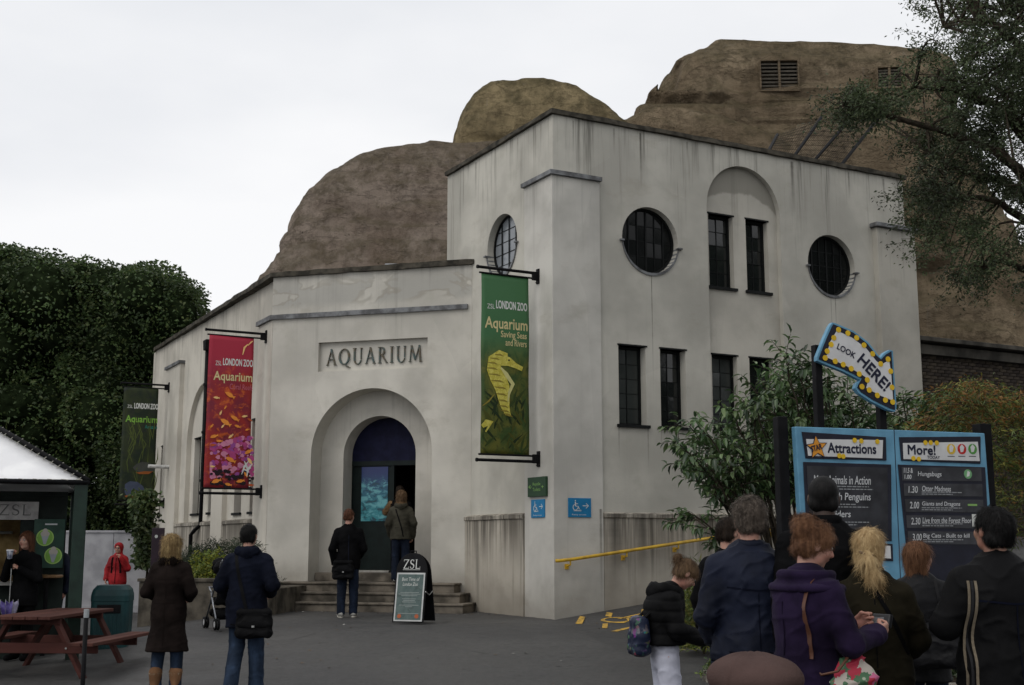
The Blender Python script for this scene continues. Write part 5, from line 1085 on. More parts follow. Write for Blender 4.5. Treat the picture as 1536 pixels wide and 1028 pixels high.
# the arrow sign stands on its own two posts behind the board's top edge
ar = empty('arrow_sign', no + nn_ * .0, math.atan2(nu.y, nu.x), 'tilted blue and white arrow sign with yellow bulbs reading look here', 'sign')
AO = [(1246, 484.5), (1252, 486), (1278, 497), (1300, 514), (1314, 532), (1318, 537), (1324, 530), (1332, 525.5), (1337, 527), (1339, 560), (1342.5, 612), (1340, 618.5), (1330, 616), (1304, 603), (1286, 591), (1280, 583), (1282, 576), (1288, 571), (1262, 558), (1232, 546), (1223, 542), (1223, 536), (1234, 508), (1242, 490)]
def shrink(P, k):
    cx_ = 1287; cy_ = 550; out = []; n = len(P)
    for i in range(n):
        a = Vector(P[i - 1]); b = Vector(P[i]); c_ = Vector(P[(i + 1) % n]); t = (c_ - a).normalized(); out.append((b.x - t.y * k, b.y + t.x * k))
    return out
m = MB(); m.prism([nbc(*p) for p in AO], -.03, .03); m.build('arrow_body', BB, ar, bevel=.004); m = MB(); m.prism([nbc(*p) for p in shrink(AO, 3.2)], -.038, -.028); ab_ = m.build('arrow_border', BK, ar)
AW = [(1252, 497), (1275, 508), (1296, 524), (1311, 543), (1319, 548), (1330, 541), (1333, 562), (1336, 602), (1316, 594), (1296, 583), (1299, 570), (1288, 562), (1262, 548), (1236, 537), (1242, 514)]
m = MB(); m.prism([nbc(*p) for p in AW], -.044, -.036); aw_ = m.build('arrow_face', WH, ar)
for i in range(1): bulbs(aw_, [(1254, 496), (1268, 501), (1281, 508), (1292, 519), (1305, 532), (1247, 508), (1243, 518), (1237, 528), (1234, 538), (1249, 543), (1261, 548), (1273, 554), (1285, 562), (1297, 571), (1289, 581), (1300, 586), (1312, 594), (1324, 601), (1335, 604), (1334, 582), (1332, 558), (1328, 540), (1317, 547)], .030, -.045)
def slant(par, s, p0, p1, hpx, mat, d, bold=0):
    a = nbc(*p0); b = nbc(*p1); L = math.hypot(b[0] - a[0], b[1] - a[1]); return text(par, s, a[0], a[1], L, hpx / 147, mat, d, rot=math.atan2(b[1] - a[1], b[0] - a[0]), bold=bold)
slant(aw_, 'LOOK', (1251, 524), (1277, 539), 9, NV, -.047, .003); slant(aw_, 'HERE!', (1281, 543), (1322, 588), 18, NV, -.047, .008)
for (x0, x1, y, yb) in ((1226, 1238, 545, 640), (1323, 1334, 610, 645)):
    a, z = nbc((x0 + x1) / 2, y); wd = .08; m = MB(); m.box((a, .085, z / 2 + .1), (wd, .08, z + .2)); m.build('post', M_blk, ar, bevel=.006)
# ------------------------------------------------------------------ figures: smooth surfaces grown from measured limbs
def surfnet(F, xs, ys, zs):
    ins = F < 0; c = np.zeros(tuple(s - 1 for s in F.shape), np.uint8)
    for dx in (0, 1):
        for dy in (0, 1):
            for dz in (0, 1): c += ins[dx:F.shape[0] - 1 + dx, dy:F.shape[1] - 1 + dy, dz:F.shape[2] - 1 + dz]
    act = (c > 0) & (c < 8); I = np.argwhere(act); n = len(I)
    if n == 0: return np.zeros((0, 3)), np.zeros((0, 4), int)
    idx = np.full(act.shape, -1, np.int64); idx[act] = np.arange(n)
    X = [xs, ys, zs]; acc = np.zeros((n, 3)); cnt = np.zeros(n)
    cor = {}
    for a in range(8):
        o = ((a >> 2) & 1, (a >> 1) & 1, a & 1); J = I + o; cor[o] = (F[J[:, 0], J[:, 1], J[:, 2]], np.stack([X[k][J[:, k]] for k in range(3)], 1))
    for a in cor:
        for ax in range(3):
            if a[ax] == 0:
                b = tuple(1 if k == ax else a[k] for k in range(3)); f0, p0 = cor[a]; f1, p1 = cor[b]; m = (f0 < 0) != (f1 < 0); t = f0[m] / (f0[m] - f1[m]); acc[m] += p0[m] + (p1[m] - p0[m]) * t[:, None]; cnt[m] += 1
    V = acc / cnt[:, None]; Q_ = []
    for ax in range(3):
        o = [slice(None)] * 3; o2 = [slice(None)] * 3; o[ax] = slice(0, -1); o2[ax] = slice(1, None)
        s0 = ins[tuple(o)]; s1 = ins[tuple(o2)]; E = np.argwhere(s0 != s1); u, v = (ax + 1) % 3, (ax + 2) % 3
        ok = (E[:, u] > 0) & (E[:, v] > 0) & (E[:, u] < F.shape[u] - 1) & (E[:, v] < F.shape[v] - 1); E = E[ok]
        def g(du, dv): J = E.copy(); J[:, u] -= du; J[:, v] -= dv; return idx[J[:, 0], J[:, 1], J[:, 2]]
        q = np.stack([g(1, 1), g(0, 1), g(0, 0), g(1, 0)], 1); fl = ~s0[E[:, 0], E[:, 1], E[:, 2]]; q[fl] = q[fl][:, ::-1]; Q_.append(q)
    return V, np.concatenate(Q_)
def cap(a, b, ra, rb=None, ax=None, f=1., op='u', k=None): return ('c', np.array(a, float), np.array(b, float), ra, ra if rb is None else rb, None if ax is None else np.array(ax, float), f, op, k)
def ell(c, r, R=None, op='u', k=None): return ('e', np.array(c, float), np.array(r, float), R, op, k)
def cutp(p, n): return ('p', np.array(p, float), np.array(n, float))
def evalf(prims, h, k0=.02, rough=None):
    lo = np.array([1e9] * 3); hi = -lo
    bb = []
    for q in prims:
        if q[0] == 'c': r = max(q[3], q[4]); a = np.minimum(q[1], q[2]) - r; b = np.maximum(q[1], q[2]) + r
        elif q[0] == 'e': r = max(q[2]); a = q[1] - r; b = q[1] + r
        else: bb.append(None); continue
        bb.append((a, b))
        if (q[7] if q[0] == 'c' else q[4]) == 'u': lo = np.minimum(lo, a); hi = np.maximum(hi, b)
    lo -= 2.5 * h; hi += 2.5 * h; xs, ys, zs = [np.arange(lo[i], hi[i] + h, h) for i in range(3)]; F = np.full((len(xs), len(ys), len(zs)), .5, np.float32); A = [xs, ys, zs]
    for q, b_ in zip(prims, bb):
        if q[0] == 'p':
            n = q[2]; D_ = (xs[:, None, None] - q[1][0]) * n[0] + (ys[None, :, None] - q[1][1]) * n[1] + (zs[None, None, :] - q[1][2]) * n[2]; F = np.maximum(F, D_.astype(np.float32)); continue
        k = (q[8] if q[0] == 'c' else q[5]); k = k0 if k is None else k; op = q[7] if q[0] == 'c' else q[4]; mg = k + 3 * h; sl = []
        for i in range(3): s = np.searchsorted(A[i], b_[0][i] - mg); e = np.searchsorted(A[i], b_[1][i] + mg); sl.append(slice(max(0, s), e))
        if any(s.stop <= s.start for s in sl): continue
        G = np.stack(np.meshgrid(xs[sl[0]], ys[sl[1]], zs[sl[2]], indexing='ij'), -1)
        if q[0] == 'c':
            pa = G - q[1]; ba = q[2] - q[1]; L = max(1e-9, ba @ ba); t = np.clip(pa @ ba / L, 0, 1); v = pa - t[..., None] * ba
            if q[5] is not None: cc = v @ q[5]; v = v + q[5] * (cc * (1 / q[6] - 1))[..., None]
            d = np.linalg.norm(v, axis=-1) - (q[3] + (q[4] - q[3]) * t)
            if q[5] is not None: d = d * (.5 + .5 * q[6])
        else:
            v = G - q[1]
            if q[3] is not None: v = v @ q[3]
            s = v / q[2]; k0_ = np.linalg.norm(s, axis=-1); k1 = np.linalg.norm(s / q[2], axis=-1); d = k0_ * (k0_ - 1) / np.maximum(k1, 1e-6)
        S = F[tuple(sl)]
        if op == 'u': hh = np.maximum(k - np.abs(S - d), 0) / k; S = np.minimum(S, d) - hh * hh * k * .25
        else: hh = np.maximum(k - np.abs(S + d), 0) / k; S = np.maximum(S, -d) + hh * hh * k * .25
        F[tuple(sl)] = S
    return surfnet(F, xs, ys, zs)
def blob_obj(name, prims, h, mat, parent, k=.02, disp=None, mats=None, join=None, extra=None):
    V, F = evalf(prims, h, k)
    me = bpy.data.meshes.new(name)
    if disp is not None and len(V):
        t = bpy.data.meshes.new('t'); t.from_pydata(V.tolist(), [], F.tolist()); N = np.zeros(len(V) * 3, np.float32); t.vertex_normals.foreach_get('vector', N); bpy.data.meshes.remove(t); V = V + N.reshape(-1, 3) * disp(V)[:, None]
    if extra:
        for (v2, f2) in extra: F = np.concatenate([F, f2 + len(V)]); V = np.concatenate([V, v2])
    me.from_pydata(V.tolist(), [], F.tolist()); me.materials.append(mat); me.shade_smooth(); return link(bpy.data.objects.new(name, me), parent)
def folds(amp, sx=9, sz=4, seed=0, crease=.6):
    def f(P):
        P = P + .035 * np.stack([nz3(P * 4, seed + 31), nz3(P * 4, seed + 32), nz3(P * 4, seed + 33)], 1); a = fbm(P * np.array([sx, sx, sz]) + seed, 3, seed); w_ = np.stack([P[:, 0] + .3 * P[:, 2], P[:, 1], P[:, 2] - .35 * P[:, 0]], 1); b = 1.3 * np.exp(-np.abs(fbm(w_ * np.array([5, 5, 10]) + seed * 3, 2, seed + 3)) * 5) - .3; c = fbm(P * 30, 2, seed + 9)
        return amp * (.55 * a + crease * b + .12 * c)
    return f
def quilt(amp, step, z0=0, seed=0):
    f = folds(amp * .5, 10, 8, seed)
    return lambda P: f(P) + amp * (np.abs(np.sin((P[:, 2] - z0 + .02 * nz3(P * 4, seed)) * math.pi / step)) ** .45 - .6)
def skin_mat(name, c, red):
    t = NT(name); n = t.noise(t.obj, 9, 4); t.col(t.mix(t.rng(n, .35, .7), c, red)); t.rough(.5, .35); t.b.inputs['Subsurface Weight'].default_value = .12; t.b.inputs['Subsurface Radius'].default_value = (.02, .008, .004); return t.m
SK1 = skin_mat('fair_skin', (.42, .25, .185), (.40, .185, .14)); SK2 = skin_mat('deep_brown_skin', (.055, .032, .022), (.04, .022, .016)); SK3 = skin_mat('olive_skin', (.30, .175, .12), (.28, .13, .095))
EYE = M('eye_white', (.45, .44, .42), .25, .5, .02); IRI = M('dark_iris', (.03, .02, .015), .2, .5, .02); LIP = M('lip_red', (.30, .10, .085), .5, .3, .05)
def hair_mat(name, c, c2):
    t = NT(name); X, Y, Z = t.xyz()[:3]; a = t.noise(t.map((55, 55, 7)), 1, 4, .7); b = t.noise(t.obj, 7, 3); t.col(t.mix(t.rng(t.m_('ADD', t.m_('MULTIPLY', a, .7), t.m_('MULTIPLY', b, .3)), .38, .62), c2, c)); t.rough(.6, .12); t.bump(a, .6, .004); return t.m
HB = hair_mat('dark_brown_hair', (.030, .020, .014), (.010, .007, .005)); HK = hair_mat('black_hair', (.012, .011, .011), (.005, .005, .005)); HY = hair_mat('blonde_hair', (.36, .26, .12), (.16, .10, .045)); HY2 = hair_mat('golden_blonde_hair', (.58, .43, .23), (.34, .22, .10))
HA = hair_mat('auburn_hair', (.21, .105, .055), (.075, .034, .018)); HG = hair_mat('grey_brown_hair', (.13, .105, .085), (.04, .032, .026)); HR = hair_mat('reddish_brown_hair', (.13, .055, .03), (.05, .022, .013)); HL = hair_mat('light_brown_hair', (.16, .10, .055), (.06, .036, .02))
def fabric(name, c, rough=.9, spec=.06, bs=220, bump=.4, var=.25, sheen=0, vs=4): return M(name, c, rough, spec, var, vs, bump, bs, sheen=sheen)
def denim(name, c):
    t = NT(name); X, Y, Z = t.xyz()[:3]; a = t.noise(t.obj, 6, 4, .6); w_ = t.noise(t.map((140, 140, 25)), 1, 2, .6); b = t.noise(t.map((4, 4, 1.2)), 1, 3)
    col = t.mix(t.rng(b, .4, .66), tuple(x * .6 for x in c), tuple(x * 1.5 for x in c)); col = t.mix(t.m_('MULTIPLY', t.rng(w_, .4, .6), .4), col, tuple(x * .5 for x in c)); col = t.mix(t.m_('MULTIPLY', t.rng(a, .55, .75), .35), col, tuple(min(1, x * 2.6) for x in c)); t.col(col); t.rough(.85, .15); t.bump(w_, .4, .003); return t.m
DN1 = denim('mid_blue_denim', (.020, .034, .062)); DN2 = denim('dark_blue_denim', (.010, .016, .032)); DN3 = denim('faded_blue_denim', (.035, .075, .14))
def hand(wr, elbow, side, pose, nrm=None, sc=1.):
    """palm and five separate fingers; returns verts, faces. side=+1 right hand"""
    d = (np.array(wr) - np.array(elbow)); d /= np.linalg.norm(d); n = np.array(nrm if nrm is not None else (-side, 0, 0), float); n -= d * (n @ d); n /= np.linalg.norm(n)    # palm faces n
    t = np.cross(n, d) * side * -1.0
    if nrm is None and t[1] < 0: t = -t
    P = lambda a, b, c: np.array(wr) + (d * a + t * b + n * c) * sc; pr = [cap(P(-.03, 0, 0), P(.02, 0, 0), .024 * sc, .027 * sc, n, .7), cap(P(.03, .018, 0), P(.075, .026, 0), .022 * sc, .018 * sc, n, .62), cap(P(.03, -.016, 0), P(.072, -.026, 0), .022 * sc, .017 * sc, n, .62), cap(P(.03, 0, 0), P(.08, 0, 0), .024 * sc, .019 * sc, n, .6)]
    curl = {'relaxed': (.35, .5, .35), 'grip': (1.0, 1.2, .9), 'hold': (.6, .9, .6)}[pose]
    for i, (b, L, r) in enumerate(((.030, .072, .0088), (.010, .080, .0092), (-.011, .074, .0088), (-.030, .058, .0078))):
        p = np.array([.082 - .004 * abs(i - 1), b]); a = 0; q = P(p[0], p[1], 0); cur = np.array([p[0], 0.]);
        for j, (frac, cu) in enumerate(zip((.45, .31, .26), curl)):
            a += cu * (1 + .12 * i); nx_ = cur + np.array([math.cos(a), math.sin(a)]) * L * frac; q2 = P(nx_[0], b * (1 + .12 * (j + 1)), nx_[1]); pr.append(cap(q, q2, r * sc * (1 - .1 * j), r * sc * (.92 - .12 * j), k=.004)); q = q2; cur = nx_
    g = {'relaxed': .5, 'grip': 1.0, 'hold': .9}[pose]
    pr += [cap(P(.015, .022, .004), P(.048, .046, .016 * g * 2), .014 * sc, .011 * sc, k=.008), cap(P(.048, .046, .032 * g), P(.082, .050 - .02 * g, .048 * g), .0105 * sc, .008 * sc, k=.005)]
    return evalf(pr, .0045, .010)
def strands(name, V, N, n, L, wdt, mat, parent, seed, down=1., lift=.25, curl=0., cen=None):
    """loose locks lying on a hair or fur surface"""
    n = int(n * 2.2); wdt = wdt * .5; rs = np.random.RandomState(seed); i = rs.randint(0, len(V), n); P = V[i] - N[i] * .002; nn = N[i]; d = np.tile(np.array([0, 0, -1.]), (n, 1)) * down + rs.normal(0, .35, (n, 3)); d -= nn * (d * nn).sum(1)[:, None]; d /= np.maximum(1e-6, np.linalg.norm(d, axis=1))[:, None]
    s = np.cross(nn, d); Ls = L * rs.uniform(.5, 1.3, n)[:, None]; K = 5; VV = []
    for j in range(K):
        t = j / (K - 1); w_ = wdt * (1 - .85 * t) * (.5 + t if t < .5 else 1); c = P + d * Ls * t + nn * (lift * Ls * math.sin(t * 2.2) * .5 + .003) + s * (curl * Ls * np.sin(t * 7 + i[:, None])); VV += [c - s * w_, c + s * w_]
    A = np.stack(VV, 1).reshape(-1, 3); b = np.arange(n)[:, None] * 2 * K; F = np.concatenate([b + np.array([[2 * j, 2 * j + 1, 2 * j + 3, 2 * j + 2]]) for j in range(K - 1)], 0)
    o = mesh_obj(name, A, F, mat, parent, True); o['kind'] = 'stuff'; return o
def surf(o):
    me = o.data; n = len(me.vertices); V = np.zeros(n * 3, np.float32); me.vertices.foreach_get('co', V); N = np.zeros(n * 3, np.float32); me.vertex_normals.foreach_get('vector', N); return V.reshape(-1, 3), N.reshape(-1, 3)

class Person:
    def __init__(s, label, px, top, D_, yaw, skin=SK1, z=None, H=None, J={}, lean=(0, 0), head=(0, 0), fem=False, h=.012, build=1.0, hands=('relaxed', 'relaxed'), hn=(None, None), group=None, hair=None, face=True, xoff=0):
        p = at(px, top, D_); gz = ground_z(p.x, p.y) if z is None else z; s.H = H = H or (p.z - gz); s.h = h; s.b = build; s.fem = fem
        s.e = empty('person', (p.x + xoff, p.y, gz), math.radians(yaw), label, 'person', group); u = H; ls = lean
        s.J = {'pel': (0, 0, .53), 'wai': (ls[0] * .3, ls[1] * .3, .62), 'che': (ls[0] * .75, ls[1] * .75, .74), 'nek': (ls[0], ls[1], .835), 'hd': (ls[0] * 1.15, ls[1] * 1.25 + .012, .935),
               'sR': (.100 + ls[0] * .9, ls[1] * .9, .788), 'sL': (-.100 + ls[0] * .9, ls[1] * .9, .788), 'eR': (.138, -.02, .635), 'eL': (-.138, -.02, .635), 'wR': (.135, .035, .495), 'wL': (-.135, .035, .495),
               'hR': (.046, 0, .51), 'hL': (-.046, 0, .51), 'kR': (.055, .015, .285), 'kL': (-.055, .015, .285), 'aR': (.058, -.012, .05), 'aL': (-.058, -.012, .05), 'tR': (.07, .07, .022), 'tL': (-.07, .07, .022)}
        s.J.update(J)
        if fem:
            for q_ in ('sR', 'sL'): s.J[q_] = (s.J[q_][0] * .92, s.J[q_][1], s.J[q_][2])
        s.J = dict(s.J); s.J = {k: np.array(v, float) * u for k, v in s.J.items()}; s.fix = {'hd'}; j = s.J
        s.hs = (H / 1.75) ** .65; hs = s.hs
        top_ = j['hd'][2] + .118 * hs
        j['hd'][2] += min(0, H - top_)
        yw, pt = math.radians(head[0]), math.radians(head[1]); s.R = np.array((Matrix.Rotation(yw, 3, 'Z') @ Matrix.Rotation(pt, 3, 'X'))); R = s.R
        s.hp = lambda x, y, z_: j['hd'] + R @ (np.array([x, y, z_]) * hs)
        Rt = R; hp = s.hp; E_ = lambda c, r, **kw: ell(hp(*c), np.array(r) * hs, Rt, **kw); b = build
        pr = [cap(j['pel'] + (0, 0, -.02), j['wai'], .088 * H * b * (1.05 if fem else 1), .075 * H * b * (.92 if fem else 1), (0, 1, 0), .68), cap(j['wai'], j['che'], .078 * H * b * (.92 if fem else 1), .092 * H * b, (0, 1, 0), .66), cap(j['sL'] * .8 + j['sR'] * .2, j['sR'] * .8 + j['sL'] * .2, .040 * H), cap(j['nek'] + (0, -.004 * H, -.03 * H), hp(0, -.02, -.06), .036 * H * (.88 if fem else 1), .031 * H * (.9 if fem else 1))]
        for q in 'RL': pr += [cap(j['s' + q], j['e' + q], .030 * H * b, .024 * H), cap(j['e' + q], j['w' + q], .024 * H, .0155 * H), cap(j['h' + q], j['k' + q], .052 * H * b, .034 * H), cap(j['k' + q], j['a' + q], .034 * H, .021 * H), cap(j['a' + q] + (0, -.01, -.03), j['t' + q], .024 * H, .016 * H)]
        pr += [E_((0, -.012, .032), (.075, .094, .083)), E_((0, .022, -.028), (.060, .073, .082)), cap(hp(-.026, .03, -.072), hp(.026, .03, -.072), .030 * hs), E_((0, .060, -.092), (.022, .022, .020)), cap(hp(0, .086, .012), hp(0, .107, -.022), .009 * hs, .0135 * hs, k=.012), cap(hp(-.011, .096, -.027), hp(.011, .096, -.027), .009 * hs, k=.01),
               cap(hp(-.028, .076, .026), hp(.028, .076, .026), .014 * hs), E_((.036, .062, -.026), (.026, .024, .026)), E_((-.036, .062, -.026), (.026, .024, .026)), cap(hp(-.017, .086, -.053), hp(.017, .086, -.053), .0085 * hs, k=.008), E_((.076, -.005, -.008), (.011, .02, .032), k=.008), E_((-.076, -.005, -.008), (.011, .02, .032), k=.008), E_((.030, .100, .010), (.017, .016, .012), op='s', k=.012), E_((-.030, .100, .010), (.017, .016, .012), op='s', k=.012)]
        ex = []
        for q, sd_, i in (('R', 1, 0), ('L', -1, 1)):
            if hands[i]: ex.append(hand(j['w' + q], j['e' + q], sd_, hands[i], hn[i], H / 1.75))
        s.body = blob_obj('body', pr, max(h * .8, .008), skin, s.e, .022, extra=ex)
        if face:
            for sx in (-1, 1):
                bm = bmesh.new(); bmesh.ops.create_uvsphere(bm, u_segments=10, v_segments=8, radius=.0125 * hs); v = [np.array(x.co) + hp(.030 * sx, .0795, .008) for x in bm.verts]; f = [tuple(y.index for y in x.verts) for x in bm.faces]; bm.free(); eo = mesh_obj('eye', [tuple(x) for x in v], f, EYE, s.e, True)
                m = MB(); c = hp(.030 * sx, .0922, .008); ax, az = R @ np.array([1, 0, 0]), R @ np.array([0, 0, 1]); m.add([tuple(c + (ax * math.cos(a) + az * math.sin(a)) * .0055 * hs) for a in np.linspace(0, 5.5, 8)], [tuple(range(8))]); m.build('iris', IRI, eo, fix=False)
                m = MB(); m.tube([tuple(hp(.014 * sx, .091, .027)), tuple(hp(.03 * sx, .0905, .032)), tuple(hp(.046 * sx, .080, .027))], [.0025, .003, .0015], 5); m.build('eyebrow', hair or HB, s.e)
            m = MB(); m.tube([tuple(hp(-.021, .086, -.053)), tuple(hp(-.008, .0945, -.0505)), tuple(hp(0, .0955, -.052)), tuple(hp(.008, .0945, -.0505)), tuple(hp(.021, .086, -.053))], [.002, .0045, .004, .0045, .002], 6); m.build('lips', LIP if skin is not SK2 else SK2, s.e, smooth=True)
    # clothes -----------------------------------------------------
    def trousers(s, mat, loose=.010, hem=.03, flare=0, amp=.006, seed=1):
        j, H = s.J, s.H; o = loose; pr = [cap(j['pel'] + (0, 0, -.01 * H), j['wai'], .090 * H * s.b + o, .079 * H * s.b + o, (0, 1, 0), .68)]
        for q in 'RL': pr += [cap(j['h' + q] - (0, 0, .02), j['k' + q], .050 * H * s.b + o, .037 * H + o, k=.014), cap(j['k' + q], j['a' + q] * .97 + j['k' + q] * .03 - (0, 0, .02), .037 * H + o, .031 * H + o + flare, k=.014)]
        return blob_obj('trousers', pr, s.h, mat, s.e, .02, folds(amp, 10, 7, seed, .9))
    def shoes(s, mat, sole=None, boot=0, lift={}):
        j, H = s.J, s.H
        for q in 'RL':
            a = j['a' + q]; t = j['t' + q]; d = t - a; d = d / np.linalg.norm(d); pr = [cap(a + (0, -.012, -.025), t, .028 * H, .021 * H), cap(a + (0, -.02, -.02), a + (0, 0, .04 + boot), .027 * H, (.024 if not boot else .043) * H), cap(t, t + (0, .02, 0), .024 * H, .022 * H)]
            lo_ = min(a[2] - .05 * H, t[2] - .022 * H)
            if abs(a[2] / H - .05) < .03: pr.append(cutp((0, 0, .004), (0, 0, -1)))
            sh = blob_obj('boot' if boot else 'shoe', pr, .009, mat, s.e, .02)
            if sole:
                pts = [(a[0], a[1] - .055, 0), (t[0], t[1] + .055, 0)]; pr = [cap((a[0], a[1] - .03, 0), (t[0], t[1] + .03, 0), .04, .045), cutp((0, 0, .024), (0, 0, 1)), cutp((0, 0, .002), (0, 0, -1))]
                if abs(a[2] / H - .05) < .03: blob_obj('sole', pr, .008, sole, sh, .01)
    def coat(s, mat, hem=.44, off=.022, flare=.0, squash=.74, disp=None, name='jacket', slv=1.0, cuff=.010, shoulder=.0, waist=0, k=.03, arms='RL', bot=None):
        j, H = s.J, s.H; o = off; f = squash; hw = bot or (.093 * H * s.b + o + flare); hz = hem * H
        pr = [cap(j['pel'] * (1, 1, 0) + (0, 0, max(hz, .30 * H)), j['wai'], hw, .083 * H * s.b + o - waist, (0, 1, 0), f), cap(j['wai'], j['che'], .083 * H * s.b + o - waist, .097 * H * s.b + o, (0, 1, 0), f), cap(j['che'], j['nek'] - (0, 0, .035 * H), .097 * H * s.b + o, .062 * H + o, (0, 1, 0), f * .95),
              cap(j['sL'] * .93 + j['sR'] * .07 + (0, 0, -.005 * H), j['sR'] * .93 + j['sL'] * .07 + (0, 0, -.005 * H), .034 * H + o * .8 + shoulder)]
        if hz < .30 * H: pr.insert(0, cap((0, 0, hz), (0, 0, .31 * H), hw + flare * .7, hw, (0, 1, 0), f))
        pr += [cap(j['pel'] - (0, 0, .03 * H), j['pel'] + (0, 0, .01 * H), .101 * H * s.b + o, ax=(0, 1, 0), f=f)] + [cap(j['nek'] + (0, -.01 * H, -.045 * H), j['s' + q_] * .9, .050 * H + o * .5, .036 * H + o * .7, k=.03) for q_ in 'RL']
        pr.append(cutp((0, 0, hz), (0, 0, -1)))
        for q in arms:
            a, b, c = j['s' + q], j['e' + q], j['w' + q]; e_ = b + (c - b) * slv; pr += [cap(a - (0, 0, .008 * H), b, .033 * H * s.b + o * .7, .026 * H + o * .8, k=k), cap(b, e_, .026 * H + o * .8, .018 * H + o * .5 + cuff, k=k * .7)]
        return blob_obj(name, pr, s.h, mat, s.e, k, disp or folds(.008, seed=int(H * 1000) % 97))
    def collar(s, mat, r=.05, th=.016, z=-.02, up=.05, open_=.5, name='collar', disp=None, tilt=0):
        j, H = s.J, s.H; c = j['nek'] + (0, -.004, z); pr = []
        A = np.linspace(-math.pi / 2 - math.pi + open_, -math.pi / 2 + math.pi - open_, 12); P = [c + (r * math.cos(a), r * .95 * math.sin(a), tilt * -math.sin(a)) for a in A]
        for a, b in zip(P[:-1], P[1:]): pr += [cap(a, b, th), cap((a - c) * .92 + c + (0, 0, up), (b - c) * .92 + c + (0, 0, up), th * .85), cap((a + 0), (a - c) * .92 + c + (0, 0, up), th * .9)]
        return blob_obj(name, pr, min(s.h, .009), mat, s.e, .02, disp)
    def hood(s, mat, fur=None, size=1., amp=.008):
        j = s.J; c = j['nek']; g = size; pr = [cap(c + (-.095 * g, .01, -.0), c + (-.07 * g, -.075, .015), .034 * g, .042 * g), cap(c + (-.07 * g, -.075, .015), c + (0, -.115, -.005), .042 * g, .050 * g), cap(c + (.095 * g, .01, -.0), c + (.07 * g, -.075, .015), .034 * g, .042 * g), cap(c + (.07 * g, -.075, .015), c + (0, -.115, -.005), .042 * g, .050 * g), cap(c + (0, -.11, -.01), c + (0, -.105, -.085 * g), .055 * g, .035 * g, k=.05), ell(c + (0, -.03, .06), (.085 * g, .065 * g, .06), op='s', k=.03)]
        o = blob_obj('hood', pr, min(s.h, .010), mat, s.e, .03, folds(amp, 12, 12, 5))
        if fur:
            pr = [cap(c + (-.095 * g, .01, .022), c + (-.072 * g, -.08, .045), .022), cap(c + (-.072 * g, -.08, .045), c + (0, -.135, .035), .024), cap(c + (.095 * g, .01, .022), c + (.072 * g, -.08, .045), .022), cap(c + (.072 * g, -.08, .045), c + (0, -.135, .035), .024)]
            s.fur('fur_trim', pr, fur, 700)
        return o
    def fur(s, name, pr, mat, n=900, L=.03, h=.009):
        o = blob_obj(name, pr, h, mat, s.e, .02, lambda P: .008 * fbm(P * 45, 2, 3)); V, N = surf(o); strands('fur_tufts', V, N, n, L, .0022, mat, o, 5, .5, .9); return o
    def hairdo(s, style, mat, seed=3, n=900):
        hp, hs, R = s.hp, s.hs, s.R; E_ = lambda c, r, **kw: ell(hp(*c), np.array(r) * hs, R, **kw); C_ = lambda a, b, r, r2=None, **kw: cap(hp(*a), hp(*b), r * hs, (r if r2 is None else r2) * hs, **kw)
        o = {'short': .010, 'crop': .005, 'curly': .017, 'wavy': .026, 'tied': .010, 'bun': .006, 'long': .014, 'bob': .018}[style]
        pr = [E_((0, -.014, .034), (.075 + o, .094 + o, .083 + o)), C_((-.034, -.05, -.025), (.034, -.05, -.025), .043 + o * .5)]
        face = [E_((0, .105, -.035), (.066, .078, .098), op='s', k=.015), E_((.07, .05, -.055), (.03, .055, .055), op='s', k=.012), E_((-.07, .05, -.055), (.03, .055, .055), op='s', k=.012)]
        ears = [E_((sx * .088, -.002, -.018), (.026, .030, .042), op='s', k=.01) for sx in (-1, 1)]
        amp, L, wd, lift, cu, dn = .005, .05, .0028, .12, 0, 1
        if style in ('short', 'crop'): pr += face + ears + [cutp(hp(0, 0, -.082), -R[:, 2])]; amp = .006 if style == 'short' else .0015; L = .034 if style == 'short' else .008; n = n * 2 if style == 'short' else 0; lift = .45
        if style == 'curly': pr += face + [cutp(hp(0, 0, -.09), -R[:, 2])]; amp = .011; L = .03; lift = .7; cu = .35; wd = .003
        if style == 'wavy': pr += [C_((-.055, -.04, -.02), (-.06, -.045, -.13), .048, .035), C_((.055, -.04, -.02), (.06, -.045, -.13), .048, .035), C_((0, -.075, -.02), (0, -.085, -.14), .055, .04), C_((-.07, .0, .0), (-.068, .01, -.10), .03, .022), C_((.07, .0, .0), (.068, .01, -.10), .03, .022)] + face[:1]; amp = .012; L = .07; lift = .3; cu = .16; wd = .004
        if style == 'bob': pr += [C_((0, -.07, -.02), (0, -.075, -.12), .055, .045), C_((-.06, -.02, 0), (-.062, -.02, -.12), .035, .028), C_((.06, -.02, 0), (.062, -.02, -.12), .035, .028)] + face[:1]; L = .09
        if style == 'long': pr += [C_((0, -.075, -.02), (0, -.085, -.21), .055, .04), C_((-.055, -.03, -.02), (-.06, -.055, -.22), .042, .026), C_((.055, -.03, -.02), (.06, -.055, -.22), .042, .026), C_((-.07, .01, .0), (-.07, .0, -.14), .026, .02), C_((.07, .01, .0), (.07, .0, -.14), .026, .02)] + face[:1]; L = .10; amp = .006
        if style == 'tied': pr += face + [cutp(hp(0, 0, -.075), -R[:, 2])]; amp = .003; L = .06; lift = .05
        if style == 'bun': pr += face + [cutp(hp(0, 0, -.08), -R[:, 2]), E_((0, -.085, .085), (.052, .05, .05)), E_((.03, -.10, .06), (.035, .035, .035)), E_((-.03, -.09, .095), (.034, .034, .034)), E_((0, -.07, .12), (.03, .03, .025))]; amp = .007; L = .045; lift = .4; cu = .3; wd = .003
        Ri = R.T; hd = s.J['hd']
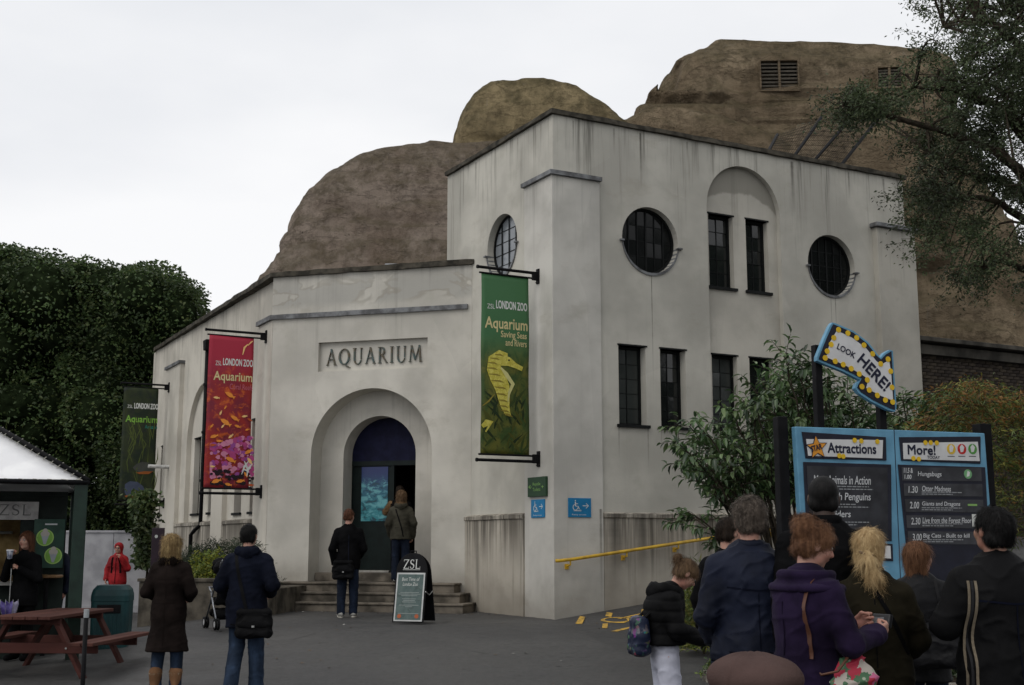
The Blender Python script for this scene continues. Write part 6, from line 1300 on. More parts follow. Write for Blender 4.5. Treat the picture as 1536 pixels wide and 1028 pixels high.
        def dsp(P):
            q = (P - hd) @ R; th = np.arctan2(q[:, 0], -q[:, 1] - .02); k = 16 if style not in ('curly', 'bun') else 9
            st = fbm(np.stack([th * k, q[:, 2] * 9, np.full(len(P), seed)], 1), 3, seed); g = fbm(P * (38 if style in ('curly', 'bun', 'wavy') else 16), 3, seed + 2); return amp * (.6 * st + .7 * g)
        ho = blob_obj('hair', pr, .008, mat, s.e, .02, dsp)
        if n: V, N = surf(ho); strands('hair_locks', V, N, n, L, wd, mat, ho, seed, dn, lift, cu)
        return ho
    def tail(s, mat, pts, rad, n=500):
        P = [s.hp(*p) for p in pts]; pr = [cap(P[i], P[i + 1], rad[i] * s.hs, rad[i + 1] * s.hs) for i in range(len(P) - 1)]; o = blob_obj('ponytail', pr, .007, mat, s.e, .015, lambda Q_: .006 * fbm(Q_ * np.array([45, 45, 9]), 3, 4)); V, N = surf(o); strands('hair_locks', V, N, n, .09, .0025, mat, o, 8, 1, .12, .05); return o
def ribbon_on(coat, pts, w_, mat, name, parent, frm='back', off=.006, th=.003):
    """strap laid on the clothes: pts are (x, z) on the back (or front) of the figure, found by casting rays on to the cloth"""
    me = coat.data; bv = BVHTree.FromPolygons([v.co for v in me.vertices], [tuple(p.vertices) for p in me.polygons]); y0, dy = (-1, 1) if frm == 'back' else (1, -1); P = []
    n = 14 * (len(pts) - 1)
    for i in range(n + 1):
        t = i / n * (len(pts) - 1); k = min(int(t), len(pts) - 2); f = t - k; x = pts[k][0] + (pts[k + 1][0] - pts[k][0]) * f; z = pts[k][1] + (pts[k + 1][1] - pts[k][1]) * f; h_ = bv.ray_cast(Vector((x, y0, z)), Vector((0, dy, 0)))[0]
        if h_ is not None: P.append(h_ - Vector((0, dy * off, 0)))
    m = MB(); V = []; n = len(P)
    for i in range(2): P = [P[0]] + [(P[a - 1] + P[a] + P[a + 1]) / 3 for a in range(1, n - 1)] + [P[-1]]
    for i, p in enumerate(P):
        t = (P[min(i + 1, n - 1)] - P[max(i - 1, 0)]).normalized(); s_ = t.cross(Vector((0, dy, 0))).normalized() * w_ / 2; o_ = Vector((0, -dy * th, 0)); V += [p - s_, p + s_, p + s_ + o_, p - s_ + o_]
    m.add(V, [(4 * i + a, 4 * i + (a + 1) % 4, 4 * i + 4 + (a + 1) % 4, 4 * i + 4 + a) for i in range(n - 1) for a in range(4)]); return m.build(name, mat, parent, smooth=False), P
def soft_bag(name, label, pe, c, dims, mat, cat='bag', flap=True, seed=2, rz=0, group=None, sag=.012):
    e = empty(name, pe.e.matrix_basis @ Vector(c), pe.e.rotation_euler.z + rz, label, cat, group); w_, d, h_ = dims
    r = min(d, h_) * .32; pr = [cap((-w_ / 2 + r, 0, -h_ / 2 + r), (w_ / 2 - r, 0, -h_ / 2 + r), r * 1.35, ax=(0, 1, 0), f=d / (2.7 * r)), cap((-w_ / 2 + r, 0, h_ / 2 - r), (w_ / 2 - r, 0, h_ / 2 - r), r, ax=(0, 1, 0), f=d / (2.7 * r)), cap((-w_ / 2 + r, 0, -h_ / 2 + r), (-w_ / 2 + r * 1.2, 0, h_ / 2 - r), r, ax=(0, 1, 0), f=d / (2.7 * r)), cap((w_ / 2 - r, 0, -h_ / 2 + r), (w_ / 2 - r * 1.2, 0, h_ / 2 - r), r, ax=(0, 1, 0), f=d / (2.7 * r)), cap((-w_ / 4, 0, 0), (w_ / 4, 0, 0), h_ * .34, ax=(0, 1, 0), f=d / (.75 * h_))]
    b = blob_obj('bag_body', pr, .009, mat, e, .03, folds(sag, 12, 9, seed))
    if flap:
        pr = [cap((-w_ / 2 + r * .7, -d * .28, h_ / 2 - r * .9), (w_ / 2 - r * .7, -d * .28, h_ / 2 - r * .9), r * .9, ax=(0, 1, 0), f=.6), cap((-w_ / 2 + r, -d * .42, -h_ * .06), (w_ / 2 - r, -d * .42, -h_ * .06), r * .8, ax=(0, 1, 0), f=.45), cap((-w_ / 5, -d * .36, .08 * h_), (w_ / 5, -d * .36, .08 * h_), r * 1.2, ax=(0, 1, 0), f=.45)]
        blob_obj('flap', pr, .009, mat, e, .03, folds(.004, 12, 9, seed + 1)); m = MB(); m.box((0, -d * .42 - r * .45, -h_ * .12), (.03, .01, .022)); m.build('buckle', STEEL, e, bevel=.002)
    return e
STEEL = M('dull_metal_fitting', (.35, .35, .34), .35, .5, .1, 9, metal=.8)
C_nav = fabric('dark_navy_cloth', (.0065, .008, .015)); C_blk = fabric('black_wool', (.0045, .0045, .005)); C_brn = fabric('brown_black_wool', (.012, .0085, .0075), var=.25); C_fur = fabric('dark_brown_fur', (.008, .0055, .0045)); C_pur = fabric('deep_purple_wool', (.014, .0085, .025), var=.3, sheen=.02); C_olv = fabric('dark_olive_wool', (.016, .0135, .008), var=.25); C_grn = fabric('khaki_parka_cotton', (.048, .045, .034)); C_tan = fabric('tan_fur', (.17, .105, .055)); C_red = fabric('bright_red_shell', (.28, .014, .018), .7, .15, sheen=0)
C_nyl = fabric('black_nylon', (.0045, .0045, .005), .7, .09, 90, .3, sheen=0); C_nvy = fabric('navy_shell_jacket', (.008, .0105, .022), .65, .12, 120, .3, sheen=0); C_lea = fabric('black_leather', (.005, .005, .006), .55, .16, 60, .4, sheen=0); C_wht = fabric('white_cotton', (.46, .47, .55), var=.08); C_gry = fabric('grey_green_trouser', (.06, .065, .055)); C_snk = fabric('pale_sneaker', (.42, .41, .38), .7, .3, 60, .2, sheen=0); C_tnb = fabric('tan_suede', (.20, .105, .055)); C_crm = fabric('cream_fleece', (.42, .36, .26)); C_cap = fabric('brown_corduroy', (.075, .048, .043), bs=150, var=.15)
C_sole = M('pale_rubber_sole', (.45, .43, .38), .7, .3)
# 1 woman at the kiosk drinking -------------------------------------
P1 = Person('auburn haired woman in black drinking from a paper cup at the kiosk counter', 42, 798, 16.9, 168, fem=True, J={'eR': (.15, .05, .64), 'wR': (.045, .15, .81), 'eL': (-.14, .04, .63), 'wL': (-.02, .12, .715)}, hands=('hold', 'grip'), hn=((-.9, .2, 0), (.6, .2, 0)), hair=HR, head=(-8, 0))
P1.coat(C_blk, .42, .016, .02, disp=folds(.007, seed=4), name='cardigan', slv=.94); P1.trousers(C_blk, .012); P1.shoes(C_blk); P1.hairdo('long', HR, 5, 600)
w_ = P1.J['wR']; m = MB(); cp = P1.e.matrix_basis @ Vector(tuple(w_ + np.array([-.045, .075, .02]))); m.lathe([(.030, -.055), (.042, .045), (.044, .05), (.044, .055)], (0, 0, 0), 16)
cup = empty('paper_cup', cp, 0, 'white paper cup held to the mouth of the woman at the kiosk', 'cup'); m.build('cup', M('printed_paper_cup', (.45, .47, .52), .6, .3, .3, 30, c2=(.12, .15, .25)), cup, smooth=True); m = MB(); m.lathe([(.047, .05), (.046, .066), (.036, .068)], (0, 0, 0), 16); m.build('lid', WH, cup)
w_ = P1.J['wL']; up_ = P1.e.matrix_basis @ Vector(tuple(w_ + np.array([.06, .08, -.02]))); ume = empty('umbrella', up_, 0, 'loosely furled purple and white umbrella hanging from the kiosk woman\'s hand', 'umbrella')
m = MB(); m.tube([(0, 0, .06), (0, 0, -.74)], .006, 8); m.build('shaft', STEEL, ume); m = MB(); m.tube([(0, 0, .02), (0, 0, .10)], .014, 8); m.build('handle', C_blk, ume)
UP = [M('violet_umbrella_cloth', (.11, .09, .25), .7, .2, .25, 9, c2=(.045, .03, .13)), M('pale_umbrella_cloth', (.30, .28, .38), .7, .2, .2, 9)]
for k in range(8):
    a0 = 2 * math.pi * k / 8; a1 = a0 + math.pi / 4; m = MB(); ch = [(.012, -.70), (.05, -.64), (.10, -.55), (.125, -.46), (.115, -.40)]; V = []
    for (r, z) in ch:
        for t in (0, .25, .5, .75, 1): a = a0 + (a1 - a0) * t; rr_ = r * (1 - .28 * math.sin(math.pi * t)); zz = z + (.035 * (abs(2 * t - 1)) ** 1.2 if r > .11 else 0) - (0 if r < .11 else .03); V.append((rr_ * math.cos(a), rr_ * math.sin(a), zz))
    m.add(V, [(5 * i + j, 5 * i + j + 1, 5 * i + j + 6, 5 * i + j + 5) for i in range(4) for j in range(4)]); o = m.build('canopy_gore', UP[k % 3 == 1], ume, smooth=True, fix=False); sm = o.modifiers.new('t', 'SOLIDIFY'); sm.thickness = .003
    m = MB(); m.tube([(r * math.cos(a0), r * math.sin(a0), z + (.02 if r > .11 else 0)) for r, z in ch], .003, 4); m.build('rib', STEEL, ume)
# 2 person in red ----------------------------------------------------
P2 = Person('person in a bright red hooded jacket and glasses facing us by the white fence', 179, 815, 27.5, 176, fem=True, J={'eL': (-.15, .04, .66), 'wL': (-.075, .10, .80), 'eR': (.15, -.01, .64), 'wR': (.15, .03, .52)}, h=.016)
P2.coat(C_red, .44, .030, .01, disp=folds(.012, seed=8), cuff=.012); P2.trousers(DN2, .012); P2.shoes(C_blk)
hp = P2.hp; pr = [ell(hp(0, -.015, .03), (.098, .115, .105), P2.R), cap(hp(0, -.04, -.05), P2.J['nek'] + (0, -.03, -.01), .075, .08), ell(hp(0, .11, -.015), (.065, .08, .085), P2.R, op='s', k=.02)]
blob_obj('hood', pr, .010, C_red, P2.e, .03); P2.hairdo('tied', HB, 3, 0)
m = MB(); m.tube([tuple(hp(-.045, .098, .008)), tuple(hp(.045, .098, .008))], .004, 5); [m.tube([tuple(hp(sx * .03 + .022 * math.cos(a), .101, .008 + .018 * math.sin(a))) for a in np.linspace(0, 6.28, 10)], .003, 4) for sx in (-1, 1)]; m.build('glasses', M_blk, P2.e)
# 3 blonde woman in brown coat --------------------------------------
P3 = Person('blonde woman seen from behind in a flared brown black coat, jeans and tan boots', 258, 804, 13.75, -3, fem=True, J={'eR': (.150, -.02, .64), 'wR': (.10, .10, .60), 'eL': (-.150, -.02, .64), 'wL': (-.10, .10, .60), 'kR': (.055, .03, .285), 'aR': (.06, .01, .05), 'kL': (-.055, .0, .285), 'aL': (-.055, -.04, .05)}, hair=HY, build=.98)
c3 = P3.coat(C_brn, .265, .024, .035, squash=.8, disp=folds(.010, 8, 3, 12, .5), name='coat', waist=.012, shoulder=.008)
P3.fur('fur_collar', [cap(P3.J['nek'] + (-.10, .0, -.015), P3.J['nek'] + (-.05, -.075, .0), .036, .044), cap(P3.J['nek'] + (-.05, -.075, .0), P3.J['nek'] + (.05, -.075, .0), .046), cap(P3.J['nek'] + (.10, .0, -.015), P3.J['nek'] + (.05, -.075, .0), .036, .044)], C_fur, 900)
P3.trousers(DN1, .010); P3.shoes(C_tnb, boot=.10); P3.hairdo('wavy', HY, 7, 1600)
m = MB(); 
for (z_, w1) in ((.60, .19), (.735, .26)): pass
rb, _ = ribbon_on(c3, [(-.155, P3.H * .585), (0, P3.H * .583), (.155, P3.H * .585)], .045, C_brn, 'half_belt', P3.e, off=.008)
for q, sx in (('R', 1), ('L', -1)): P3.fur('boot_fleece', [cap(P3.J['a' + q] + (math.cos(a) * .05, math.sin(a) * .05, .135), P3.J['a' + q] + (math.cos(a + .8) * .05, math.sin(a + .8) * .05, .135), .016) for a in np.linspace(0, 5.5, 8)], C_crm, 200, .014)
# 4 man with messenger bag ------------------------------------------
P4 = Person('dark haired man in a hooded navy jacket walking away with a bag at his hip', 374, 787, 13.6, 3, J={'eR': (.155, -.04, .64), 'wR': (.125, .10, .59), 'eL': (-.160, -.0, .64), 'wL': (-.145, .14, .58), 'kL': (-.055, .03, .29), 'aL': (-.062, -.10, .075), 'tL': (-.07, -.03, .022), 'kR': (.06, .03, .285), 'aR': (.068, .02, .05), 'tR': (.085, .10, .022)}, hair=HK, head=(-12, 4), hands=('relaxed', 'grip'), build=1.04)
c4 = P4.coat(C_nav, .395, .032, .012, squash=.8, disp=folds(.011, 8, 5, 21, .6)); P4.hood(C_nav, None, 1.15, .01); P4.trousers(DN1, .016, flare=.006); P4.shoes(C_snk, C_sole); P4.hairdo('short', HK, 2, 500)
H4 = P4.H; bag4 = soft_bag('messenger_bag', 'black flap shoulder bag on the hip of the walking navy jacket man', P4, (.11, -.16, .425 * H4), (.36, .13, .29), C_nyl)
ribbon_on(c4, [(-.115, .835 * H4), (-.06, .68 * H4), (.04, .47 * H4)], .035, C_nyl, 'shoulder_strap', bag4)[0].matrix_parent_inverse = bag4.matrix_basis.inverted() @ P4.e.matrix_basis
# 5 man on the steps --------------------------------------------------
P5 = Person('red haired man in a black jacket with a shoulder bag standing at the steps', 524, 764, 22.4, 8, J={'eR': (.14, .0, .63), 'wR': (.10, .08, .56), 'eL': (-.15, -.02, .63), 'wL': (-.13, .05, .50), 'aL': (-.06, -.03, .05), 'aR': (.055, .01, .05)}, hair=HR, head=(-25, 0), h=.016)
c5 = P5.coat(C_blk, .44, .026, .0, disp=folds(.010, seed=31)); P5.trousers(DN2, .014); P5.shoes(C_snk, C_sole); P5.hairdo('short', HR, 2, 300)
bag5 = soft_bag('shoulder_bag', 'black shoulder bag hanging at the left hip of the man by the steps', P5, (-.09, -.15, .44 * P5.H), (.34, .11, .32), C_nyl)
P5.collar(C_blk, .062, .014, -.02, .04)
# 6, 7 women in the doorway -------------------------------------------
P6 = Person('brown haired woman in a khaki parka with a fur trimmed hood at the doorway', 602, 737, 25.0, 2, fem=True, z=.53, J={'eR': (.145, -.02, .64), 'wR': (.13, .05, .50), 'eL': (-.14, -.03, .64), 'wL': (-.12, .06, .52)}, hair=HL, h=.015)
c6 = P6.coat(C_grn, .47, .028, .015, disp=folds(.010, seed=41), waist=.01); P6.hood(C_grn, C_tan, 1.1); P6.trousers(DN2, .010, flare=.01); P6.shoes(C_snk); P6.hairdo('wavy', HL, 6, 500)
ribbon_on(c6, [(-.10, .80 * P6.H), (.02, .60 * P6.H), (.06, .50 * P6.H)], .022, C_blk, 'shoulder_strap', P6.e)
P7 = Person('dark haired person stepping through the dark doorway with a tan furry sleeve', 600, 721, 26.2, 5, z=.70, J={'eL': (-.16, .02, .70), 'wL': (-.09, .13, .74)}, hair=HB, h=.018, H=1.78)
P7.coat(C_blk, .45, .026, .01, disp=folds(.010, seed=43), arms='R', slv=.95); P7.trousers(C_blk); P7.shoes(C_blk); P7.hairdo('curly', HB, 6, 200)
P7.fur('furry_sleeve', [cap(P7.J['sL'], P7.J['eL'], .075, .07), cap(P7.J['eL'], P7.J['wL'], .07, .05)], C_tan, 500, .04, .014)
# 8 girl reading --------------------------------------------------------
P8 = Person('girl in a black puffer jacket and white trousers looking down at something', 995, 848, 9.4, -78, fem=True, H=1.50, J={'hd': (.0, .115, .915), 'nek': (0, .035, .835), 'eR': (.135, .02, .65), 'wR': (.07, .17, .60), 'eL': (-.135, .02, .65), 'wL': (-.07, .17, .60)}, hair=HL, head=(0, -42), h=.009, hands=('hold', 'hold'), hn=((-.6, .2, .5), (.6, .2, .5)))
c8 = P8.coat(C_nyl, .575, .030, .004, squash=.84, disp=quilt(.010, .085, 0, 3), cuff=.012); P8.hood(C_nyl, None, 1.05, .012); P8.trousers(C_wht, .012, amp=.008); P8.shoes(C_blk); P8.hairdo('tied', HL, 6, 700)
P8.tail(HL, [(0, -.10, .06), (0, -.14, .065), (0, -.155, .03)], [.02, .028, .010], 200)
pt = NT('blue_patterned_nylon'); v_ = pt.vor(pt.obj, 22, 'F1', 'Color'); pt.col(pt.mix(pt.rng(pt.noise(pt.obj, 16, 3), .5, .6), (.005, .010, .032), pt.mix(.85, v_, (.02, .014, .04)))); pt.rough(.6, .3)
bp8 = soft_bag('backpack', 'blue patterned backpack worn low by the girl in the black puffer', P8, (0, -.20, .62 * P8.H), (.22, .13, .27), pt.m, flap=False)
m = MB(); m.tube([(-.07, .03, .13), (-.075, .10, .20), (-.08, .16, .24)], .012, 6); m.tube([(.07, .03, .13), (.075, .10, .20), (.08, .16, .24)], .012, 6); m.build('strap', C_nyl, bp8)
q = P8.e.matrix_basis @ Vector((0, .325 * P8.H, .615 * P8.H)); m = MB(); m.box((0, 0, 0), (.12, .08, .015), rx=.5); tag(m.build('leaflet', M('printed_leaflet', (.40, .10, .07), .6, .3, .3, 40, c2=(.45, .42, .38)), bevel=.003), 'small red leaflet in the hands of the girl in white trousers', 'leaflet').location = q
# 9 grey haired man ------------------------------------------------------
P9 = Person('broad grey haired man seen from behind in a navy shell jacket', 1123, 748, 7.4, 2, J={'eR': (.155, -.01, .635), 'wR': (.10, .12, .575), 'eL': (-.148, -.02, .635), 'wL': (-.105, .10, .56)}, hair=HG, h=.009, build=1.10, head=(6, 0))
c9 = P9.coat(C_nvy, .50, .030, .012, squash=.8, disp=folds(.012, 7, 4, 51, .8), shoulder=.008); P9.collar(C_nvy, .074, .021, -.03, .07, disp=folds(.004, 14, 14, 4)); P9.trousers(C_gry, .020); P9.shoes(C_blk); P9.hairdo('curly', HG, 9, 2200)
P10 = Person('dark haired man mostly hidden behind the grey haired man', 1092, 778, 10.4, -20, J={}, hair=HB, head=(-35, -5)); P10.coat(C_blk, .45, .024, 0, disp=folds(.010, seed=55)); P10.trousers(DN2); P10.shoes(C_blk); P10.hairdo('short', HB, 4, 700)
# 11 woman in purple ------------------------------------------------------
P11 = Person('woman in a purple coat with a messy auburn bun looking at her camera', 1206, 771, 6.5, -62, fem=True, H=1.72, J={'eR': (.145, .03, .64), 'wR': (.085, .20, .665), 'eL': (-.135, .08, .65), 'wL': (-.035, .215, .685), 'hd': (0, .035, .925)}, hair=HA, head=(-22, -20), h=.009, hands=('hold', 'grip'), hn=((-.8, .1, .2), (.8, .2, .2)), build=1.04)
c11 = P11.coat(C_pur, .40, .026, .025, squash=.84, disp=folds(.010, 7, 4, 61, .7), name='coat', shoulder=.006, slv=.9)
j = P11.J['nek']; pr = []
for a0 in np.linspace(-math.pi * 1.38, math.pi * .38, 36):
    a, b = a0, a0 + .17; r1, r2 = .070, .205; pr += [cap(j + (r1 * math.cos(a), r1 * math.sin(a), .012), j + (r2 * math.cos(a), r2 * .74 * math.sin(a), -.062), .016, .010), cap(j + (r2 * math.cos(a), r2 * .74 * math.sin(a), -.062), j + (r2 * math.cos(b), r2 * .74 * math.sin(b), -.062), .011), cap(j + (r1 * math.cos(a), r1 * math.sin(a), .02), j + (r1 * math.cos(b), r1 * math.sin(b), .02), .015), cap(j + ((r1 + r2) / 2 * math.cos(a), (r1 + r2) / 2 * .86 * math.sin(a), .004), j + ((r1 + r2) / 2 * math.cos(b), (r1 + r2) / 2 * .86 * math.sin(b), .004), .018)]
blob_obj('wide_collar', pr, .008, C_pur, P11.e, .022, folds(.004, 10, 10, 6)); P11.trousers(DN2); P11.shoes(C_blk); P11.hairdo('bun', HA, 12, 3200)
w_ = P11.e.matrix_basis @ Vector(tuple((P11.J['wR'] + P11.J['wL']) / 2 + np.array([.0, .11, .035]))); ce = empty('compact_camera', w_, P11.e.rotation_euler.z + .1, 'small silver and black digital camera in the hands of the woman in purple', 'camera')
m = MB(); m.box((0, 0, 0), (.115, .03, .07), rx=-.3); cb = m.build('camera_body', M('black_camera_plastic', (.018, .018, .02), .35, .5), ce, bevel=.006); m = MB(); m.box((-.012, -.017, -.004), (.07, .002, .05), rx=-.3); m.build('screen', M('grey_camera_screen', (.16, .17, .18), .2, .5), ce); m = MB(); m.tube([(0, .012, 0), (0, .045, -.012)], .024, 14); m.build('lens', M_blk, ce)
def floral():
    t = NT('floral_bag_print'); vm = t.n('ShaderNodeVectorMath'); vm.operation = 'ADD'; nn2 = t.n('ShaderNodeTexNoise'); t.put(nn2.inputs['Vector'], t.obj); nn2.inputs['Scale'].default_value = 26; vs_ = t.n('ShaderNodeVectorMath'); vs_.operation = 'SCALE'; vs_.inputs['Scale'].default_value = .07; t.t.links.new(nn2.outputs['Color'], vs_.inputs[0]); t.put(vm.inputs[0], t.obj); t.t.links.new(vs_.outputs[0], vm.inputs[1]); v = t.vor(vm.outputs[0], 20, 'F1', 'Color'); s_ = t.xyz(v); c = t.mix(t.rng(s_[0], .28, .32), (.38, .34, .30), (.34, .02, .045)); c = t.mix(t.rng(s_[1], .62, .66), c, (.05, .12, .06)); c = t.mix(t.rng(s_[2], .84, .88), c, (.42, .10, .20)); c = t.mix(t.rng(t.vor(t.obj, 18), .2, .12), c, (.30, .33, .25)); t.col(c); t.rough(.6, .3); return t.m
MF = floral(); e = empty('tote_bag', P11.e.matrix_basis @ Vector((.135, .0, .545 * P11.H)), P11.e.rotation_euler.z + math.radians(40), 'slouchy red and cream floral tote bag on the shoulder of the woman in purple', 'bag')
pr = [cap((-.16, 0, -.12), (.16, 0, -.12), .085, ax=(0, 1, 0), f=.7), cap((-.14, 0, .02), (.16, 0, -.0), .075, ax=(0, 1, 0), f=.65), cap((-.10, 0, .10), (-.02, 0, .16), .05, .02, ax=(0, 1, 0), f=.6), cap((.12, 0, .08), (.15, 0, .16), .05, .018, ax=(0, 1, 0), f=.6), cap((-.06, 0, -.05), (.08, 0, -.05), .11, ax=(0, 1, 0), f=.7)]
tb = blob_obj('bag_body', pr, .008, MF, e, .03, folds(.016, 11, 8, 71, .9))
b_ = M('brown_leather_strap', (.085, .03, .014), .45, .4)
_, Ps = ribbon_on(c11, [(.122, .845 * P11.H), (.135, .72 * P11.H), (.14, .60 * P11.H)], .03, b_, 'shoulder_strap', e); e.children[-1].matrix_parent_inverse = e.matrix_basis.inverted() @ P11.e.matrix_basis
m = MB(); m.tube([(-.06, -.03, .16), (-.08, -.07, .08), (-.02, -.09, .02), (.06, -.09, .04), (.13, -.05, .14)], .007, 8); m.build('handle', b_, e, smooth=True)
# 12 tall man ---------------------------------------------------------------
P12 = Person('tall man with cropped black hair in a black coat facing the notice board', 1236, 714, 7.25, 4, skin=SK2, J={'sR': (.100, 0, .80), 'sL': (-.100, 0, .80), 'nek': (0, 0, .85), 'eR': (.15, .02, .63), 'wR': (.10, .11, .58)}, hair=HK, h=.010, build=1.16, head=(-18, 6)); P12.coat(C_blk, .36, .028, .015, disp=folds(.010, 7, 4, 81)); P12.collar(C_blk, .070, .022, -.02, .065); P12.trousers(DN2); P12.shoes(C_blk); P12.hairdo('crop', HK, 2, 0)
# 13 blonde ponytail ---------------------------------------------------------
P13 = Person('blonde woman with a clipped ponytail in a dark olive coat', 1303, 793, 6.95, -10, fem=True, J={'eR': (.145, .02, .64), 'wR': (.09, .12, .58), 'eL': (-.15, .0, .64), 'wL': (-.12, .07, .52)}, hair=HY2, h=.009, head=(-14, 6), build=1.03)
c13 = P13.coat(C_olv, .40, .026, .015, disp=folds(.010, 7, 4, 91, .7), name='coat'); P13.collar(C_olv, .060, .016, -.03, .045); P13.trousers(DN2); P13.shoes(C_blk); P13.hairdo('tied', HY2, 6, 1600); P13.tail(HY2, [(0, -.11, -.01), (.01, -.14, -.05), (.035, -.15, -.12), (.07, -.13, -.19)], [.024, .036, .034, .012], 900)
m = MB(); a = P13.hp(0, -.125, -.018); m.tube([tuple(P13.hp(-.035, -.118, .0)), tuple(P13.hp(0, -.137, -.012)), tuple(P13.hp(.035, -.118, -.02))], .008, 8); m.build('hair_clip', M('tortoiseshell_clip', (.10, .05, .02), .3, .5), P13.e)
ribbon_on(c13, [(-.02, .83 * P13.H), (.10, .70 * P13.H), (.17, .60 * P13.H)], .022, C_blk, 'shoulder_strap', P13.e)
# 14 auburn straight hair ------------------------------------------------------
P14 = Person('woman with straight auburn hair in a dark leather coat close to the notice board', 1377, 814, 9.3, -14, fem=True, J={}, hair=HA, h=.011, head=(-58, 4)); c14 = P14.coat(C_lea, .38, .026, .02, disp=folds(.008, seed=95), name='coat'); P14.collar(C_lea, .066, .018, -.04, .04); P14.trousers(DN2); P14.shoes(C_blk); P14.hairdo('bob', HA, 6, 1200)
bag14 = soft_bag('handbag', 'large black handbag at the side of the auburn woman in leather', P14, (.05, -.24, .55 * P14.H), (.40, .16, .30), C_lea, flap=False)
ribbon_on(c14, [(.10, .83 * P14.H), (.12, .72 * P14.H), (.14, .62 * P14.H)], .022, C_lea, 'shoulder_strap', bag14)[0].matrix_parent_inverse = bag14.matrix_basis.inverted() @ P14.e.matrix_basis
# 15 man at the right edge --------------------------------------------------------
P15 = Person('black haired man in a black jacket at the right edge with a striped strap', 1490, 762, 6.6, 6, skin=SK3, J={'eL': (-.165, .0, .66), 'wL': (-.09, .15, .70), 'eR': (.16, .0, .64), 'wR': (.10, .13, .62)}, hair=HK, h=.010, build=1.12, head=(14, 10)); c15 = P15.coat(C_nyl, .40, .034, .01, squash=.82, disp=folds(.012, 7, 4, 101, .8)); P15.collar(C_nyl, .072, .022, -.04, .05); P15.trousers(DN2); P15.shoes(C_blk); P15.hairdo('short', HK, 7, 1300)
STR = [M('beige_strap_webbing', (.17, .14, .10), .8, .2, .1, 60), M('dark_strap_stripe', (.02, .02, .022), .8, .2)]
bag15 = soft_bag('camera_bag', 'black camera bag on a beige and black striped strap at the right edge', P15, (-.215, -.17, .36 * P15.H), (.26, .16, .24), C_nyl, seed=5)
for dx, w_, mt in ((-.015, .014, 0), (0, .015, 1), (.015, .014, 0)): ribbon_on(c15, [(-.195 + dx, .79 * P15.H), (-.210 + dx, .62 * P15.H), (-.215 + dx, .42 * P15.H)], w_, STR[mt], 'strap_stripe', bag15, off=.010)[0].matrix_parent_inverse = bag15.matrix_basis.inverted() @ P15.e.matrix_basis
# 16 child in a cap ------------------------------------------------------------------
P16 = Person('child in a rounded brown cap right in front of the camera', 1134, 1000, 3.35, 6, J={}, hair=HB, h=.009, head=(0, 0)); P16.coat(C_blk, .45, .02, .01); P16.trousers(DN2); P16.shoes(C_blk); P16.hairdo('short', HB, 3, 400)
hp = P16.hp; R = P16.R; pr = [ell(hp(0, -.01, .085), (.125, .135, .062), R), ell(hp(0, -.01, .06), (.098, .115, .055), R)]
co = blob_obj('cap', pr, .007, C_cap, P16.e, .03, lambda P: -.006 * np.exp(-np.abs(np.sin(4 * (np.arctan2(P[:, 0] - P16.J['hd'][0], P[:, 1] - P16.J['hd'][1])))) * 14) + .002 * np.cos(8 * np.arctan2(P[:, 0] - P16.J['hd'][0], P[:, 1] - P16.J['hd'][1])) + .004 * fbm(P * 14, 2, 3)); m = MB(); m.lathe([(.004, 0), (.012, .003), (.010, .009), (.003, .012)], tuple(hp(0, -.01, .146)), 12); m.build('button', C_cap, co)
blob_obj('peak', [cap(hp(-.05, .10, .045), hp(.05, .10, .045), .035, ax=R[:, 2], f=.3), cap(hp(-.03, .14, .035), hp(.03, .14, .035), .035, ax=R[:, 2], f=.25)], .007, C_cap, P16.e, .03)
# 17 staff behind the menu board --------------------------------------------------------
P17 = Person('person in a navy top half hidden behind the kiosk menu board', 84, 800, 18.6, 170, J={'eL': (-.15, .02, .64)}, hair=HB, h=.016); P17.coat(C_nvy, .45, .024, .0); P17.trousers(DN2); P17.shoes(C_blk); P17.hairdo('short', HB, 3, 200)

def seam(c, P, pts, w_=.008, mt=C_blk, nm='seam'): ribbon_on(c, [(x, z * P.H) for x, z in pts], w_, mt, nm, P.e, off=.001, th=.0025)
seam(c3, P3, [(0, .60), (0, .79)], .006, C_brn); seam(c3, P3, [(-.15, .735), (0, .725), (.15, .735)], .012, C_brn, 'yoke_seam'); seam(c3, P3, [(0, .28), (0, .57)], .006, C_brn, 'back_vent')
M_nvs = fabric('navy_seam_stitching', (.004, .005, .011)); seam(c9, P9, [(-.17, .725), (0, .715), (.17, .725)], .009, M_nvs, 'yoke_seam'); seam(c9, P9, [(-.17, .53), (0, .528), (.17, .53)], .010, M_nvs, 'hem_seam'); seam(c9, P9, [(.0, .54), (0, .71)], .005, M_nvs)
seam(c15, P15, [(-.19, .735), (0, .725), (.19, .735)], .010, M_nvs, 'yoke_seam'); seam(c15, P15, [(0, .45), (0, .72)], .006, M_nvs)
M_pus = fabric('purple_seam', (.008, .005, .015)); seam(c11, P11, [(0, .42), (0, .76)], .007, M_pus); seam(c11, P11, [(-.13, .60), (0, .595), (.13, .60)], .03, C_pur, 'half_belt')
seam(c13, P13, [(0, .43), (0, .78)], .006, C_blk); seam(c4, P4, [(-.15, .415), (0, .413), (.15, .415)], .012, C_blk, 'hem_seam'); seam(c5, P5, [(0, .45), (0, .76)], .008, C_nvy); seam(c6, P6, [(-.12, .60), (0, .598), (.12, .60)], .02, C_grn, 'waist_cord')
c2s = [o for o in P2.e.children if o.name.startswith('jacket')][0]
for sx in (-1, 1): ribbon_on(c2s, [(.085 * sx, .81 * P2.H), (.10 * sx, .60 * P2.H)], .04, C_blk, 'rucksack_strap', P2.e, frm='front')
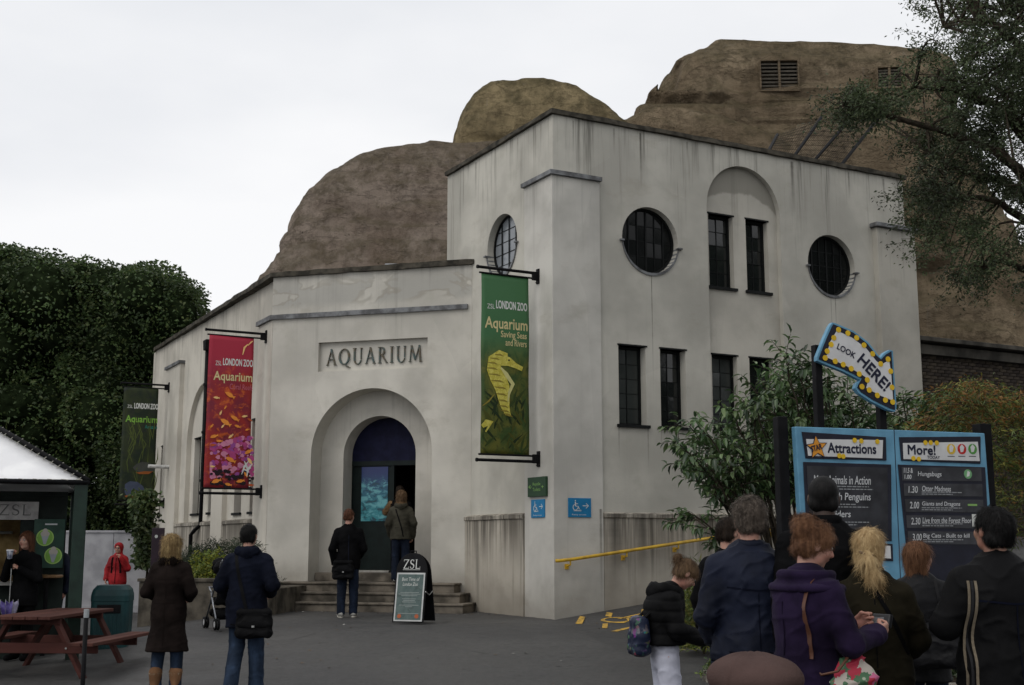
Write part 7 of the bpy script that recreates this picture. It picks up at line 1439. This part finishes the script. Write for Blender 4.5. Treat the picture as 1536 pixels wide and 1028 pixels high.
ribbon_on(c2s, [(0, .80 * P2.H), (0, .46 * P2.H)], .012, C_blk, 'zip', P2.e, frm='front')
# ------------------------------------------------------------------ kiosk with white canopy
M_dg = M('dark_green_paint', (.010, .026, .018), .5, .3, .2, 4); M_can = M('white_canopy_fabric', (.84, .84, .84), .6, .3, .02, 3, .15, 90, c2=(.76, .76, .77)); M_ply = M('dark_kiosk_panel', (.012, .018, .015), .7, .2, .3, 3)
kc = at(132, 724, 16.6); K0 = Vector((kc.x, kc.y, 0)); zc = kc.z; S_ = 4.0; KR = math.radians(20); KM = Matrix.Rotation(KR, 4, 'Z'); ke2 = empty('kiosk', K0 + Vector((0, 0, -.3)), KR, 'dark green refreshment kiosk under a white tensioned pyramid canopy', 'kiosk'); zc += .3
ap = Vector((-S_ / 2, S_ / 2, zc + 1.28)); cor = [Vector((0, 0, zc)), Vector((0, S_, zc)), Vector((-S_, S_, zc)), Vector((-S_, 0, zc))]
for k in range(4):
    a, b = cor[k], cor[(k + 1) % 4]; m = MB(); n = 12; V = []; idx = {}
    for i in range(n + 1):
        for j in range(n + 1 - i):
            u, v = i / n, j / n; p = a * (1 - u - v) + b * u + ap * v; sag = 1.1 * (u * (1 - u - v)) * (1 - v) * .35 + .30 * v * (1 - u - v) * .5 + .3 * v * u * .5; p.z -= sag * .55; c_ = (a + b + ap) / 3; p = c_.lerp(p, .985); idx[i, j] = len(V); V.append(p)
    F = [(idx[i, j], idx[i + 1, j], idx[i, j + 1]) for i in range(n) for j in range(n - i)] + [(idx[i + 1, j], idx[i + 1, j + 1], idx[i, j + 1]) for i in range(n) for j in range(n - i - 1)]
    m.add(V, F); o = m.build('canopy_panel', M_can, ke2, smooth=True, fix=False); so3 = o.modifiers.new('t', 'SOLIDIFY'); so3.thickness = .006
    m = MB(); m.tube([a, b], .035, 8); m.build('edge_tube', M_blk, ke2, smooth=True); m = MB(); m.tube([a + Vector((0, 0, .03)), ap + Vector((0, 0, .03))], .035, 8); m.build('ridge_tube', M_blk, ke2, smooth=True)
    m = MB(); nT = 22
    for i in range(nT):
        t = (i + .5) / nT; p = a.lerp(ap, t); d1 = (b - a).normalized(); d2 = (cor[k - 1] - a).normalized(); off = (1 - t)
        m.tube([p + Vector((0, 0, .075)), p + d1 * .085 + Vector((0, 0, .005))], .007, 4, False); m.tube([p + Vector((0, 0, .075)), p + d2 * .085 + Vector((0, 0, .005))], .007, 4, False)
        q = a.lerp(b, t); inn = (Vector((-S_ / 2, S_ / 2, zc)) - q).normalized(); m.tube([q - inn * .03 + Vector((0, 0, .03)), q + inn * .09 + Vector((0, 0, .04))], .007, 4, False)
    tag(m.build('lacing', C_sole, ke2, fix=False), kind='stuff')
for c_ in cor:
    m = MB(); m.box((c_.x - .08 * (1 if c_.x == 0 else -1), c_.y + .08 * (1 if c_.y == 0 else -1), zc / 2), (.17, .17, zc)); m.build('post', M_dg, ke2, bevel=.01)
# hut below
y0 = 1.05; KO = K0 + KM @ Vector((0, y0, 0)); KN = KM @ Vector((0, 1, 0)); KU = KM @ Vector((1, 0, 0))
def kp(px, py, off=0): q = on_plane(px, py, KO - KN * off, KN); return (q - K0).dot(KU), q.z
xr = kp(99, 800)[0]; xl = -3.9; Hh = 2.25
M_wall_in = M('warm_kiosk_interior', (.34, .24, .10), .8, .2, .3, 3, c2=(.16, .10, .04))  # yellow interior lighting put into the wall colour, no lamp inside
m = MB(); m.box(((xl + xr) / 2, y0 + .04, .52), (xr - xl, .08, 1.04)); m.build('front_panel', M_ply, ke2); m = MB(); m.box(((xl + xr) / 2, y0 + .04, 2.13), (xr - xl, .08, .36)); m.build('fascia', M_ply, ke2)
m = MB(); m.box((xr - .30, y0 + .045, 1.5), (.6, .07, .92)); m.build('side_pier', M_ply, ke2); m = MB(); m.box((xr - .04, y0 + 1.2, 1.15), (.08, 2.3, 2.3)); m.box(((xl + xr) / 2, y0 + 2.35, 1.15), (xr - xl, .06, 2.3)); m.build('side_wall', M_ply, ke2)
m = MB(); m.box(((xl + xr) / 2, y0 + 1.3, 1.15), (xr - xl - .1, .04, 2.2)); m.build('back_wall', M_wall_in, ke2); m = MB(); m.box(((xl + xr) / 2 - .3, y0 - .06, 1.06), (xr - xl - .6, .42, .05)); m.build('counter', M('pale_worn_counter', (.26, .25, .23), .5, .4), ke2, bevel=.006)
m = MB(); m.box(((xl + xr) / 2, y0 + 1.15, 2.28), (xr - xl, 2.4, .05)); m.build('hut_roof', M_ply, ke2)
for (x, z, w_, h_, mt) in ((-2.0, 1.42, .3, .34, STEEL), (-1.55, 1.32, .22, .3, C_tnb), (-2.5, 1.5, .4, .5, M_blk), (-1.2, 1.75, .5, .04, STEEL)): m = MB(); m.box((x, y0 + .95, z), (w_, .3, h_)); m.build('equipment', mt, ke2, bevel=.02)
x1 = kp(57, 780)[0]; z0 = kp(40, 780)[1]; z1 = kp(40, 753)[1]
ks = empty('shop_sign', K0 + KM @ Vector((x1 - .78, y0 - .03, z0)), KR, 'white fascia sign with grey serif letters over the kiosk window', 'sign'); m = MB(); m.box((.39 - .15, 0, (z1 - z0) / 2), (1.08, .03, z1 - z0)); m.build('sign_panel', M('grubby_white_panel', (.36, .35, .34), .6, .3), ks)
serif_word(ks, 'ZSL', .27, .06, .42, .15, flat('grey_lettering', (.10, .10, .10)), -.022, -.014, name='lettering')
x0 = kp(52, 780, .1)[0]; x1 = kp(98, 780, .1)[0]; z0 = kp(75, 852, .1)[1]; z1 = kp(75, 779, .1)[1]
mb_ = empty('menu_board', K0 + KM @ Vector((x0, y0 - .1, z0)), KR, 'dark green ice cream menu board hung beside the kiosk window', 'sign'); W = x1 - x0; Hm = z1 - z0; m = MB(); m.box((W / 2, 0, Hm / 2), (W, .03, Hm)); m.build('sign_panel', M('dark_green_menu_board', (.014, .05, .034), .5, .3), mb_)
lm = flat('lime_disc_print', (.20, .40, .07)); lm2 = flat('lime_rim_print', (.35, .55, .15))
for (cx_, cz_) in ((.32, .62), (.62, .25)):
    a, b = cx_ * W + .02, cz_ * Hm; m = MB(); m.prism(circ(a, b, .115, 22), -.020, -.016); m.build('printed_disc', lm2, mb_); m = MB(); m.prism(circ(a, b, .10, 22), -.022, -.0185); m.build('printed_disc', lm, mb_)
    m = MB(); m.prism([(a - .05, b + .03), (a + .05, b + .03), (a + .015, b - .09), (a - .015, b - .09)], -.024, -.021); m.build('printed_cone', flat('wafer_print', (.35, .38, .42)), mb_); m = MB()
    for (dx, dz, r) in ((-.025, .05, .035), (.025, .05, .035), (0, .09, .035)): m.prism(circ(a + dx, b + dz, r, 10), -.0255 - r * .01 - dx * .01, -.022)
    m.build('printed_scoops', flat('cream_scoop_print', (.45, .42, .38)), mb_)
m = MB(); m.prism(rect(W * .35, Hm * .88, W * .75, Hm * .91), -.019, -.015); m.build('small_print', CH, mb_)
px = at(70, 869, 17.3); e = empty('bar_shelf', (px.x, 17.3, -.3), 0, 'small round wooden topped stand below the menu board', 'table'); m = MB(); m.lathe([(.20, 1.13), (.21, 1.14), (.21, 1.165), (.2, 1.17)], n=20); m.build('tabletop', M('varnished_wood', (.20, .11, .045), .4, .4, .2, 9, stretch=(1, 12, 1)), e); m = MB(); m.tube([(0, 0, .02), (0, 0, 1.13)], .03, 8); m.lathe([(.18, 0), (.18, .02), (.04, .04)], n=16); m.build('pedestal', M_blk, e)
# ------------------------------------------------------------------ picnic table
M_wood = M('red_brown_stained_wood', (.075, .031, .024), .75, .15, .25, 5, .4, 40, c2=(.05, .02, .016), stretch=(1, .12, 1)); M_wood2 = M('red_brown_stained_beam', (.062, .022, .018), .75, .15, .25, 5, .4, 40, c2=(.04, .016, .013), stretch=(.2, 1, 1))
pt_ = empty('picnic_table', (-5.62, 15.55, -.3), math.radians(-4), 'red brown wooden picnic table with fixed benches in front of the kiosk', 'picnic table'); L = 1.9
for i in range(5): m = MB(); m.box((-.30 + .15 * i, 0, .745), (.14, L, .04)); m.build('tabletop_plank', M_wood, pt_, bevel=.006)
for sx in (-1, 1):
    for i in range(2): m = MB(); m.box((sx * (.68 + .145 * i), 0, .45), (.135, L, .04)); m.build('seat_plank', M_wood, pt_, bevel=.006)
for y in (-.62, .62):
    m = MB(); m.beam((-.82, y, .385), (.82, y, .385), .045, .12); cb = m.build('cross_beam', M_wood2, pt_, bevel=.005); m = MB(); m.beam((-.36, y, .69), (.36, y, .69), .045, .07); m.build('cross_beam', M_wood2, pt_, bevel=.005)
    for sx in (-1, 1):
        m = MB(); m.beam((sx * .28, y + .047, .70), (sx * .66, y + .047, .01), .045, .115, up=(0, 1, 0)); m.build('leg', M_wood2, pt_, bevel=.005)
        m = MB(); m.tube([(sx * .45, y - .023, .385), (sx * .45, y - .036, .385)], .012, 8); m.build('bolt', STEEL, cb)
m = MB(); m.beam((0, -.6, .36), (0, -.12, .70), .045, .09); m.build('brace', M_wood2, pt_); m = MB(); m.beam((0, .6, .36), (0, .12, .70), .045, .09); m.build('brace', M_wood2, pt_)
# litter bin
c = at(163, 985, 17.7); bn = empty('litter_bin', (c.x, 17.75, -.3), math.radians(8), 'dark teal plastic litter bin behind the picnic table', 'bin'); M_bin = M('dark_teal_plastic', (.008, .042, .045), .5, .3, .15, 3, c2=(.005, .028, .031))
def rbox(name, w0, w1, z0, z1, mat, par, r=.10, n=6, dome=0):
    m = MB(); V = []; rings = [(w0, z0), (w1, z1)] if not dome else [(w0, z0), (w0 * 1.0, z0 + dome * .4), (w0 * .93, z0 + dome * .8), (w0 * .75, z1)]
    for (w_, z) in rings:
        for qx, qy, a0 in ((1, 1, 0), (-1, 1, 90), (-1, -1, 180), (1, -1, 270)):
            for i in range(n + 1): a = math.radians(a0 + 90 * i / n); V.append((qx * (w_ / 2 - r) + r * math.cos(a), qy * (w_ / 2 - r) + r * math.sin(a), z))
    k = 4 * (n + 1); F = [(i * k + a, i * k + (a + 1) % k, (i + 1) * k + (a + 1) % k, (i + 1) * k + a) for i in range(len(rings) - 1) for a in range(k)] + [tuple(range(k)), tuple((len(rings) - 1) * k + a for a in range(k))]
    m.add(V, F); return m.build(name, mat, par, smooth=False, bevel=.006)
rbox('base', .54, .54, .0, .12, M_blk, bn); rbox('bin_body', .50, .52, .12, .80, M_bin, bn); rbox('lid', .53, .44, .80, 1.02, M_bin, bn, dome=.2)
for k in range(7): m = MB(); m.box((-.16 + .053 * k, -.258, .45), (.018, .012, .56)); m.build('rib', M_bin, bn, bevel=.004)
m = MB(); m.box((0, -.262, .70), (.32, .02, .12)); m.build('opening', M_blk, bn, bevel=.01)
# thin post in the foreground
c = at(130, 915, 10.0); e = empty('slim_post', (c.x, 10.0, -.3), 0, 'slim black barrier post with a white cap in front of the picnic table', 'post'); zt = c.z + .3; m = MB(); m.tube([(0, 0, .02), (0, 0, zt)], .018, 10); m.build('post', M_blk, e, smooth=True); m = MB(); m.tube([(0, 0, zt - .06), (0, 0, zt + .005)], .021, 10); m.build('cap', flat('pale_cap', (.3, .32, .33)), e); m = MB(); m.lathe([(.15, 0), (.15, .015), (.03, .03)], n=20); m.build('base', M_blk, e)
# ------------------------------------------------------------------ white panel fence at the back left
f0 = at(-60, 915, 29.5); f1 = at(222, 917, 29.5); fx = empty('panel_fence', (f0.x, 29.5, -.3), 0, 'grey white boarded fence at the back left below the dark trees', 'fence'); Wd = f1.x - f0.x; M_fen = M('grey_white_fence_paint', (.33, .33, .345), .7, .3, .12, 2, .2, 30, c2=(.25, .25, .265)); k = 5
for i in range(k): m = MB(); m.box((Wd * (i + .5) / k, 0, 1.0), (Wd / k - .012, .05, 1.70)); m.build('panel', M_fen, fx, bevel=.004)
for i in range(k + 1): m = MB(); m.box((Wd * i / k, .06, .93), (.09, .09, 1.86)); m.build('post', M_fen, fx)
m = MB(); m.box((Wd / 2, -.01, 1.87), (Wd, .10, .05)); m.build('top_rail', M_fen, fx, bevel=.004); m = MB(); m.box((Wd / 2, -.02, .09), (Wd, .09, .17)); m.build('gravel_board', M_fen, fx, bevel=.004)
# ivy hanging over the fence end, purple info post
rs = np.random.RandomState(77); V = []
for i in range(2600): t = rs.rand(); px_ = 216 + rs.normal(0, 9) * (1.1 - .5 * t); V.append(tuple(at(px_, 735 + 115 * t, 28.6 + rs.normal(0, .18))))
c0 = at(216, 850, 28.6); c0.z = -.3; e = empty('climbing_ivy', c0, 0, 'dark ivy hanging over the right end of the white fence', 'ivy'); m = MB(); m.tube([(0, 0, 0), (.1, 0, 1.2), (-.05, 0, 2.4)], .03, 6); m.build('stem', M_bark, e); leaves('foliage', np.array(V) - np.array(c0), .12, ML_dark, e, rs, .7, .4)
c0 = at(233, 900, 26.5); c0.z = -.3; e = empty('info_post', c0, 0, 'narrow dark purple post with a small round badge at the corner of the side range', 'sign'); zt = at(233, 792, 26.5).z + .3; m = MB(); m.box((0, 0, zt / 2), (.26, .06, zt)); m.build('panel', M('dark_purple_paint', (.018, .008, .015), .5, .3), e, bevel=.01); m = MB(); m.prism(circ(-.03, zt - .18, .035, 12), -.036, -.030); m.build('badge', flat('pale_badge_print', (.4, .42, .4)), e)
# ------------------------------------------------------------------ pushchair in front of the walking man
c0 = at(340, 928, 19.6); c0.z = ground_z(c0.x, c0.y); pr_ = empty('pushchair', c0, math.radians(28), 'black folding pushchair parked beside the planter ahead of the navy jacket man', 'pushchair'); AL = M('pushchair_tube', (.28, .29, .31), .35, .5, metal=.7)
for sx in (-.24, .24):
    m = MB(); m.tube([(sx, -.55, 1.05), (sx, -.45, 1.0), (sx, .30, .14)], .014, 8); m.build('side_tube', AL, pr_, smooth=True); m = MB(); m.tube([(sx, .05, .55), (sx, -.30, .12)], .014, 8); m.build('rear_leg', AL, pr_, smooth=True)
    for y in (.32, -.32):
        for dx in (-.022, .022):
            m = MB(); v = []; n = 16; 
            for (r, xx) in ((.045, -.012), (.085, -.014), (.088, 0), (.085, .014), (.045, .012)):
                for k in range(n): a = 2 * math.pi * k / n; v.append((sx + dx + xx, y + r * math.cos(a), .088 + r * math.sin(a)))
            m.add(v, [(i * n + k, i * n + (k + 1) % n, ((i + 1) % 5) * n + (k + 1) % n, ((i + 1) % 5) * n + k) for i in range(5) for k in range(n)]); wh = m.build('wheel', M_blk, pr_, smooth=True); m = MB(); m.tube([(sx + dx - .013, y, .088), (sx + dx + .013, y, .088)], .046, 12); m.build('hub', WH, wh)
m = MB(); m.tube([(-.24, -.55, 1.05), (.24, -.55, 1.05)], .018, 8); m.build('handlebar', M_blk, pr_, smooth=True)
blob_obj('seat', [cap((-.17, .12, .42), (.17, .12, .42), .06), cap((-.17, -.12, .42), (.17, -.12, .42), .06), cap((-.17, -.16, .42), (-.17, -.30, .85), .05), cap((.17, -.16, .42), (.17, -.30, .85), .05), cap((0, -.1, .42), (0, -.28, .85), .09), cap((-.17, -.30, .85), (.17, -.30, .85), .05)], .014, C_nyl, pr_, .04, folds(.01, seed=3))
blob_obj('hood', [cap((-.19, -.30, .92), (.19, -.30, .92), .12), cap((-.19, -.12, .98), (.19, -.12, .98), .10), cap((-.19, .05, .93), (.19, .05, .93), .06), cap((-.14, -.1, .86), (.14, -.1, .86), .16, op='s')], .014, C_nyl, pr_, .05, folds(.01, seed=4))
blob_obj('basket', [cap((-.17, -.12, .22), (.17, -.12, .22), .08), cap((-.17, .12, .24), (.17, .12, .24), .07)], .016, C_nyl, pr_, .05, folds(.012, seed=5)); m = MB(); m.tube([(-.24, .05, .56), (-.22, .28, .62), (.22, .28, .62), (.24, .05, .56)], .016, 8); m.build('bumper_bar', AL, pr_, smooth=True)

# litter and leaves blown on the forecourt
rr_ = random.Random(19); m = MB(); LC = [M('pale_litter', (.4, .39, .36), .8, .2), M('dry_leaf_litter', (.14, .085, .04), .9, .1), M('dark_leaf_litter', (.03, .022, .015), .9, .1)]
for i in range(240):
    x = rr_.uniform(-7, 6); y = rr_.uniform(8.5, 21.5)
    if rr_.random() < .45: q_ = ab(*[(v_) for v_ in fB(rr_.uniform(-1, 5), rr_.uniform(-1.6, -1.15), 0)[:2]]); x, y = q_.x, q_.y
    z = ground_z(x, y) + .006; m.cur = rr_.choice((0, 1, 1, 2, 2)); s_ = rr_.uniform(.012, .035); a = rr_.uniform(0, 6.28)
    m.add([(x + s_ * math.cos(a + k * 1.57) * (1 if k % 2 else .6), y + s_ * math.sin(a + k * 1.57) * (1 if k % 2 else .6), z + rr_.uniform(0, .012)) for k in range(4)], [(0, 1, 2, 3)])
tag(m.build('ground_litter', None, mats=LC, fix=False), 'scattered dry leaves and scraps on the asphalt forecourt', 'litter', kind='stuff')
